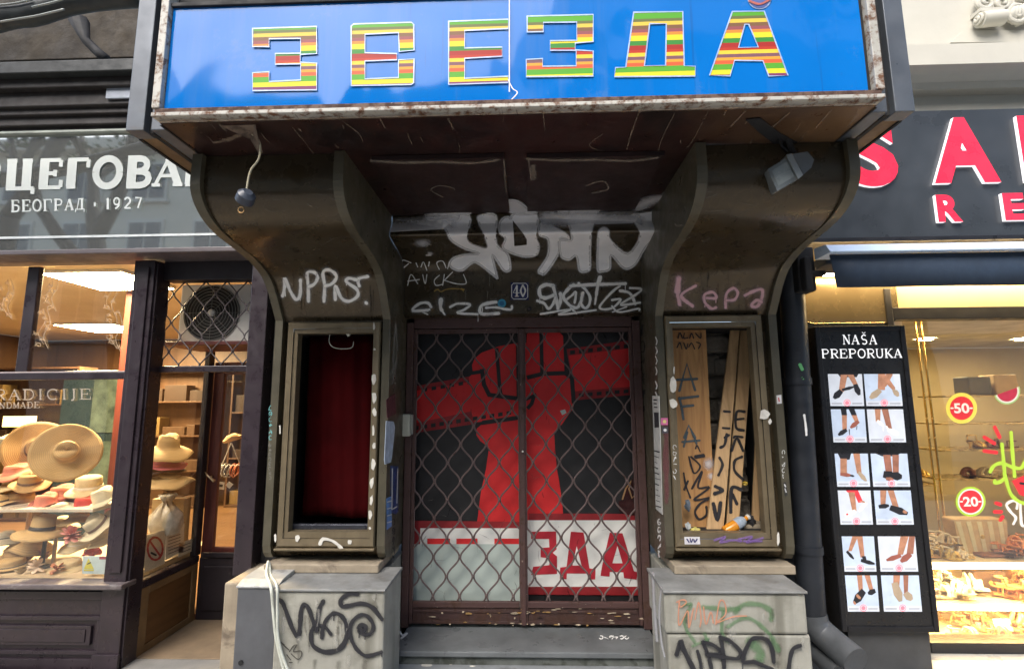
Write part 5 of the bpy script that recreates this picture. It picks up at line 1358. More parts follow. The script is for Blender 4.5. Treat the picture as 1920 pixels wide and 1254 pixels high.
MB().box(XF, XL, 3.0, YF - .08, .001, .05).box(XF, XL, YF - .079, YF - .03, .001, .045).box(XSD, xq0, YF - .029, YF + .129, .001, .047).build("threshold", mat("grey stone kerb", (.22, .215, .2), .75, 0, .25, 4, .3, 50, dirt=(.36, .30, .25), dscale=4, damt=.42, dsharp=.3), HSH, bevel=.01)
MB().box(XSD - .0, xq0, YF + .13, YD2 + .02, .001, .049).build("recess_floor", mat("worn tan screed", (.20, .145, .09), .8, 0, .25, 4, .3, 50, dirt=(.22, .19, .15), dscale=4, damt=.42, dsharp=.3), HSH, bevel=.004)
# sign fascia
YSG = 3.18
zst_, zsb_ = P(150, 252, YSG).z, P(150, 468, YSG).z
mg, n, bs = newmat("dark sign glass")
bs.inputs['Base Color'].default_value = (.58, .60, .57, 1); bs.inputs['Metallic'].default_value = .86; bs.inputs['Roughness'].default_value = .03
MB().box(XF, XL - .03, YSG, YSG + .02, zsb_, zst_).build("sign_glass", mg, HSH)
MB().box(XF, XL - .03, YSG - .03, YSG + .03, zst_ + .001, zst_ + .018).build("sign_ledge", mat("pale greenish ledge", (.34, .37, .33), .5, 0, .3, 8, .2), HSH, bevel=.003)
z1_, z2_ = P(150, 442, YSG).z, P(150, 446, YSG).z
MB().box(XF, XL - .03, YSG - .006, YSG - .001, z2_, z1_).build("sign_line", flat("white sign line", (.62, .66, .66), .4), HSH)
m = MB().box(XF, XL - .02, YSG - .02, 3.42, zwt + .031, zsb_ - .001).box(XF, XL - .02, YSG - .05, YSG - .021, P(150, 480, YSG).z, zsb_ - .012)
m.build("sign_moulding", mat("mauve moulding", (.10, .085, .09), .5, 0, .2, 5, .15), HSH, bevel=.006)
SG = plane(YSG - .001)
m = MB()
for ch, a, b_, t, bt in [('Р', -58, 3, 300, 354), ('Ц', 8, 64, 299, 352), ('Е', 70, 118, 298, 350), ('Г', 122, 168, 297, 348.5), ('О', 172, 228, 295, 347.5), ('В', 234, 284, 295, 346), ('А', 284, 342, 294, 345), ('Ц', 345, 395, 294, 344)]:
    letter(m, ch, [(a, bt + 2), (b_, bt + 1.2), (b_ + 4, t + 2), (a + 4, t + 3)], 17.5 if ch != 'А' else 15, SG, .003)
m.build("sign_letters", mat("milky sign letters", (.58, .62, .59), .5, 0, .08, 3, 0), HSH)
m = MB(); text(m, "БЕОГРАД • 1927", [(20, 397), (268, 390), (268, 370), (20, 376)], 4.2, SG, .003)
m.build("sign_subtitle", flat("white subtitle paint", (.6, .64, .62), .4), HSH)
m = MB(); GS = plane(YF + .029)
text(m, "GODINA TRADICIJE", [(-205, 751), (172, 748), (172, 729), (-205, 732)], 3.6, GS, .001)
text(m, "HANDMADE", [(-28, 766), (75, 764), (75, 753), (-28, 755)], 2.3, GS, .001)
m.build("pane_lettering", spray("cream pane letters", (.55, .47, .38), .2, .62), HSH)
m = MB()
for ox, oy in ((95, 545), (207, 555), (80, 615), (215, 620), (12, 560)):
    rq = random.Random(ox)
    for j in range(7):
        bx, by = ox + rq.uniform(-16, 14), oy - 34 + j * 10; sg = rq.choice((-1, 1)); r_ = rq.uniform(5, 9)
        m.ribbon([(bx + sg * r_ * (1 - t / 12) * math.cos(t * .75) + sg * t * .8, by + r_ * (1 - t / 12) * math.sin(t * .75) + t) for t in range(9)], 1.3, GS, .001)
    m.ribbon([(ox + 8, oy - 36), (ox + 14, oy - 10), (ox + 2, oy + 14), (ox + 10, oy + 38)], 1.4, GS, .001)
    m.ribbon([(ox + 2, oy - 36), (ox + 4, oy - 12), (ox - 8, oy + 10), (ox + 2, oy + 30)], 1.2, GS, .001)
m.build("pane_ornaments", spray("faded gold ornament", (.62, .46, .3), .4, .75), HSH)
# cornice timbers above the sign
def band(py0, py1, Y, mt, nm, x1=XL - .03, dep=.3):
    MB().box(XF, x1, Y, Y + dep, P(150, py1, Y).z, P(150, py0, Y).z).build(nm, mt, HSH, bevel=.006)
band(236, 245, 3.16, M_dwood, "cornice_board"); band(216, 233, 3.13, M_dwood, "cornice_board"); band(200, 213, 3.10, M_dwood, "cornice_board"); band(164, 197, 3.07, M_dwood, "cornice_board")
band(138, 162, 3.02, M_dwood, "cornice_board"); band(112, 134, 2.96, mat("dark green black timber", (.013, .016, .016), .6, 0, .3, 6, .3), "cornice_board")
band(-120, 110, 3.22, M_plas, "upper_wall", dep=.2)
a = P(238, 178, 3.06)
tag(MB().box(P(199, 172, 3.05).x, XL - .06, 3.05, 3.066, P(220, 184, 3.05).z, P(220, 161, 3.05).z).build("grey_plate", flat("pale grey plate", (.34, .38, .44), .4), bevel=.002), "small grey metal plate on the dark cornice beside the blue sign", "plate")
# drooping dark canopy edge
T2 = thing("rolled_canopy", "sooty dark rolled canopy sagging above the hat shop cornice", "canopy", P(100, 40, 2.5))
pt = [tuple(P(x, y, 2.5)) for x, y in catmull([(-520, 150), (-200, 90), (0, 36), (60, 27), (130, 6), (200, -4), (262, -8)], 6)]
MB().tube(pt, .062, 12).build("canopy_roll", mat("sooty tarpaulin", (.02, .026, .028), .6, 0, .4, 6, .4, 18), T2, smooth=True)
m = MB()
for c in ([(-40, 48), (40, 35), (70, 30), (120, 18)], [(-40, 12), (20, 8), (60, 0)], [(60, 14), (110, 2), (122, -6)]):
    m.tube([tuple(P(x, y, 2.43)) for x, y in catmull(c, 6)], .006, 6)
m.build("canopy_wire", mat("dull wire", (.26, .28, .27), .4, .4), T2, smooth=True)
m = MB().tube([tuple(P(x, y, 3.0)) for x, y in [(148, 40), (160, 75), (185, 100), (200, 112)]], [.06, .028, .03, .03], 8)
m.build("canopy_bracket", M_black, T2, smooth=True)
# air conditioner over the door
ya = 3.60
c0 = P(398, 590, ya)
R = thing("air_conditioner", "white outdoor air conditioner behind the lattice over the shop door", "air conditioner", (c0.x, ya, P(398, 640, ya).z))
ax0, ax1, az0, az1 = P(336, 590, ya).x, P(470, 590, ya).x, P(398, 642, ya).z, P(398, 533, ya).z
MB().box(ax0, ax1, ya, ya + .22, az0, az1).build("casing", mat("off white casing", (.55, .54, .5), .5, 0, .1, 5, 0), R, bevel=.012)
rr = (az1 - az0) * .47
MX = lambda y: Matrix.Translation((c0.x, y, (az0 + az1) / 2)) @ Matrix.Rotation(math.pi / 2, 4, 'X')
MB().lathe([(0, .001), (rr, .001), (rr, .004)], MX(ya), 40).build("fan_opening", M_black, R)
m = MB()
for i in range(9):
    r_ = rr * (i + 1) / 9
    m.tube([(c0.x + r_ * math.cos(a), ya - .014, (az0 + az1) / 2 + r_ * math.sin(a)) for a in [j * math.pi / 18 for j in range(37)]], .0022 if i < 8 else .005, 5)
for j in range(8):
    a = j * math.pi / 4; m.tube([(c0.x, ya - .016, (az0 + az1) / 2), (c0.x + rr * math.cos(a), ya - .012, (az0 + az1) / 2 + rr * math.sin(a))], .002, 5)
m.build("fan_grille", mat("grey grille wire", (.11, .115, .11), .5), R, smooth=True)
MB().lathe([(0, .026), (.02, .024), (.028, .012), (.028, 0)], MX(ya), 20).build("fan_hub", flat("hub grey", (.5, .5, .48)), R, smooth=True)
m = MB().box(ax0 - .05, xq0 + .04, 3.5, 3.95, az0 - .03, az0 - .002)
m.build("support_shelf", M_red, R, bevel=.004)

# interior of the hat shop
XI, YI, ZC = -8.5, 8.6, P(150, 505, 4.09).z
M_in = wood("dark shop panelling", (.05, .022, .010), (.10, .05, .022), .5, 6, 'z', .05)
M_inw = mat("warm cream shop wall", (.42, .33, .2), .7, 0, .1, 2, 0)
m = MB().box(XI, 1.0, YI, YI + .05, 0, ZC).box(XI - .05, XI, YF + .2, YI, 0, ZC)
m.build("back_wall", M_in, HSH)
MB().box(XI, XL - .02, YF + .1, YI, ZC + .001, ZC + .05).build("ceiling", mat("cream ceiling", (.65, .55, .38), .7, 0, .1, 2, 0), HSH)
MB().box(XI, XSD - .041, YF + .1, YI, .0015, .06).box(XSD - .04, XL - .02, YD2 + .1, YI, .0015, .055).build("shop_floor", wood("shop floor boards", (.12, .06, .03), (.2, .11, .05), .4, 5, 'x'), HSH)
MB().box(xq0 + .04, XL - .02, YD2 + .001, YI, .06, ZC).build("partition", M_in, HSH)
MB().box(XI, XSD - .051, YF + .06, 4.25, zsill - .06, zsill - .0).build("display_floor", mat("cream display cloth", (.50, .40, .27), .8, 0, .1, 8, .1), HSH, bevel=.003)
for lab, (u0, v0, u1, v1), yy0, yy1, st in [("long white light panel on the hat shop ceiling near the window", (65, 505, 235, 540), 4.09, 4.75, 120), ("white light panel deep in the hat shop ceiling", (95, 605, 215, 622), 6.75, 7.5, 95)]:
    q = P((u0 + u1) / 2, 505, 4.09); xa, xb = PZ(u0, v0, ZC).x, PZ(u1, v0, ZC).x
    R = thing("ceiling_light", lab, "ceiling light", ((xa + xb) / 2, (yy0 + yy1) / 2, ZC - .03))
    MB().box(xa, xb, yy0, yy1, ZC - .028, ZC - .002).build("frame", M_white, R, bevel=.004)
    MB().quad((xa + .015, yy0 + .015, ZC - .031), (xa + .015, yy1 - .015, ZC - .031), (xb - .015, yy1 - .015, ZC - .031), (xb - .015, yy0 + .015, ZC - .031)).build("diffuser", glow("warm led panel " + lab[:4], (1, .74, .40), st), R)
# shelf units and a counter deep in the shop
def unit(label, x0, x1, y, z1_, nsh, seed):
    rnd = random.Random(seed)
    R = thing("shelf_unit", label, "shelf", ((x0 + x1) / 2, y, .06))
    m = MB().box(x0, x1, y + .3, y + .32, .061, z1_)
    m.box(x0, x0 + .03, y, y + .299, .061, z1_).box(x1 - .03, x1, y, y + .299, .061, z1_)
    for i in range(nsh + 1):
        z = .07 + (z1_ - .1) * i / nsh; m.box(x0 + .031, x1 - .031, y, y + .299, z, z + .025)
    m.build("carcass", M_in, R, bevel=.003)
    m = MB()
    for i in range(nsh):
        z = .07 + (z1_ - .1) * i / nsh + .026; x = x0 + .06
        while x < x1 - .2:
            w = rnd.uniform(.12, .4); h = rnd.uniform(.1, .30)
            m.box(x, x + w, y + .04, y + .26, z, z + h, rnd.randrange(3)); x += w + rnd.uniform(.02, .1)
    m.build("boxed_stock", [flat("tan box " + label[:3], (.07, .036, .016)), flat("cream box " + label[:3], (.16, .10, .03)), flat("brown box " + label[:3], (.03, .015, .008))], R, bevel=.004)
unit("dark wooden shelf unit of boxes behind the window at far left", -8.1, -6.6, 7.2, 2.25, 4, 1)
unit("dark wooden shelf unit of boxes behind the big straw hat", -6.3, -5.2, 8.1, 2.3, 4, 2)
unit("dark wooden shelf unit seen through the side window", -4.9, -3.4, 8.2, 2.3, 3, 3)
unit("dark wooden shelf unit behind the shop door", -3.2, -2.0, 7.6, 2.3, 3, 4)
q = P(180, 700, 6.0)  # green street reflection put into the colour of an added block
R = thing("reflection_block", "added teal block for the green street reflection in the hat shop window", "reflection block", (q.x, 6.0, .06))
MB().box(q.x - .4, q.x + .42, 6.0, 6.3, .061, 2.1).build("carcass", mat("teal reflection colour", (.035, .06, .065), .3, 0, .25, 3, 0), R, bevel=.01)
MB().box(q.x + .0, q.x + .36, 5.985, 5.998, 1.35, 2.0).box(q.x + .0, q.x + .36, 5.985, 5.998, .7, 1.25).build("reflection_face", mat("green reflection colour", (.12, .17, .14), .12, 0, .6, 6, 0), R, bevel=.004)
q = P(222, 820, 4.9)
tag(MB().box(q.x - .07, q.x + .06, 4.9, 5.05, .061, ZC - .001).build("red_post", M_red, bevel=.006), "dark red wooden post inside the hat shop behind the big hat", "post")
tag(MB().box(P(1, 800, 7.1).x, P(62, 800, 7.1).x, 7.12, 7.14, P(20, 800, 7.1).z, P(20, 780, 7.1).z).build("lit_sign", glow("lit yellow niche", (1, .72, .25), 2.2)), "yellow glowing niche deep in the hat shop at far left", "lit niche")

# ------------------------------------------------------------------ hats
def hat(label, px, py, Y, Rb, rc, hc, rot,  col, band=None, droop=0, wave=.012, crease=.3, flat_top=False, group="hats in the shop window", oval=1.0, seed=0):
    Rb, rc, hc = Rb * .8, rc * .84, hc * .84
    c = P(px, py, Y)
    R = thing("sun_hat", label, "hat", c, group); R.rotation_euler = tuple(math.radians(a) for a in rot)
    rnd = random.Random(seed + int(px)); ph = rnd.uniform(0, 6)
    def warp(q, r, a):
        if r > rc * 1.06:
            t = (r - rc) / max(.001, Rb - rc)
            q.z += wave * t * math.sin(2 * a + ph) + .4 * wave * t * math.sin(5 * a + ph * 2)
        elif q.z > hc * .5 and crease:
            q.z -= crease * hc * math.exp(-(q.y / (rc * .38)) ** 2) * (q.z / hc) ** 3
        q.y *= oval
        return q
    top = [(0, hc), (rc * .45, hc * 1.0), (rc * .72, hc * .97), (rc * .86, hc * .88)] if not flat_top else [(0, hc), (rc * .5, hc), (rc * .86, hc), (rc * .93, hc * .96)]
    prof = top + [(rc * .95, hc * .55), (rc * .99, hc * .2), (rc * 1.03, .012), (rc * 1.12, 0)]
    for i in range(1, 7):
        t = i / 6; prof.append((rc * 1.12 + (Rb - rc * 1.12) * t, droop * t * t))
    m = MB(); m.lathe(prof, n=48, warp=warp)
    o = m.build("straw_body", col, R, loc=(0, 0, 0), smooth=True); o.location = (0, 0, 0)
    s = o.modifiers.new("thick", 'SOLIDIFY'); s.thickness = .004
    if band:
        m = MB(); m.lathe([(rc * 1.075, .004), (rc * 1.05, hc * .16), (rc * 1.03, hc * .34)], n=40, warp=lambda q, r, a: Vector((q.x, q.y * oval, q.z)))
        o = m.build("hat_band", band, R, loc=(0, 0, 0), smooth=True); o.location = (0, 0, 0)
        s = o.modifiers.new("thick", 'SOLIDIFY'); s.thickness = .003; s.offset = 1
    return R
def straw(nm, c, weave=220):
    m, n, b = newmat(nm)
    v = coords(n); w = N(n, "ShaderNodeTexWave", wave_type='RINGS', rings_direction='Z'); w.inputs['Scale'].default_value = 30; w.inputs['Distortion'].default_value = 1.5; w.inputs['Detail'].default_value = 3
    n.links.new(v, w.inputs['Vector'])
    c2 = mixc(n, w.outputs['Fac'], tuple(q * .72 for q in c), c)
    c2 = mixc(n, ramp(n, noise(n, v, 14), [(.35, 0), (.7, .5)]), c2, tuple(q * .75 for q in c))
    n.links.new(c2, b.inputs['Base Color']); b.inputs['Roughness'].default_value = .75
    bumpn(n, w.outputs['Fac'], b, .25, .003); return m
S1, S2_, S3, S4 = straw("golden straw", (.52, .35, .16)), straw("pale straw", (.60, .47, .27)), straw("brown straw", (.36, .22, .09)), straw("cream straw", (.62, .54, .38))
SP, SR, SK, SG_ = straw("coral straw", (.58, .20, .13)), straw("red straw", (.50, .045, .03)), straw("pink straw", (.50, .12, .16)), straw("grey beige straw", (.40, .35, .26))
bk, br, bw = flat("black ribbon", (.02, .018, .02)), flat("brown ribbon", (.10, .05, .03)), flat("pale ribbon", (.6, .52, .4))
hat("largest straw hat, wide brim turned flat to the window", 125, 848, 3.66, .262, .085, .13, (74, 0, 40), S1, None, 0, .02, .35, seed=1)
hat("brown edged straw hat tilted behind the largest hat", 72, 842, 3.86, .27, .09, .11, (72, 0, 52), S3, br, 0, .015, .3, seed=2)
hat("grey beige hat at the left edge above the coral hats", 14, 838, 3.86, .17, .09, .11, (12, 8, 0), SG_, bw, -.01, seed=3)
hat("coral hat on top of the stack at the left edge", 32, 886, 3.70, .16, .085, .075, (8, -4, 0), SP, None, -.03, seed=4)
hat("pale straw hat under the coral hat at the left edge", 30, 908, 3.70, .17, .085, .05, (6, 0, 0), S2_, None, -.03, seed=5)
hat("brown woven straw hat at the bottom of the left stack", 34, 945, 3.70, .18, .11, .12, (6, 0, 0), S3, None, -.02, seed=6)
hat("beige hat with a pale band below the largest hat", 166, 916, 3.72, .17, .095, .10, (8, 4, 0), S2_, bw, -.02, flat_top=True, crease=0, seed=7)
hat("small coral pink fedora under the largest hat", 88, 945, 3.60, .13, .075, .095, (10, 0, 0), SP, None, .01, seed=8)
hat("bright red hat on the glass shelf beside the cream hat", 161, 948, 3.62, .105, .075, .085, (10, 0, 0), SR, None, .01, seed=9)
hat("cream hat at the right end of the glass shelf", 198, 938, 3.58, .12, .08, .11, (14, -18, 0), S4, None, -.01, seed=10)
hat("flat cream brim lying between the coral and red hats", 113, 951, 3.56, .10, .06, .03, (8, 0, 0), S4, None, .0, seed=11)
hat("straw hat with black ribbon on a stand under the shelf", 78, 995, 3.56, .19, .078, .12, (-4, 6, 0), S1, bk, -.035, .01, .1, flat_top=True, seed=12)
hat("low straw brim hanging right of the ribboned hat", 148, 972, 3.66, .15, .07, .05, (-2, 0, 0), S1, None, -.025, seed=13)
hat("cream and brown hat leaning steeply against the right pilaster", 186, 985, 3.56, .16, .075, .10, (38, -32, 0), S4, br, 0, seed=14)
hat("small dark rimmed hat at the far left under the shelf", 8, 1010, 3.58, .13, .07, .06, (0, 0, 0), SG_, bk, -.02, seed=15)
hat("straw boater lying at the bottom left of the window", 22, 1062, 3.52, .12, .085, .06, (4, 0, 0), S1, bk, 0, 0, 0, flat_top=True, seed=16)
hat("pale straw boater beside the blue white card", 128, 1064, 3.52, .14, .085, .055, (6, 0, 0), S2_, None, -.01, 0, 0, flat_top=True, seed=17)
hat("straw brim drooping below the ribboned hat", 60, 1018, 3.66, .17, .08, .05, (-4, 10, 0), S1, None, -.05, seed=18)
hat("small red hat behind the blue white card", 172, 1037, 3.62, .07, .05, .05, (8, 0, 0), SR, None, 0, seed=19)
hat("tan hat with a brown band between the coral stack and the largest hat", 58, 905, 3.62, .15, .08, .09, (20, 0, 30), S3, br, -.01, seed=31)
hat("coral beret like hat behind the small pink fedora", 118, 925, 3.70, .13, .085, .07, (8, 0, 0), SP, None, -.02, seed=32)
hat("grey beige hat behind the bright red hat", 140, 938, 3.74, .13, .075, .08, (8, 0, 10), SG_, br, -.01, seed=33)
hat("golden straw hat at the far left edge of the shelf", 2, 940, 3.62, .15, .08, .08, (10, 0, 0), S1, bk, -.01, seed=34)
hat("cream straw hat behind the ribboned hat under the shelf", 112, 985, 3.76, .15, .08, .07, (4, 0, 0), S4, None, -.02, seed=35)
hat("brown straw hat lying before the grey rimmed hat", 30, 1040, 3.60, .15, .08, .06, (6, 0, 10), S3, None, -.02, seed=36)
hat("pale straw hat behind the coral flower", 150, 1020, 3.66, .15, .08, .06, (6, 0, -10), S2_, bw, -.02, seed=37)
hat("pale hat low against the right pilaster", 196, 1010, 3.62, .15, .085, .08, (14, -20, 0), S2_, None, -.02, seed=20)
# through the side window
g2 = "hats stacked in the side window"
hat("straw hat on top of the side window stack", 315, 840, 3.86, .215, .085, .13, (6, 8, 0), S1, None, -.05, .02, .3, group=g2, seed=21)
hat("pink hat under the top straw hat in the side window", 312, 872, 3.86, .17, .10, .06, (4, 2, 0), SK, None, -.01, group=g2, seed=22)
hat("black brimmed hat under the pink hat in the side window", 310, 880, 3.87, .175, .09, .03, (4, 2, 0), straw("black straw", (.02, .018, .02)), None, -.012, group=g2, seed=23)
hat("wide straw brim at the bottom of the side window stack", 318, 897, 3.86, .215, .085, .04, (3, 6, 0), S1, None, -.03, .02, 0, group=g2, seed=24)
hat("small straw hat with folded brim behind the shop door glass", 437, 826, 4.55, .11, .06, .07, (10, -14, 0), S1, None, .03, group="hats inside the shop", seed=25)
# stands and small goods
def stand(label, px, pyt, pyb, Y, mt=bk, r=.012):
    a, b_ = P(px, pyt, Y), P(px, pyb, Y)
    tag(MB().tube([(b_.x, Y, zsill), (b_.x, Y, zsill + .012)], .05, 20).tube([(b_.x, Y, zsill + .013), (b_.x, Y, a.z)], r, 10).build("hat_stand", mt, smooth=True, auto=True), label, "hat stand", "hat stands")
stand("black hat stand under the ribboned straw hat", 78, 996, 1070, 3.56)
stand("pale hat stand right of the ribboned hat", 98, 1000, 1070, 3.62, flat("pale turned wood", (.55, .42, .26)))
tag(MB().box(P(-250, 955, 3.6).x, P(205, 955, 3.6).x, 3.46, 3.80, P(120, 960, 3.46).z, P(120, 954, 3.46).z).build("glass_shelf", mat("pale shelf edge", (.5, .45, .38), .3, 0, .1, 6, 0), bevel=.002), "pale display shelf across the hat shop window", "shelf")
tag(MB().tube([tuple(P(62, 905, 4.0)), (P(62, 905, 4.0).x, 4.0, zsill)], .014, 8).tube([tuple(P(152, 890, 4.0)), (P(152, 890, 4.0).x, 4.0, zsill)], .014, 8).build("display_rack", flat("brown rack wood", (.14, .08, .04))), "brown wooden rack propping the hats behind the shelf", "rack")
def flower(label, px, py, Y, r, c, n=11, seed=0, name="fabric_flower"):
    rnd = random.Random(seed); m = MB(); o = P(px, py, Y)
    for i in range(n):
        a = rnd.uniform(0, 6.28); e = rnd.uniform(-.5, 1.2); d = Vector((math.cos(a) * math.cos(e), -abs(math.sin(a) * math.cos(e)) * .6, math.sin(e)))
        q = o + d * r * .6; M_ = Matrix.Translation(q) @ d.to_track_quat('X', 'Z').to_matrix().to_4x4()
        m.lathe([(0, .004), (r * .3, .002), (r * .48, -.002)], M_ @ Matrix.Diagonal((1, .6, 1, 1)), 10)
    tag(m.build(name, flat(label[:20], c, .7, .3, 30), smooth=True), label, "flower", "fabric flowers in the hat window")
flower("coral fabric flower beside the leaning cream hat", 134, 1003, 3.52, .075, (.60, .24, .20), 14, 1)
flower("pale pink fabric flowers heaped before the ribboned stand", 70, 1062, 3.46, .06, (.62, .48, .36), 16, 2)
flower("orange coral bundle left of the pale boater", 108, 1066, 3.44, .05, (.60, .26, .14), 14, 3)
flower("cream fabric flowers left of the orange bundle", 40, 1076, 3.44, .05, (.62, .50, .34), 14, 4)
flower("mauve ribbon bunch behind the pale flowers", 82, 1040, 3.62, .05, (.30, .15, .17), 12, 5)
R = thing("warning_card", "pale blue card with a yellow triangle low in the hat window", "card", P(176, 1076, YF + .07))
MB().slab([P(x, y, YF + .07) for x, y in [(155, 1042), (199, 1042), (197, 1076), (154, 1075)]], (0, .003, 0)).build("card", flat("pale blue card", (.50, .60, .62), .5), R)
m = MB(); F = plane(YF + .069)
m.poly([[F(*q, .001) for q in [(166, 1046), (176, 1066), (157, 1066)]]], 0); m.poly([[F(*q, .001) for q in [(157, 1067), (176, 1067), (176, 1070), (157, 1070)]]], 0); m.ribbon([(164, 1057), (170, 1054)], 2, F, .002, mi=1); m.poly([[F(*q, .001) for q in [(186, 1043), (199, 1043), (199, 1048), (186, 1048)]]], 2)
m.build("print", [flat("warning yellow", (.62, .55, .06)), bk, flat("card maroon", (.3, .05, .07))], R)
# notices on the side pane
def sidecard(label, quad, c, name="notice_card"):
    X = XSD - .016; R = thing(name, label, "notice", PX(*quad[-1], X), "notices in the side window")
    MB().slab([PX(x, y, X) for x, y in quad], (-.002, 0, 0)).build("card", flat(label[:20], c, .6), R); return R, planeX(X + .001)
R, F = sidecard("no smoking notice with red ring at the front of the side window", [(273, 1003), (311, 992), (309, 1056), (270, 1074)], (.72, .66, .55), "no_smoking_notice")
m = MB(); m.ribbon([(291 + 14 * math.cos(a), 1028 + 21 * math.sin(a)) for a in [j * .3927 for j in range(16)]], 4, F, .001, closed=True); m.ribbon([(281, 1014), (301, 1042)], 4, F, .001, smooth=False); m.ribbon([(284, 1036), (292, 1040)], 4, F, .001, smooth=False, mi=1)
m.build("print", [flat("ring red", (.5, .06, .05)), bk], R)
R, F = sidecard("taller white paper notice in the side window", [(312, 990), (346, 978), (344, 1032), (310, 1050)], (.74, .70, .60))
m = MB(); m.ribbon([(330, 990), (330, 998)], 4, F, .001, smooth=False)
for i in range(6): m.ribbon([(316, 1008 + i * 6), (338, 1001 + i * 5.6)], 1.6, F, .001, smooth=False)
m.build("print", flat("grey print", (.2, .18, .16)), R)
R, F = sidecard("lower white paper notice beside the shop door", [(336, 1018), (361, 1009), (359, 1033), (334, 1045)], (.74, .70, .60))
m = MB()
for i in range(3): m.ribbon([(339, 1024 + i * 6), (357, 1017 + i * 5.6)], 1.6, F, .001, smooth=False)
m.build("print", flat("grey print dark", (.2, .18, .16)), R)
c = P(312, 965, 3.72)
m = MB().lathe([(0, -.14), (.09, -.13), (.115, -.06), (.10, .0), (.05, .06), (.025, .09), (.06, .14), (.05, .15)], Matrix.Translation(c), 22, warp=lambda q, r, a: q + Vector((.012 * math.sin(7 * a + q.z * 30), .012 * math.cos(5 * a), 0)))
tag(m.build("plastic_bag", mat("clear crinkled plastic", (.48, .42, .32), .2, 0, .3, 16, .5, 20), smooth=True), "tied clear plastic bag behind the notices in the side window", "bag")
a, b_ = P(300, 935, 3.9), P(342, 990, 3.9)
tag(MB().box(a.x - .06, b_.x, 3.9, 3.98, zsill + .0, a.z).build("cardboard_box", flat("kraft card", (.4, .28, .13)), bevel=.004), "tan cardboard box behind the plastic bag in the side window", "box")
tag(MB().tube([tuple(P(316, 900, 3.86)), (P(316, 900, 3.86).x, 3.86, zsill)], .02, 10).build("hat_stand", flat("dark pole", (.05, .03, .02))), "dark pole carrying the hat stack in the side window", "hat stand")
# bangles and tags behind the door glass
yq = 4.3
R = thing("bangle_rack", "rack of bangles with price tags behind the shop door glass", "rack", P(425, 900, yq))
m = MB()
cols = [flat("bangle %d" % i, c, .4) for i, c in enumerate([(.3, .3, .3), (.05, .05, .06), (.55, .16, .06), (.4, .35, .3)])]
for i in range(9):
    cc = P(413 + i * 4, 880 + (i % 2) * 3, yq); m.tube([(cc.x + .01 * math.cos(a), yq + .04 * math.sin(a), cc.z + .05 * math.cos(a)) for a in [j * .524 for j in range(13)]], .005, 6, [0, 1, 3, 0, 1, 0, 2, 2, 2][i])
m.build("bangles", cols, R, smooth=True)
m = MB().tube([tuple(P(400, 872, yq)), tuple(P(452, 872, yq))], .006, 6).tube([tuple(P(418, 868, yq)), tuple(P(434, 830, yq))], .006, 6).tube([tuple(P(452, 872, yq)), tuple(P(434, 830, yq))], .006, 6)
m.build("rail", flat("pale rail", (.4, .36, .3), .3), R)
m = MB(); m.slab([P(x, y, yq - .06) for x, y in [(406, 902), (421, 904), (420, 918), (405, 916)]], (0, .002, 0), 0); m.slab([P(x, y, yq - .06) for x, y in [(429, 902), (437, 908), (430, 916), (423, 909)]], (0, .002, 0), 0)
m.slab([P(x, y, yq - .062) for x, y in [(409, 907), (418, 908), (417, 913), (408, 912)]], (0, .001, 0), 1); m.build("price_tags", [M_white, bk], R)
# ------------------------------------------------------------------ shoe shop (right)
M_bronze = mat("glossy bronze cladding", (.19, .145, .08), .22, .55, .12, 2, .04, 12, coat=.3)
M_charc = mat("charcoal cladding", (.045, .052, .06), .35, .2, .15, 2, .06, 10, streak=3, scol=(.055, .062, .07), samt=.3)
M_navy = mat("navy awning fabric", (.018, .034, .062), .7, 0, .15, 5, .15, 90)
M_lip = mat("pale blue awning rail", (.60, .75, .96), .35, 0, .06, 3, 0)
M_dark = mat("dark grey frame metal", (.028, .028, .032), .4, .4, .2, 6, .05)
M_limew = mat("cream stone facade", (.49, .475, .41), .8, 0, .08, 2, .15, 30, dirt=(.45, .44, .39), dscale=2.5, damt=.42, dsharp=.3)
YR = 3.22
XE = 7.0
SSH = thing("shoe_shop", "shoe shop front with bronze pilaster, charcoal fascia and lit window", "shop front", (3.2, YR, 0))
xw = P(1693, 900, YR).x
zlin0, zlin1 = P(1800, 598, YR).z, P(1800, 576, YR).z
zst2 = P(1800, 1222, YR).z
MB().box(XR + .12, XE, 2.85, 3.6, .001, zst2).build("threshold", mat("pale marble threshold", (.40, .395, .37), .35, 0, .15, 3, .05, dirt=(.30, .285, .25), dscale=3, damt=.42, dsharp=.3), SSH, bevel=.006)
MB().box(XR + .003, xw, YR, YR + .3, zst2 + .001, P(1800, 445, YR).z).build("pilaster", M_bronze, SSH, bevel=.01)
# raised rounded plate on the pilaster
def rrect(x0, x1, z0, z1, r, n=8):
    out = []
    for cx, cz, a0 in ((x1 - r, z1 - r, 0), (x0 + r, z1 - r, 90), (x0 + r, z0 + r, 180), (x1 - r, z0 + r, 270)):
        out += [(cx + r * math.cos(math.radians(a0 + 90 * i / n)), cz + r * math.sin(math.radians(a0 + 90 * i / n))) for i in range(n + 1)]
    return out
xa, xb = P(1500, 560, YR).x, P(1681, 560, YR).x
o = rrect(xa, xb, P(1600, 606, YR).z, P(1600, 440, YR).z, .07)
m = MB().slab([(x, YR - .008, z) for x, z in o], (0, .007, 0)); m.build("pilaster_plate", M_bronze, SSH, bevel=.003)
m = MB().tube([(x, YR - .009, z) for x, z in o], .0035, 6); m.build("plate_edging", mat("polished gold edging", (.75, .58, .3), .15, 1, .05, 3, 0), SSH, smooth=True)
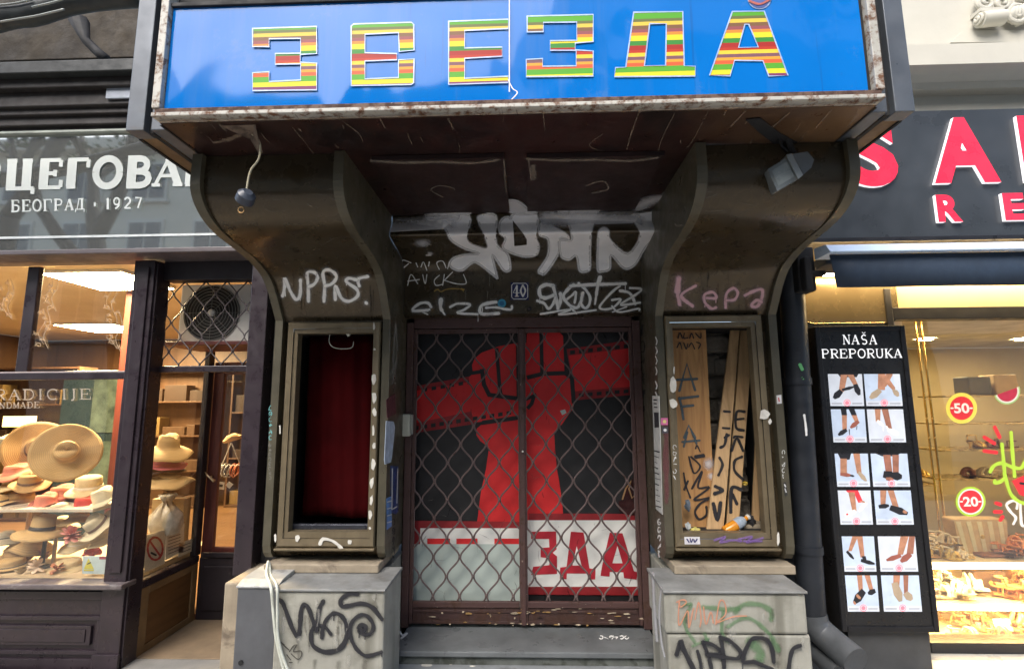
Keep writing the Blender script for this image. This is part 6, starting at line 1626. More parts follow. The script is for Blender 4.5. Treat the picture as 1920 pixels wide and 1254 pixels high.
# window frame and pane
m = MB().box(xw + .001, xw + .04, YR - .02, YR + .08, zst2 + .001, P(1800, 540, YR).z).box(xw + .041, XE, YR - .018, YR + .08, zlin0, zlin1)
m.box(xw + .041, XE, YR - .022, YR + .1, zst2 + .002, P(1850, 1202, YR).z)
m.build("window_frame", M_dark, SSH, bevel=.004)
MB().box(xw + .041, XE, YR + .03, YR + .034, P(1850, 1202, YR).z + .001, zlin0 - .001).build("window_pane", glassmat("shoe window glass", (.97, .96, .93), 3.0, .03), SSH)
MB().box(xw + .041, XE, YR + .02, YR + .3, zlin1 + .001, P(1800, 500, YR).z).build("lintel", mat("warm yellow lintel", (.62, .47, .20), .5, 0, .08, 2, 0), SSH)
MB().box(xw + .06, XE, YR + .11, YR + .14, zlin0 + .032, zlin0 + .045).build("added_goods_light", glow("added warm goods light", (1, .74, .36), 26), SSH)  # unseen strip light added behind the frame bar to brighten the goods
yl = YR - .12
MB().box(XR + .25, XE, yl, yl + .03, P(1800, 512, yl).z, P(1800, 506, yl).z).build("led_strip", glow("warm led strip", (1, .72, .36), 34), SSH)
# fascia and letters
YFB = 3.08
zf0, zf1 = P(1800, 443, YFB).z, P(1800, 206, YFB).z
MB().box(XR + .004, XE, YFB, YFB + .2, zf0, zf1).build("fascia", M_charc, SSH, bevel=.004)
m = MB()
for px in (1640, 1690, 1885): x = P(px, 400, YFB).x; m.box(x - .001, x + .001, YFB - .0015, YFB - .0005, zf0 + .02, zf1 - .3)
MB().box(XR + .004, XE, YFB - .02, YFB + .18, P(1800, 452, YFB).z, zf0 - .001).build("fascia_trim", M_dark, SSH, bevel=.003)
m_ltr = mat("red acrylic letter", (.80, .022, .055), .3, 0, .05, 3, 0, emit=.25)
m_side = flat("white letter edge", (.75, .72, .74), .4, .04, emit=.5)
def signletter(ch, px0, px1, pyt, pyb, bold=.045):
    a, b_ = P(px0, (pyt + pyb) / 2, YFB - .025), P(px1, (pyt + pyb) / 2, YFB - .025)
    t, u = P((px0 + px1) / 2, pyt, YFB - .025), P((px0 + px1) / 2, pyb, YFB - .025)
    m = MB(); fit_text(m, ch, a.x, b_.x, u.z, t.z, YFB - .0135, 0, bold, .011, 1)
    m.build("sign_letter", [m_ltr, m_side], SSH)
signletter("S", 1590, 1681, 222, 350); signletter("A", 1745, 1869, 220, 343); signletter("N", 1915, 2020, 216, 340)
signletter("R", 1757, 1803, 365, 416); signletter("E", 1882, 1922, 362, 413); signletter("T", 1990, 2040, 360, 411)
# awning
YA = 2.72
AW = thing("folded_awning", "navy folded awning with a pale blue front rail over the shoe window", "awning", P(1740, 540, YA))
x0 = P(1556, 500, YA).x
zt_, zm_, zb_ = P(1740, 457, YA).z, P(1740, 475, YA).z, P(1740, 537, YA).z
MB().extx([(YA - .05, zm_), (YA - .05, zm_ + .006), (YA - .012, zt_), (YA + .1, zt_ + .012), (YA + .1, zm_)], x0 - .02, XE, closed=True, caps=True).build("front_rail", M_lip, AW, bevel=.006)
m = MB(); n = 40
vs = []; fs = []
for i in range(n + 1):
    x = x0 + (XE - x0) * i / n
    for j, z in enumerate((zm_ - .002, (zm_ + zb_) / 2, zb_)):
        vs.append((x + .012 * j, YA - .004 + .006 * math.sin(i * 1.1) * j * .5, z))
for i in range(n):
    for j in range(2): a = i * 3 + j; fs.append((a, a + 3, a + 4, a + 1))
o = m.add(vs, fs).build("valance", M_navy, AW, smooth=True); s = o.modifiers.new("thick", 'SOLIDIFY'); s.thickness = .006
MB().box(x0 + .05, XE, YA + .11, YFB - .02, zm_ - .02, zm_ + .035).build("folded_cloth", M_navy, AW, bevel=.01)
m = MB().box(P(1497, 500, 2.85).x, x0 - .002, 2.85, 3.06, P(1540, 545, 2.85).z, P(1540, 462, 2.85).z)
m.box(P(1508, 500, 2.8).x, x0 + .03, 2.80, 2.849, P(1540, 516, 2.8).z, P(1540, 506, 2.8).z).box(P(1508, 500, 2.8).x, P(1522, 500, 2.8).x, 2.79, 2.848, P(1540, 545, 2.8).z, P(1540, 480, 2.8).z)
m.build("end_bracket", M_black, AW, bevel=.012)
# stone cornice above
FC = thing("stone_facade", "cream plaster facade with moulded cornice and carved ornament above the shoe shop", "facade", (3.5, 3.3, zf1))
z = lambda py, Y: P(1800, py, Y).z
prof = [(3.28, 8.5), (3.28, z(82, 3.28)), (2.98, z(83, 2.98) + .004), (2.98, z(120, 2.98)), (3.03, z(122, 2.98) - .002), (3.06, z(135, 3.04)), (3.12, z(150, 3.10)), (3.13, z(168, 3.14)), (3.20, z(169, 3.14) - .004), (3.20, zf1 + .001), (3.6, zf1 + .001), (3.6, 8.5)]
MB().extx(prof, XR + .05, 9.0, closed=True, caps=True).build("wall", M_limew, FC)
m = MB()
pl = [P(x, y, 3.27) for x, y in [(1782, 80), (1806, 58), (2300, 50), (2300, 76)]]
m.slab(pl, (0, .03, 0)); m.build("ledge_plate", M_limew, FC, bevel=.006)
m = MB()
a = P(1837, 38, 3.22); b_ = P(1880, 34, 3.22)
m.tube([(a.x, 3.22, a.z), (b_.x, 3.22, b_.z)], .05, 18)
sp = [(a.x - .004 - .001 * i, 3.22 + .04 * (1 - i / 26) * math.cos(i * .6), a.z + .04 * (1 - i / 26) * math.sin(i * .6)) for i in range(24)]
m.tube(sp, .009, 6)
def volute(px, py, r, turns, sg):
    c = P(px, py, 3.235); pts = []; rad = []
    for i in range(34):
        t = i / 33; q = r * (1 - .82 * t); an = sg * turns * 6.28 * t + 1.2
        pts.append((c.x + q * math.cos(an), 3.235 - .02 * t, c.z + q * math.sin(an))); rad.append(.020 * (1 - .55 * t))
    m.tube(pts, rad, 10)
volute(1846, 8, .06, 1.6, 1); volute(1876, 8, .05, 1.6, -1); volute(1906, 30, .075, 1.7, 1); volute(1944, 28, .07, 1.7, -1); volute(1912, -6, .05, 1.4, -1)
for j in range(6):
    q0 = P(1893 + j * 7, 50 - abs(j - 2) * 3, 3.25); q1 = P(1898 + j * 6, 24 - j, 3.22); q2 = P(1902 + j * 6, 4, 3.25)
    m.tube(catmull([tuple(q0), tuple(q1), tuple(q2)], 5), [.012, .016, .018, .018, .018, .018, .016, .014, .012, .009, .006], 8)
a2, b2_ = P(1838, 18, 3.2), P(1884, 16, 3.2); m.box(a2.x, b2_.x, 3.2, 3.28, a2.z - .012, a2.z + .012)
o = m.build("carved_ornament", M_limew, FC, smooth=True, auto=True)

# drainpipes beside the broken showcase
M_pipe = mat("blue black drainpipe", (.016, .019, .025), .45, .1, .3, 6, .2, 30, dirt=(.035, .038, .042), dscale=5, damt=.4, dsharp=.3)
M_pipe2 = mat("worn grey pipe elbow", (.085, .092, .10), .5, .2, .3, 6, .3, dirt=(.06, .065, .075), dscale=5, damt=.45)
def pipe(label, pts, Ys, r, elbow):
    p = [P(x, y, Y) for (x, y), Y in zip(pts, Ys)]
    R = thing("drainpipe", label, "drainpipe", p[-1], "drainpipes beside the shoe shop")
    MB().tube(p[:-elbow], r, 20).build("pipe", M_pipe, R, smooth=True, auto=True)
    MB().tube(catmull([tuple(q) for q in p[-elbow - 1:]], 5), r * 1.06, 20).build("elbow", M_pipe2, R, smooth=True, auto=True)
    for y in (715, 1028):
        m = MB(); t = P((pts[0][0] + pts[1][0]) / 2, y, Ys[1]); x = p[0].x + (p[1].x - p[0].x) * (t.z - p[0].z) / (p[1].z - p[0].z)
        m.tube([(x, p[1].y, t.z - .02), (x, p[1].y, t.z + .02)], r * 1.09, 20)
        m.build("collar", M_pipe, R, smooth=True, auto=True)
    return R
d1 = pipe("thick black drainpipe with grey elbow beside the black light box", [(1478, 440), (1523, 1150), (1530, 1172), (1552, 1195), (1605, 1240)], [2.98, 2.98, 2.97, 2.93, 2.78], .068, 3)
d2 = pipe("thinner black drainpipe close to the right pedestal", [(1462, 440), (1494, 1165), (1500, 1188), (1525, 1215), (1575, 1262)], [3.1, 3.1, 3.08, 3.02, 2.85], .05, 3)
m = MB(); F = plane(2.98 - .07)
m.ribbon([(1508, 778), (1511, 800), (1512, 815)], 5, F, .002); m.ribbon([(1500, 684), (1504, 692)], 8, F, .002, mi=1); m.ribbon([(1504, 708), (1506, 710)], 4, F, .002, mi=1)
m.build("paint_marks", [M_wmark, spray("green paint dab", (.12, .42, .15), .3, .9)], d1)

# light box advertisement
YL = 2.98
z0b, z1b = P(1650, 1183, YL).z, P(1640, 611, YL).z
xl, xr = P(1552, 900, YL).x, P(1727, 900, YL).x
LB = thing("advertising_light_box", "tall black light box with twelve shoe photographs on the pavement", "light box", ((xl + xr) / 2, YL, zst2))
m = MB().box(xl, xr, YL, YL + .16, z0b, z1b).box(xl, xl + .028, YL - .012, YL - .001, z0b, z1b).box(xr - .028, xr, YL - .012, YL - .001, z0b, z1b).box(xl + .029, xr - .029, YL - .012, YL - .001, z0b, z0b + .03).box(xl + .029, xr - .029, YL - .012, YL - .001, z1b - .03, z1b)
m.build("casing", mat("black box metal", (.016, .016, .018), .35, .3, .2, 5, .05), LB, bevel=.004)
MB().box(xl + .05, xr - .03, YL + .03, YL + .15, zst2 + .001, z0b - .001).build("base", mat("grey plinth", (.05, .052, .055), .5), LB, bevel=.004)
MB().box(xl + .028, xr - .028, YL - .004, YL - .0005, z0b + .03, z1b - .03).build("black_panel", mat("black film", (.012, .012, .013), .3), LB)
FL = plane(YL - .005)
m = MB(); wm = flat("white caption", (.65, .65, .66), .4, .03, emit=.5)
text(m, "NAŠA", [(1580, 645), (1645, 645), (1644, 628), (1579, 628)], 2.6, FL, .001, gap=.08); text(m, "PREPORUKA", [(1540, 671), (1692, 670), (1691, 654), (1539, 655)], 2.6, FL, .001, gap=.06)
m.build("caption", wm, LB)
ph_bg = flat("photo backdrop", (.42, .49, .60), .4, .14, 8, emit=.22)
ph_w = flat("photo white", (.50, .53, .58), .4, .1, 8, emit=.22)
skin, skin2 = flat("photo skin", (.36, .17, .10), .5, .25, 30, emit=.22), flat("photo tanned skin", (.26, .11, .07), .5, .25, 30, emit=.22)
shk, shb, shr, shw, shp = flat("photo black", (.02, .02, .025), .5), flat("photo beige", (.33, .25, .17), .5, emit=.22), flat("photo red", (.55, .03, .04), .5, emit=.4), flat("photo pale shoe", (.66, .62, .58), .5, emit=.4), flat("photo brown", (.22, .07, .05), .5, emit=.3)
badge = flat("badge red", (.62, .16, .2), .5, .04, emit=.4); grey = flat("caption grey", (.3, .31, .34), .5, emit=.3)
PM = [ph_bg, skin, skin2, shk, shb, shr, shw, shp, badge, grey, ph_w]
# each design: list of (material, unit-square outline with y down)
def limb(x0, y0, w0, x1, y1, w1): return [(x0 - w0 / 2, y0), (x0 + w0 / 2, y0), (x1 + w1 / 2, y1), (x1 - w1 / 2, y1)]
def foot(x, y, dx, dy, w): l = math.hypot(dx, dy); nx, ny = -dy / l * w, dx / l * w; return [(x - nx * .7, y - ny * .7), (x + nx * .7, y + ny * .7), (x + dx * .6 + nx, y + dy * .6 + ny), (x + dx + nx * .4, y + dy + ny * .4), (x + dx - nx * .4, y + dy - ny * .4), (x + dx * .6 - nx, y + dy * .6 - ny)]
D = [
 [(3, [(.3, 0), (.9, 0), (.84, .1), (.36, .1)]), (1, limb(.48, .02, .2, .36, .55, .16)), (1, limb(.66, .02, .18, .8, .35, .14)), (3, foot(.36, .52, -.24, .24, .1)), (3, foot(.78, .32, .1, .34, .09)), (3, foot(.38, .5, .36, -.1, .05))],
 [(1, limb(.5, 0, .2, .45, .5, .2)), (1, limb(.72, 0, .2, .5, .4, .18)), (1, limb(.62, .2, .2, .82, .5, .12)), (4, foot(.42, .5, -.3, .26, .1)), (4, foot(.8, .48, .1, .22, .08)), (10, limb(.9, .0, .2, .92, .5, .16))],
 [(3, limb(.38, 0, .17, .39, .18, .16)), (3, limb(.62, 0, .17, .68, .18, .16)), (1, limb(.39, .18, .15, .36, .68, .13)), (1, limb(.68, .18, .15, .76, .42, .12)), (3, foot(.42, .62, -.26, .16, .07)), (7, foot(.8, .36, -.26, .2, .07)), (3, limb(.5, .6, .03, .5, .78, .02)), (3, limb(.74, .5, .02, .72, .62, .02))],
 [(1, limb(.3, 0, .16, .28, .38, .12)), (2, limb(.5, 0, .18, .58, .62, .14)), (6, foot(.26, .34, .16, .16, .05)), (6, foot(.55, .62, .26, .14, .08)), (6, limb(.5, .5, .04, .58, .7, .08)), (6, limb(.42, .5, .02, .4, .66, .02))],
 [(3, [(.1, 0), (.5, 0), (.44, .18), (.18, .2)]), (1, limb(.26, .15, .2, .22, .66, .2)), (1, limb(.66, 0, .2, .7, .6, .14)), (7, foot(.12, .62, .34, .04, .06)), (4, foot(.68, .56, .22, .28, .07)), (3, foot(.42, .66, .12, .02, .03))],
 [(3, [(.15, 0), (.8, 0), (.7, .08), (.3, .08)]), (2, limb(.44, .04, .2, .46, .6, .18)), (2, limb(.68, .04, .18, .64, .6, .16)), (3, foot(.3, .62, .32, .08, .14)), (3, foot(.5, .66, .3, .04, .13)), (2, foot(.36, .76, .2, .02, .06))],
 [(5, [(.25, 0), (.62, 0), (.75, .34), (.6, .36), (.5, .1), (.3, .06)]), (1, limb(.42, .05, .2, .46, .6, .13)), (1, limb(.68, .3, .14, .8, .36, .12)), (6, foot(.5, .6, -.32, .14, .07)), (6, foot(.84, .36, -.24, .26, .05)), (5, foot(.26, .68, -.06, .04, .03))],
 [(1, limb(.26, 0, .17, .22, .42, .13)), (1, limb(.46, 0, .17, .56, .5, .16)), (3, foot(.1, .48, .28, -.04, .07)), (3, foot(.4, .5, .46, .18, .11)), (1, foot(.74, .6, .1, .06, .05))],
 [(1, limb(.42, 0, .18, .22, .42, .11)), (1, limb(.56, 0, .18, .6, .6, .13)), (3, foot(.12, .42, .2, .22, .05)), (3, foot(.54, .68, .42, .1, .06)), (3, limb(.64, .56, .12, .66, .68, .12))],
 [(1, limb(.72, 0, .22, .56, .52, .15)), (2, limb(.92, 0, .16, .82, .5, .18)), (7, foot(.58, .54, -.4, .14, .07)), (7, foot(.84, .5, -.28, .22, .09))],
 [(1, limb(.46, 0, .17, .46, .46, .13)), (1, limb(.7, 0, .17, .8, .44, .13)), (3, foot(.56, .42, -.34, .34, .12)), (1, foot(.4, .56, -.06, .06, .09)), (3, foot(.92, .42, -.24, .08, .08)), (1, foot(.26, .74, -.06, .04, .06))],
 [(1, limb(.42, 0, .18, .38, .3, .16)), (2, limb(.66, 0, .14, .62, .5, .1)), (4, foot(.34, .2, .12, .52, .12)), (4, foot(.6, .48, .16, .2, .11))],
]
rows = [(701, 761), (767, 829), (850, 912), (919, 983), (1005, 1071), (1078, 1146)]
def colx(py): t = (py - 701) / (1146 - 701); return [(1552 + t * 38, 1616 + t * 33), (1619.5 + t * 38, 1687 + t * 42)]
lab12 = ["black flats", "beige flats", "dark heels", "white slingbacks", "gold thong sandals", "black furry slides", "red trousers and pale sandals", "black buckled mules", "black strappy sandals", "brown slides", "black wedge sandals", "beige espadrilles"]
for r_, (y0, y1) in enumerate(rows):
    for c_ in range(2):
        i = r_ * 2 + c_
        (a0, a1), (b0, b1) = colx(y0)[c_], colx(y1)[c_]
        def mp(u, v): return (a0 + (a1 - a0) * u + ((b0 + (b1 - b0) * u) - (a0 + (a1 - a0) * u)) * v, y0 + (y1 - y0) * v)
        m = MB(); FP = lambda u, v, o: FL(*mp(u, v), o)
        m.poly([[FP(u, v, .0015) for u, v in ((0, 0), (1, 0), (1, 1), (0, 1))]], 0 if (i * 7) % 3 else 10)
        for kk, (mi, pts) in enumerate(D[i]):
            m.poly([[FP(max(0, min(1, u)), max(0, min(1, v)), .002 + kk * .0003) for u, v in pts]], mi)
        m.poly([[FP(u, v, .0045) for u, v in ((0, .84), (1, .84), (1, 1), (0, 1))]], 10)
        m.disc(*mp(.5, .9), 6.6, FL, .005, 8); m.disc(*mp(.5, .9), 5.4, FL, .0056, 10); m.disc(*mp(.5, .9), 4.0, FL, .0062, 8)
        m.ribbon([mp(.06, .92), mp(.33, .92)], 2.6, FL, .005, smooth=False, mi=9); m.ribbon([mp(.67, .92), mp(.93, .92)], 2.6, FL, .005, smooth=False, mi=9)
        o = m.build("shoe_photo", PM, LB); o['label'] = "backlit photo of " + lab12[i]

# window display
M_shelf = mat("cream shelf board", (.66, .55, .33), .4, 0, .05, 3, 0)
zr = [P(1830, 1052, 3.34).z, P(1830, 1130, 3.34).z, P(1830, 1203, 3.30).z]
XI2 = 8.0
ZC2 = P(1735, 637, 4.8).z
m = MB().box(xw + .002, XI2, 5.6, 5.65, zst2, ZC2).box(xw - .04, xw + .001, YR + .31, 5.6, zst2, ZC2)
m.build("back_wall", mat("tan shop wall", (.46, .37, .22), .7, 0, .15, 1.5, 0), SSH)
MB().box(xw, XI2, YR + .31, 5.6, ZC2 + .001, ZC2 + .04).build("ceiling", mat("cream shop ceiling", (.5, .46, .38), .7), SSH)
MB().box(xw, XI2, 4.2, 5.6, zst2 + .001, zst2 + .03).build("shop_floor", mat("tan tiles", (.3, .24, .16), .3), SSH)
MB().box(xw + .05, XI2, 3.72, 3.75, zst2, zr[0] + .02).build("display_backboard", mat("warm cream backboard", (.55, .42, .22), .6), SSH)
for i, zz in enumerate(zr):
    R = thing("display_shelf", ["upper brightly lit display shelf in the shoe window", "middle brightly lit display shelf in the shoe window", "lowest brightly lit display base in the shoe window"][i], "shelf", (2.6, 3.3, zz))
    y0_ = 3.33 if i < 2 else 3.285
    MB().box(xw + .05, XI2 - 1, y0_, 3.715, zz - .035, zz).build("shelf_board", M_shelf, R, bevel=.003)
    MB().box(xw + .05, XI2 - 1, y0_ - .006, y0_ - .001, zz - .036, zz - .001).build("light_edge", glow("warm shelf edge %d" % i, (1, .82, .42), 2.2), R)
    if i < 2: MB().box(xw + .06, XI2 - 1, y0_ + .02, y0_ + .04, zz - .046, zz - .037).build("led_strip", glow("warm shelf led %d" % i, (1, .70, .30), 85), R)
zz = zr[0] + .33
# dim shelves further in
for j, (py, Y) in enumerate([(741, 4.3), (793, 4.1), (843, 3.95), (898, 3.95)]):
    zq = P(1850, py, Y).z
    tag(MB().box(P(1765 if j else 1772, py, Y).x, XI2 - 1.5, Y, Y + .3, zq - .012, zq).build("glass_shelf", mat("gold edged glass %d" % j, (.55, .43, .22), .3, .3), bevel=.002), ["topmost gold edged shelf carrying the black bag and tan box", "second gold edged shelf just under the round 50 sticker", "third gold edged shelf below the round 50 sticker", "lowest gold edged shelf behind the round 20 sticker"][j], "shelf")
for px in (1751, 1762):
    a = P(px, 690, 3.62); b_ = P(px + 16, 1030, 3.62)
    tag(MB().tube([(b_.x, 3.62, zr[0]), (b_.x, 3.62, ZC2)], .007, 8).build("brass_rod", mat("brass rod", (.85, .62, .28), .2, 1, .1, 8, 0)), "left brass rod standing on the upper lit shelf" if px == 1751 else "right brass rod standing on the upper lit shelf", "rod", "brass rods")
m = MB()
for i in range(2):
    px = (1735, 1918)[i]; c = PZ(px, 637, ZC2 - .01)
    R = thing("downlight", ("round downlight in the shoe shop ceiling near the light box", "round downlight in the shoe shop ceiling at the right edge")[i], "downlight", c)
    MB().lathe([(.075, .008), (.075, -.004), (.06, -.004)], Matrix.Translation(c), 24).build("trim_ring", M_white, R)
    MB().lathe([(0, 0), (.059, 0)], Matrix.Translation(c), 24).build("lamp", glow("downlight %d" % i, (1, .80, .45), 230), R)
# sandals
def sandal(label, px, Y, zz, yaw, L_, c, c2, kind=0, tilt=0, group="sandals on the lit shelves"):
    m = MB(); n = 14; W = L_ * .17
    top = []; heel = (.055 if kind == 2 else .012)
    def pt(t, s, dz=0):
        w = W * (.62 + .38 * math.sin(math.pi * min(1, max(0, t * 1.25 - .2))) if t < .95 else .45) * s
        zc = .012 + heel * (1 - min(1, t / .7)) ** 1.5
        return Vector((t * L_ - L_ / 2, w, zc + dz))
    vs = []; fs = []
    for i in range(n + 1):
        t = i / n
        vs += [pt(t, -1), pt(t, 1), pt(t, 1, -.010), pt(t, -1, -.010)]
    for i in range(n):
        for j in range(4): a = i * 4 + j; b = i * 4 + (j + 1) % 4; fs.append((a, b, b + 4, a + 4))
    m.add(vs, fs, 0)
    for t, h, w in ([(.74, .035, .009), (.60, .04, .008)] if kind != 1 else [(.78, .03, .012), (.66, .045, .014), (.5, .055, .010)]):
        m.tube([pt(t, -1)] + [pt(t + .03, math.cos(a) * -.9, h * math.sin(a)) for a in [math.pi * q / 8 for q in range(1, 8)]] + [pt(t, 1)], w, 6, 1)
    m.tube([pt(.22, -1)] + [Vector((-L_ * .5 + L_ * (.22 - .2 * math.sin(a)), -W * .7 * math.cos(a), heel + .05)) for a in [math.pi * q / 8 for q in range(9)]] + [pt(.22, 1)], .005, 6, 1)
    if kind == 2: m.tube([pt(.05, 0, -.006), Vector((-L_ * .45, 0, .0))], [.016, .006], 8, 0)
    x = P(px, 1040, Y).x
    o = m.build("sandal", [c, c2], loc=(0, 0, 0), smooth=True, auto=True)
    o.location = (x, Y, zz + .001); o.rotation_euler = (0, math.radians(tilt), math.radians(yaw))
    return tag(o, label, "sandal", group)
ct, cg, cc_, co, cw_, cb = flat("tan leather", (.45, .24, .09), .4), flat("gold leather", (.60, .42, .13), .3, metal=.4), flat("cream leather", (.62, .52, .34), .5), flat("orange leather", (.58, .22, .07), .45), flat("white leather", (.66, .63, .55), .45), flat("brown leather", (.20, .08, .04), .45)
for a in [("tan sandal with gold straps left of the striped bag", 1752, 3.42, zr[0], 20, .22, ct, cg, 0), ("orange sandal behind the tan one on the upper lit shelf", 1768, 3.56, zr[0], 60, .22, co, ct, 1), ("gold sandal touching the left side of the striped bag", 1786, 3.44, zr[0], -25, .21, cg, cg, 0), ("cream sandal heaped left of the striped bag", 1772, 3.48, zr[0] + .035, -50, .22, cc_, cg, 0), ("brown sandal at the back left of the upper lit shelf", 1760, 3.62, zr[0] + .02, 80, .22, cb, ct, 1),
          ("brown sandal right of the striped bag", 1902, 3.44, zr[0], 35, .22, cb, co, 1), ("orange strapped sandal behind the brown one right of the bag", 1912, 3.56, zr[0] + .01, 70, .22, co, cb, 1), ("white buckled sandal at the right edge of the upper lit shelf", 1922, 3.5, zr[0] + .04, -30, .21, cw_, cb, 0),
          ("cream rope sandal at the left of the middle lit shelf", 1760, 3.42, zr[1], 15, .22, cc_, cw_, 1), ("white sandal stacked on the cream rope sandal", 1776, 3.46, zr[1] + .03, -35, .22, cw_, cc_, 1), ("pale gold sandal left of the dark handbag", 1796, 3.44, zr[1], 40, .21, cg, cc_, 0), ("cream sandal at the back left of the middle lit shelf", 1770, 3.6, zr[1], 75, .22, cc_, cg, 1),
          ("tan sandal right of the dark handbag", 1898, 3.44, zr[1], 25, .22, ct, co, 1), ("orange sandal at the right edge of the middle lit shelf", 1914, 3.5, zr[1], -40, .22, co, ct, 0), ("gold sandal leaning on the tan handbag", 1906, 3.58, zr[1] + .03, 60, .22, cg, ct, 1),
          ("gold sandal at the left of the lowest lit base", 1790, 3.36, zr[2], 12, .22, cg, cc_, 0), ("tan heeled sandal on the lowest lit base near the price card", 1830, 3.42, zr[2], -35, .22, ct, cb, 2), ("orange sandal left of the price card on the lowest base", 1852, 3.37, zr[2], 20, .22, co, cg, 0), ("cream heeled sandal leaning at the back of the lowest base", 1815, 3.52, zr[2], 55, .22, cc_, ct, 2), ("brown sandal right of the price card on the lowest base", 1895, 3.4, zr[2], -15, .22, cb, ct, 0), ("tan flat sandal at the right edge of the lowest base", 1918, 3.36, zr[2], 18, .22, ct, cg, 0)]:
    sandal(*a)
for j, (lab, px, py, c) in enumerate([("gold shoe on the dim shelf left of the brass rods", 1735, 905, cg), ("gold heeled shoe right of the round 50 sticker", 1858, 832, cg), ("brown shoe on the dim shelf above the striped bag", 1836, 904, cb), ("cream shoe on the dim shelf behind the green lettering", 1872, 904, cc_), ("dark shoe near the watermelon sticker", 1900, 832, cb)]):
    Y = 4.05; sandal(lab, px, Y, P(px, py + (11 if py < 860 else -6), 3.95).z, 30 * j, .22, c, c, 2 if j == 1 else 1, group="shoes on the dim shelves")
tag(MB().box(P(1728, 905, 3.98).x - .05, P(1745, 905, 3.98).x + .06, 3.96, 4.2, P(1735, 905, 4.05).z - .012, P(1735, 905, 4.05).z).build("glass_shelf", mat("gold edged glass side", (.55, .43, .22), .3, .3)), "short gold edged shelf behind the black light box", "shelf")
# heaps of woven sandals filling the shelves
rh = random.Random(11)
for lab, pa, pb, zz, cs, n_ in [("straw coloured woven sandal in the heap left of the striped bag", 1742, 1800, zr[0], (cg, cc_), 8), ("russet strappy sandal in the pile right of the striped bag", 1893, 1935, zr[0], (co, cb), 6), ("ivory strappy sandal in the heap left of the dark handbag", 1745, 1815, zr[1], (cw_, cc_), 8), ("caramel strappy sandal in the heap right of the dark handbag", 1884, 1935, zr[1], (ct, co), 7), ("honey coloured sandal strewn along the lowest lit base", 1765, 1935, zr[2], (cg, ct), 9)]:
    for i in range(n_):
        sandal(lab, pa + (pb - pa) * (i + rh.random()) / n_, 3.42 + rh.uniform(-.03, .2), zz + (i % 3) * .03, rh.uniform(-70, 80), .21, rh.choice(cs), rh.choice(cs), rh.choice((0, 1)), rh.uniform(-14, 14), group=lab.split(' in ')[0].split(' strewn')[0] + " heap")
# handbags
def bag(label, px, Y, zz, w, h, d, mt, mt2, kind="handbag", name="handbag", stripes=None, handle=True):
    x = P(px, 1050, Y).x
    R = thing(name, label, kind, (x, Y, zz), "handbags in the shoe window")
    sh = [(-w / 2, 0), (w / 2, 0), (w / 2 * 1.12, h), (-w / 2 * 1.12, h)]
    m = MB().slab([(x + a, Y, zz + .002 + b_) for a, b_ in sh], (0, d, 0)); m.build("bag_body", mt, R, bevel=.012)
    if stripes:
        m = MB()
        for i in range(5):
            u = -.42 + i * .2; m.slab([(x + w * u, Y - .003, zz + .01), (x + w * (u + .08), Y - .003, zz + .01), (x + w * (u + .03) * 1.1, Y - .003, zz + h - .01), (x + w * (u - .06) * 1.1, Y - .003, zz + h - .01)], (0, .002, 0))
        m.build("stripes", stripes, R)
    if handle:
        m = MB().tube([(x + math.cos(a) * w * .38, Y + d / 2, zz + h + math.sin(a) * h * .35) for a in [math.pi * q / 10 for q in range(11)]], .008, 8); m.build("handle", mt2, R, smooth=True)
    MB().lathe([(0, .004), (.012, .003), (.014, 0)], Matrix.Translation((x, Y - .003, zz + h * .5)) @ Matrix.Rotation(math.pi / 2, 4, 'X'), 14).build("clasp", cg, R)
bag("gold and cream striped beach bag on the upper lit shelf", 1848, 3.5, zr[0], .30, .21, .1, flat("light tan canvas", (.60, .42, .20)), cc_, stripes=flat("pale yellow stripe", (.70, .62, .36)), handle=False)
bag("dark brown handbag on the middle lit shelf", 1852, 3.5, zr[1], .18, .13, .09, flat("dark brown leather", (.06, .035, .022), .4), ct)
bag("tan handbag at the right of the middle lit shelf", 1918, 3.6, zr[1], .15, .12, .08, flat("tan grain leather", (.42, .22, .08), .4), cg)
tag(MB().box(P(1838, 1040, 3.42).x, P(1888, 1040, 3.42).x, 3.40, 3.48, zr[0] + .001, zr[0] + .022).build("clutch_purse", cb, bevel=.008), "flat brown clutch lying before the striped bag", "purse")
q = P(1882, 1160, 3.38); tag(MB().slab([(q.x - .05, 3.38, zr[2] + .03), (q.x + .05, 3.38, zr[2] + .03), (q.x + .05, 3.40, zr[2] + .09), (q.x - .05, 3.40, zr[2] + .09)], (0, .003, 0)).box(q.x - .03, q.x + .03, 3.384, 3.42, zr[2] + .001, zr[2] + .03).build("price_card", M_white), "white price card standing on the lowest lit base", "card")
# things hanging further inside
a, b_ = P(1815, 706, 4.34), P(1862, 740, 4.34)
tag(MB().box(a.x, b_.x, 4.34, 4.5, b_.z, a.z).build("black_bag", flat("black bag", (.09, .08, .06)), bevel=.01), "black bag on display deep behind the watermelon sticker", "bag")
a, b_ = P(1864, 702, 4.34), P(1912, 740, 4.34)
tag(MB().box(a.x, b_.x, 4.34, 4.5, b_.z, a.z).build("tan_box", flat("tan shoe box", (.34, .24, .13)), bevel=.01), "tan box deep in the shoe shop behind the watermelon sticker", "box")
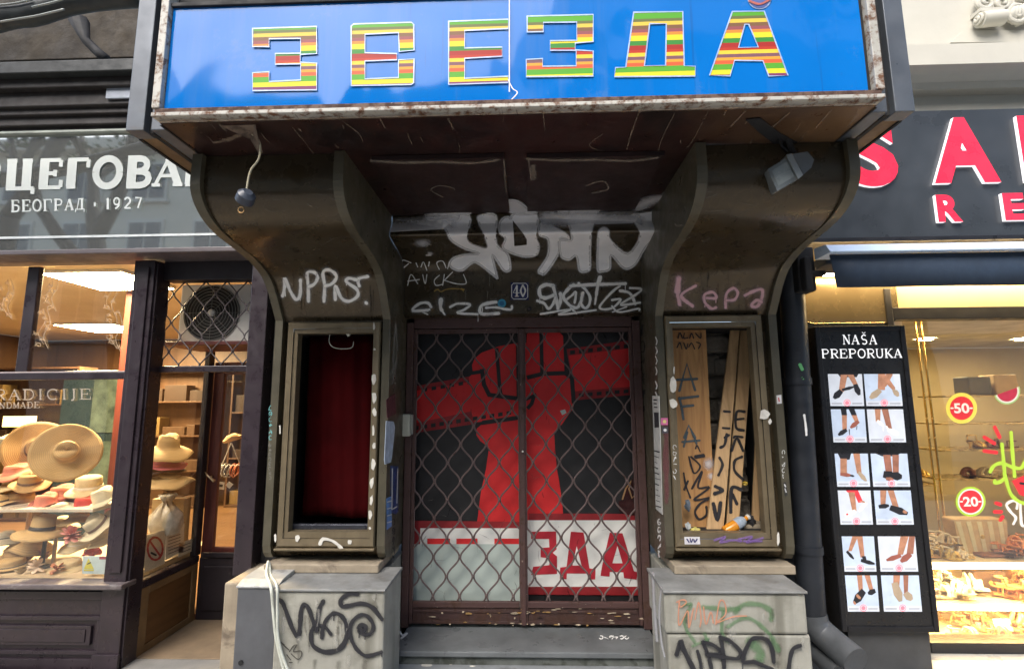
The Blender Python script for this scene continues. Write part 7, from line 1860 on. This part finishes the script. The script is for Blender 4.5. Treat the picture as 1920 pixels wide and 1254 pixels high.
# stickers on the pane
FG = plane(YR + .029)
dr_, dy_, dw_ = flat("decal red", (.62, .03, .04), .4, .06, emit=.12), flat("decal yellow", (.72, .62, .10), .4, .06, emit=.12), flat("decal white", (.70, .66, .60), .4, .05, emit=.12)
dg_, dgl = flat("decal green", (.36, .55, .05), .4, .08, emit=.12), flat("decal pale green", (.36, .58, .22), .4, .08, emit=.1)
def roundel(label, txt, px, py, r, rim):
    R = thing("discount_sticker", label, "sticker", P(px, py + r, YR + .029), "round discount stickers on the shoe window")
    m = MB(); m.disc(px, py, r, FG, .002, 0, n=40); m.disc(px, py, r * .86, FG, .003, 1 if rim is dg_ else 0, n=40); m.disc(px, py, r * .76, FG, .004, 2, n=40)
    m.build("disc", [rim, dw_, dr_], R)
    m = MB(); Yt = YR + .029 - .006
    a, b_ = P(px - r * .5, py, Yt), P(px + r * .5, py, Yt); t, u = P(px, py - r * .33, Yt), P(px, py + r * .33, Yt)
    fit_text(m, txt, a.x, b_.x, u.z, t.z, Yt, 0, .03)
    m.ribbon([(px - r * .68, py), (px - r * .56, py)], 3, FG, .006, smooth=False); m.ribbon([(px + r * .56, py), (px + r * .68, py)], 3, FG, .006, smooth=False)
    m.build("number", dw_, R)
roundel("round red 50 sticker with yellow rim on the shoe window", "50", 1803, 765, 29, dy_)
roundel("round red 20 sticker with green rim on the shoe window", "20", 1820, 940, 28, dg_)
R = thing("watermelon_sticker", "red watermelon slice sticker high on the shoe window", "sticker", P(1890, 758, YR + .029))
def wedge(px, py, r, a0, a1, off, mi, m):
    pts = [FG(px + r * math.cos(math.radians(a0 + (a1 - a0) * i / 16)), py + r * math.sin(math.radians(a0 + (a1 - a0) * i / 16)), off) for i in range(17)]
    m.poly([pts], mi)
m = MB(); wedge(1888, 733, 25, -20, 160, .002, 0, m); wedge(1888, 733, 22.5, -20, 160, .003, 1, m); wedge(1888, 733, 19.5, -20, 160, .004, 2, m)
m.build("slice", [dgl, dw_, flat("melon red", (.45, .03, .07), .4, .15, emit=.1)], R)
R = thing("window_lettering", "green and white brush lettering with red dashes on the shoe window", "lettering", P(1890, 985, YR + .029))
m = MB()
k = lambda p: conv(p, 1840, 640, 3.485)
for p in [[(135, 670), (145, 780), (150, 890), (95, 925), (88, 910)], [(195, 595), (205, 740), (218, 880)], [(58, 850), (85, 810), (135, 795), (210, 822), (262, 825), (290, 770)], [(150, 860), (190, 990), (240, 1040), (290, 1060)]]: m.ribbon(k(p), 6.5, FG, .002)
m.build("green_letters", dg_, R)
m = MB(); m.ribbon(k([(232, 1090), (235, 1050), (205, 1040), (165, 1065), (190, 1110), (225, 1150), (210, 1190)]), 5, FG, .002); m.ribbon(k([(255, 1045), (262, 1190), (290, 1200)]), 5, FG, .002); m.build("white_letters", dw_, R)
m = MB()
for p in [[(88, 560), (120, 625)], [(20, 625), (85, 665)], [(20, 715), (98, 725)], [(98, 1055), (125, 1065)], [(88, 1112), (130, 1112)], [(125, 1165), (140, 1145)]]: m.ribbon(k(p), 7, FG, .002, smooth=False)
m.build("red_dashes", dr_, R)
m = MB(); m.poly([[FG(*q, .003) for q in k([(200, 910), (290, 870), (300, 1020), (250, 1000)])]], 0); m.ribbon(k([(255, 925), (285, 930)]), 4, FG, .004, mi=1); m.build("melon_slice", [dr_, bk], R)

# ------------------------------------------------------------------ wall above the marquee
M_up = mat("grey plaster upper wall", (.34, .33, .30), .85, 0, .15, 1.5, .2)
tag(MB().box(XF - 2, XL - .02, 3.45, 3.6, P(150, -120, 3.22).z, 9).box(XL - .019, XR + .049, 3.3, 3.6, ZTOP + .051, 9).build("upper_facade", M_up), "grey plaster wall rising above the cinema marquee", "facade")

# ------------------------------------------------------------------ other side of the street (seen mirrored in the glass)
def facing_building(label, x0, x1, y, h, mt, storeys, bays, win, name="apartment_building"):
    R = thing(name, label, "building", ((x0 + x1) / 2, y, 0), "buildings across the street")
    MB().box(x0, x1, y - 8, y, 0, h).box(x0 - .2, x1 + .2, y, y + .45, h - .55, h - .1).box(x0, x1, y, y + .2, 4.0, 4.3).build("wall", mt, R)
    bw = (x1 - x0) / bays; sh = (h - 5) / storeys
    for s in range(storeys):
        for b in range(bays):
            cx = x0 + bw * (b + .5); z = 4.9 + s * sh
            f = MB().box(cx - bw * .28, cx + bw * .28, y + .001, y + .08, z - .08, z + sh * .64).box(cx - bw * .32, cx + bw * .32, y + .002, y + .18, z - .18, z - .081).build("window", flat("window surround", (.5, .48, .43)), R) if (s == 0 and b == 0) else None
            if f: proto = f; pc = (cx, z); MB().box(cx - bw * .24, cx + bw * .24, y + .081, y + .1, z, z + sh * .58).box(cx - .03, cx + .03, y + .101, y + .12, z, z + sh * .58).build("pane", win, f, loc=None) if False else None
            if f:
                pb = MB().box(cx - bw * .24, cx - .035, y + .081, y + .095, z, z + sh * .58).box(cx + .035, cx + bw * .24, y + .081, y + .095, z, z + sh * .58)
                p_ = pb.build("pane", win, R); p_.parent = f; p_.location = Vector(p_['_o']) - Vector(f['_o']) if False else Vector((0, 0, 0))
            else:
                c = proto.copy(); COL.objects.link(c); c.parent = R; c.location = proto.location + Vector((cx - pc[0], 0, z - pc[1]))
                for ch in proto.children:
                    d_ = ch.copy(); COL.objects.link(d_); d_.parent = c
    return R
wgl = mat("dark window glass", (.03, .04, .05), .08, 0, .2, 1, 0)
facing_building("low beige apartment building across the street with rows of windows", -26, 2.2, -11.6, 12.0, mat("beige render", (.52, .48, .40), .85, 0, .12, .6, 0), 3, 11, wgl)
facing_building("tall pale building across the street with a heavy cornice", 2.6, 22, -11.6, 13.2, mat("pale render", (.46, .45, .42), .85, 0, .12, .6, 0), 4, 8, wgl)
M_bark = mat("dark bark", (.018, .015, .012), .9, 0, .3, 6, .5, 12)
M_leaf = mat("street tree leaves", (.045, .085, .025), .6, 0, .5, 1.5, 0)
def tree(label, x, y, seed, h=9.0):
    rnd = random.Random(seed)
    R = thing("street_tree", label, "tree", (x, y, 0), "street trees across the pavement")
    m = MB(); tips = []
    def grow(p, d, r, l, lev):
        pts = [p]; dd = d.copy()
        for i in range(4):
            dd = (dd + Vector((rnd.uniform(-.12, .12), rnd.uniform(-.12, .12), rnd.uniform(0, .08)))).normalized(); pts.append(pts[-1] + dd * l / 4)
        m.tube(pts, [r * (1 - .1 * i) for i in range(5)], 7)
        if lev == 0: tips.append(pts[-1]); tips.append(pts[2]); return
        for k_ in range(3 if lev < 3 else 3):
            a = rnd.uniform(0, 6.28); nd = (dd + Vector((math.cos(a), math.sin(a), rnd.uniform(.0, .5))) * .62).normalized()
            grow(pts[-1] if k_ else pts[3], nd, r * .58, l * .62, lev - 1)
    grow(Vector((x, y, 0)), Vector((rnd.uniform(-.1, .1), 0, 1)).normalized(), .27, h * .6, 3)
    m.build("trunk", M_bark, R, smooth=True)
    lv = MB()
    for t in tips:
        for i in range(26):
            q = t + Vector((rnd.gauss(0, .45), rnd.gauss(0, .45), rnd.gauss(0, .35))); u = Vector((rnd.uniform(-1, 1), rnd.uniform(-1, 1), rnd.uniform(-1, 1))).normalized(); w = u.orthogonal().normalized()
            s = rnd.uniform(.06, .12); lv.add([q - u * s, q + w * s * .6, q + u * s, q - w * s * .6], [(0, 1, 2, 3)])
    lv.build("crown", M_leaf, R)
tree("street tree mirrored at the left end of the hat shop sign", -10.6, -3.4, 5)
tree("street tree mirrored in the middle of the hat shop sign", -8.3, -3.4, 9)
tree("street tree mirrored in the shoe shop window", 7.5, -3.4, 12)
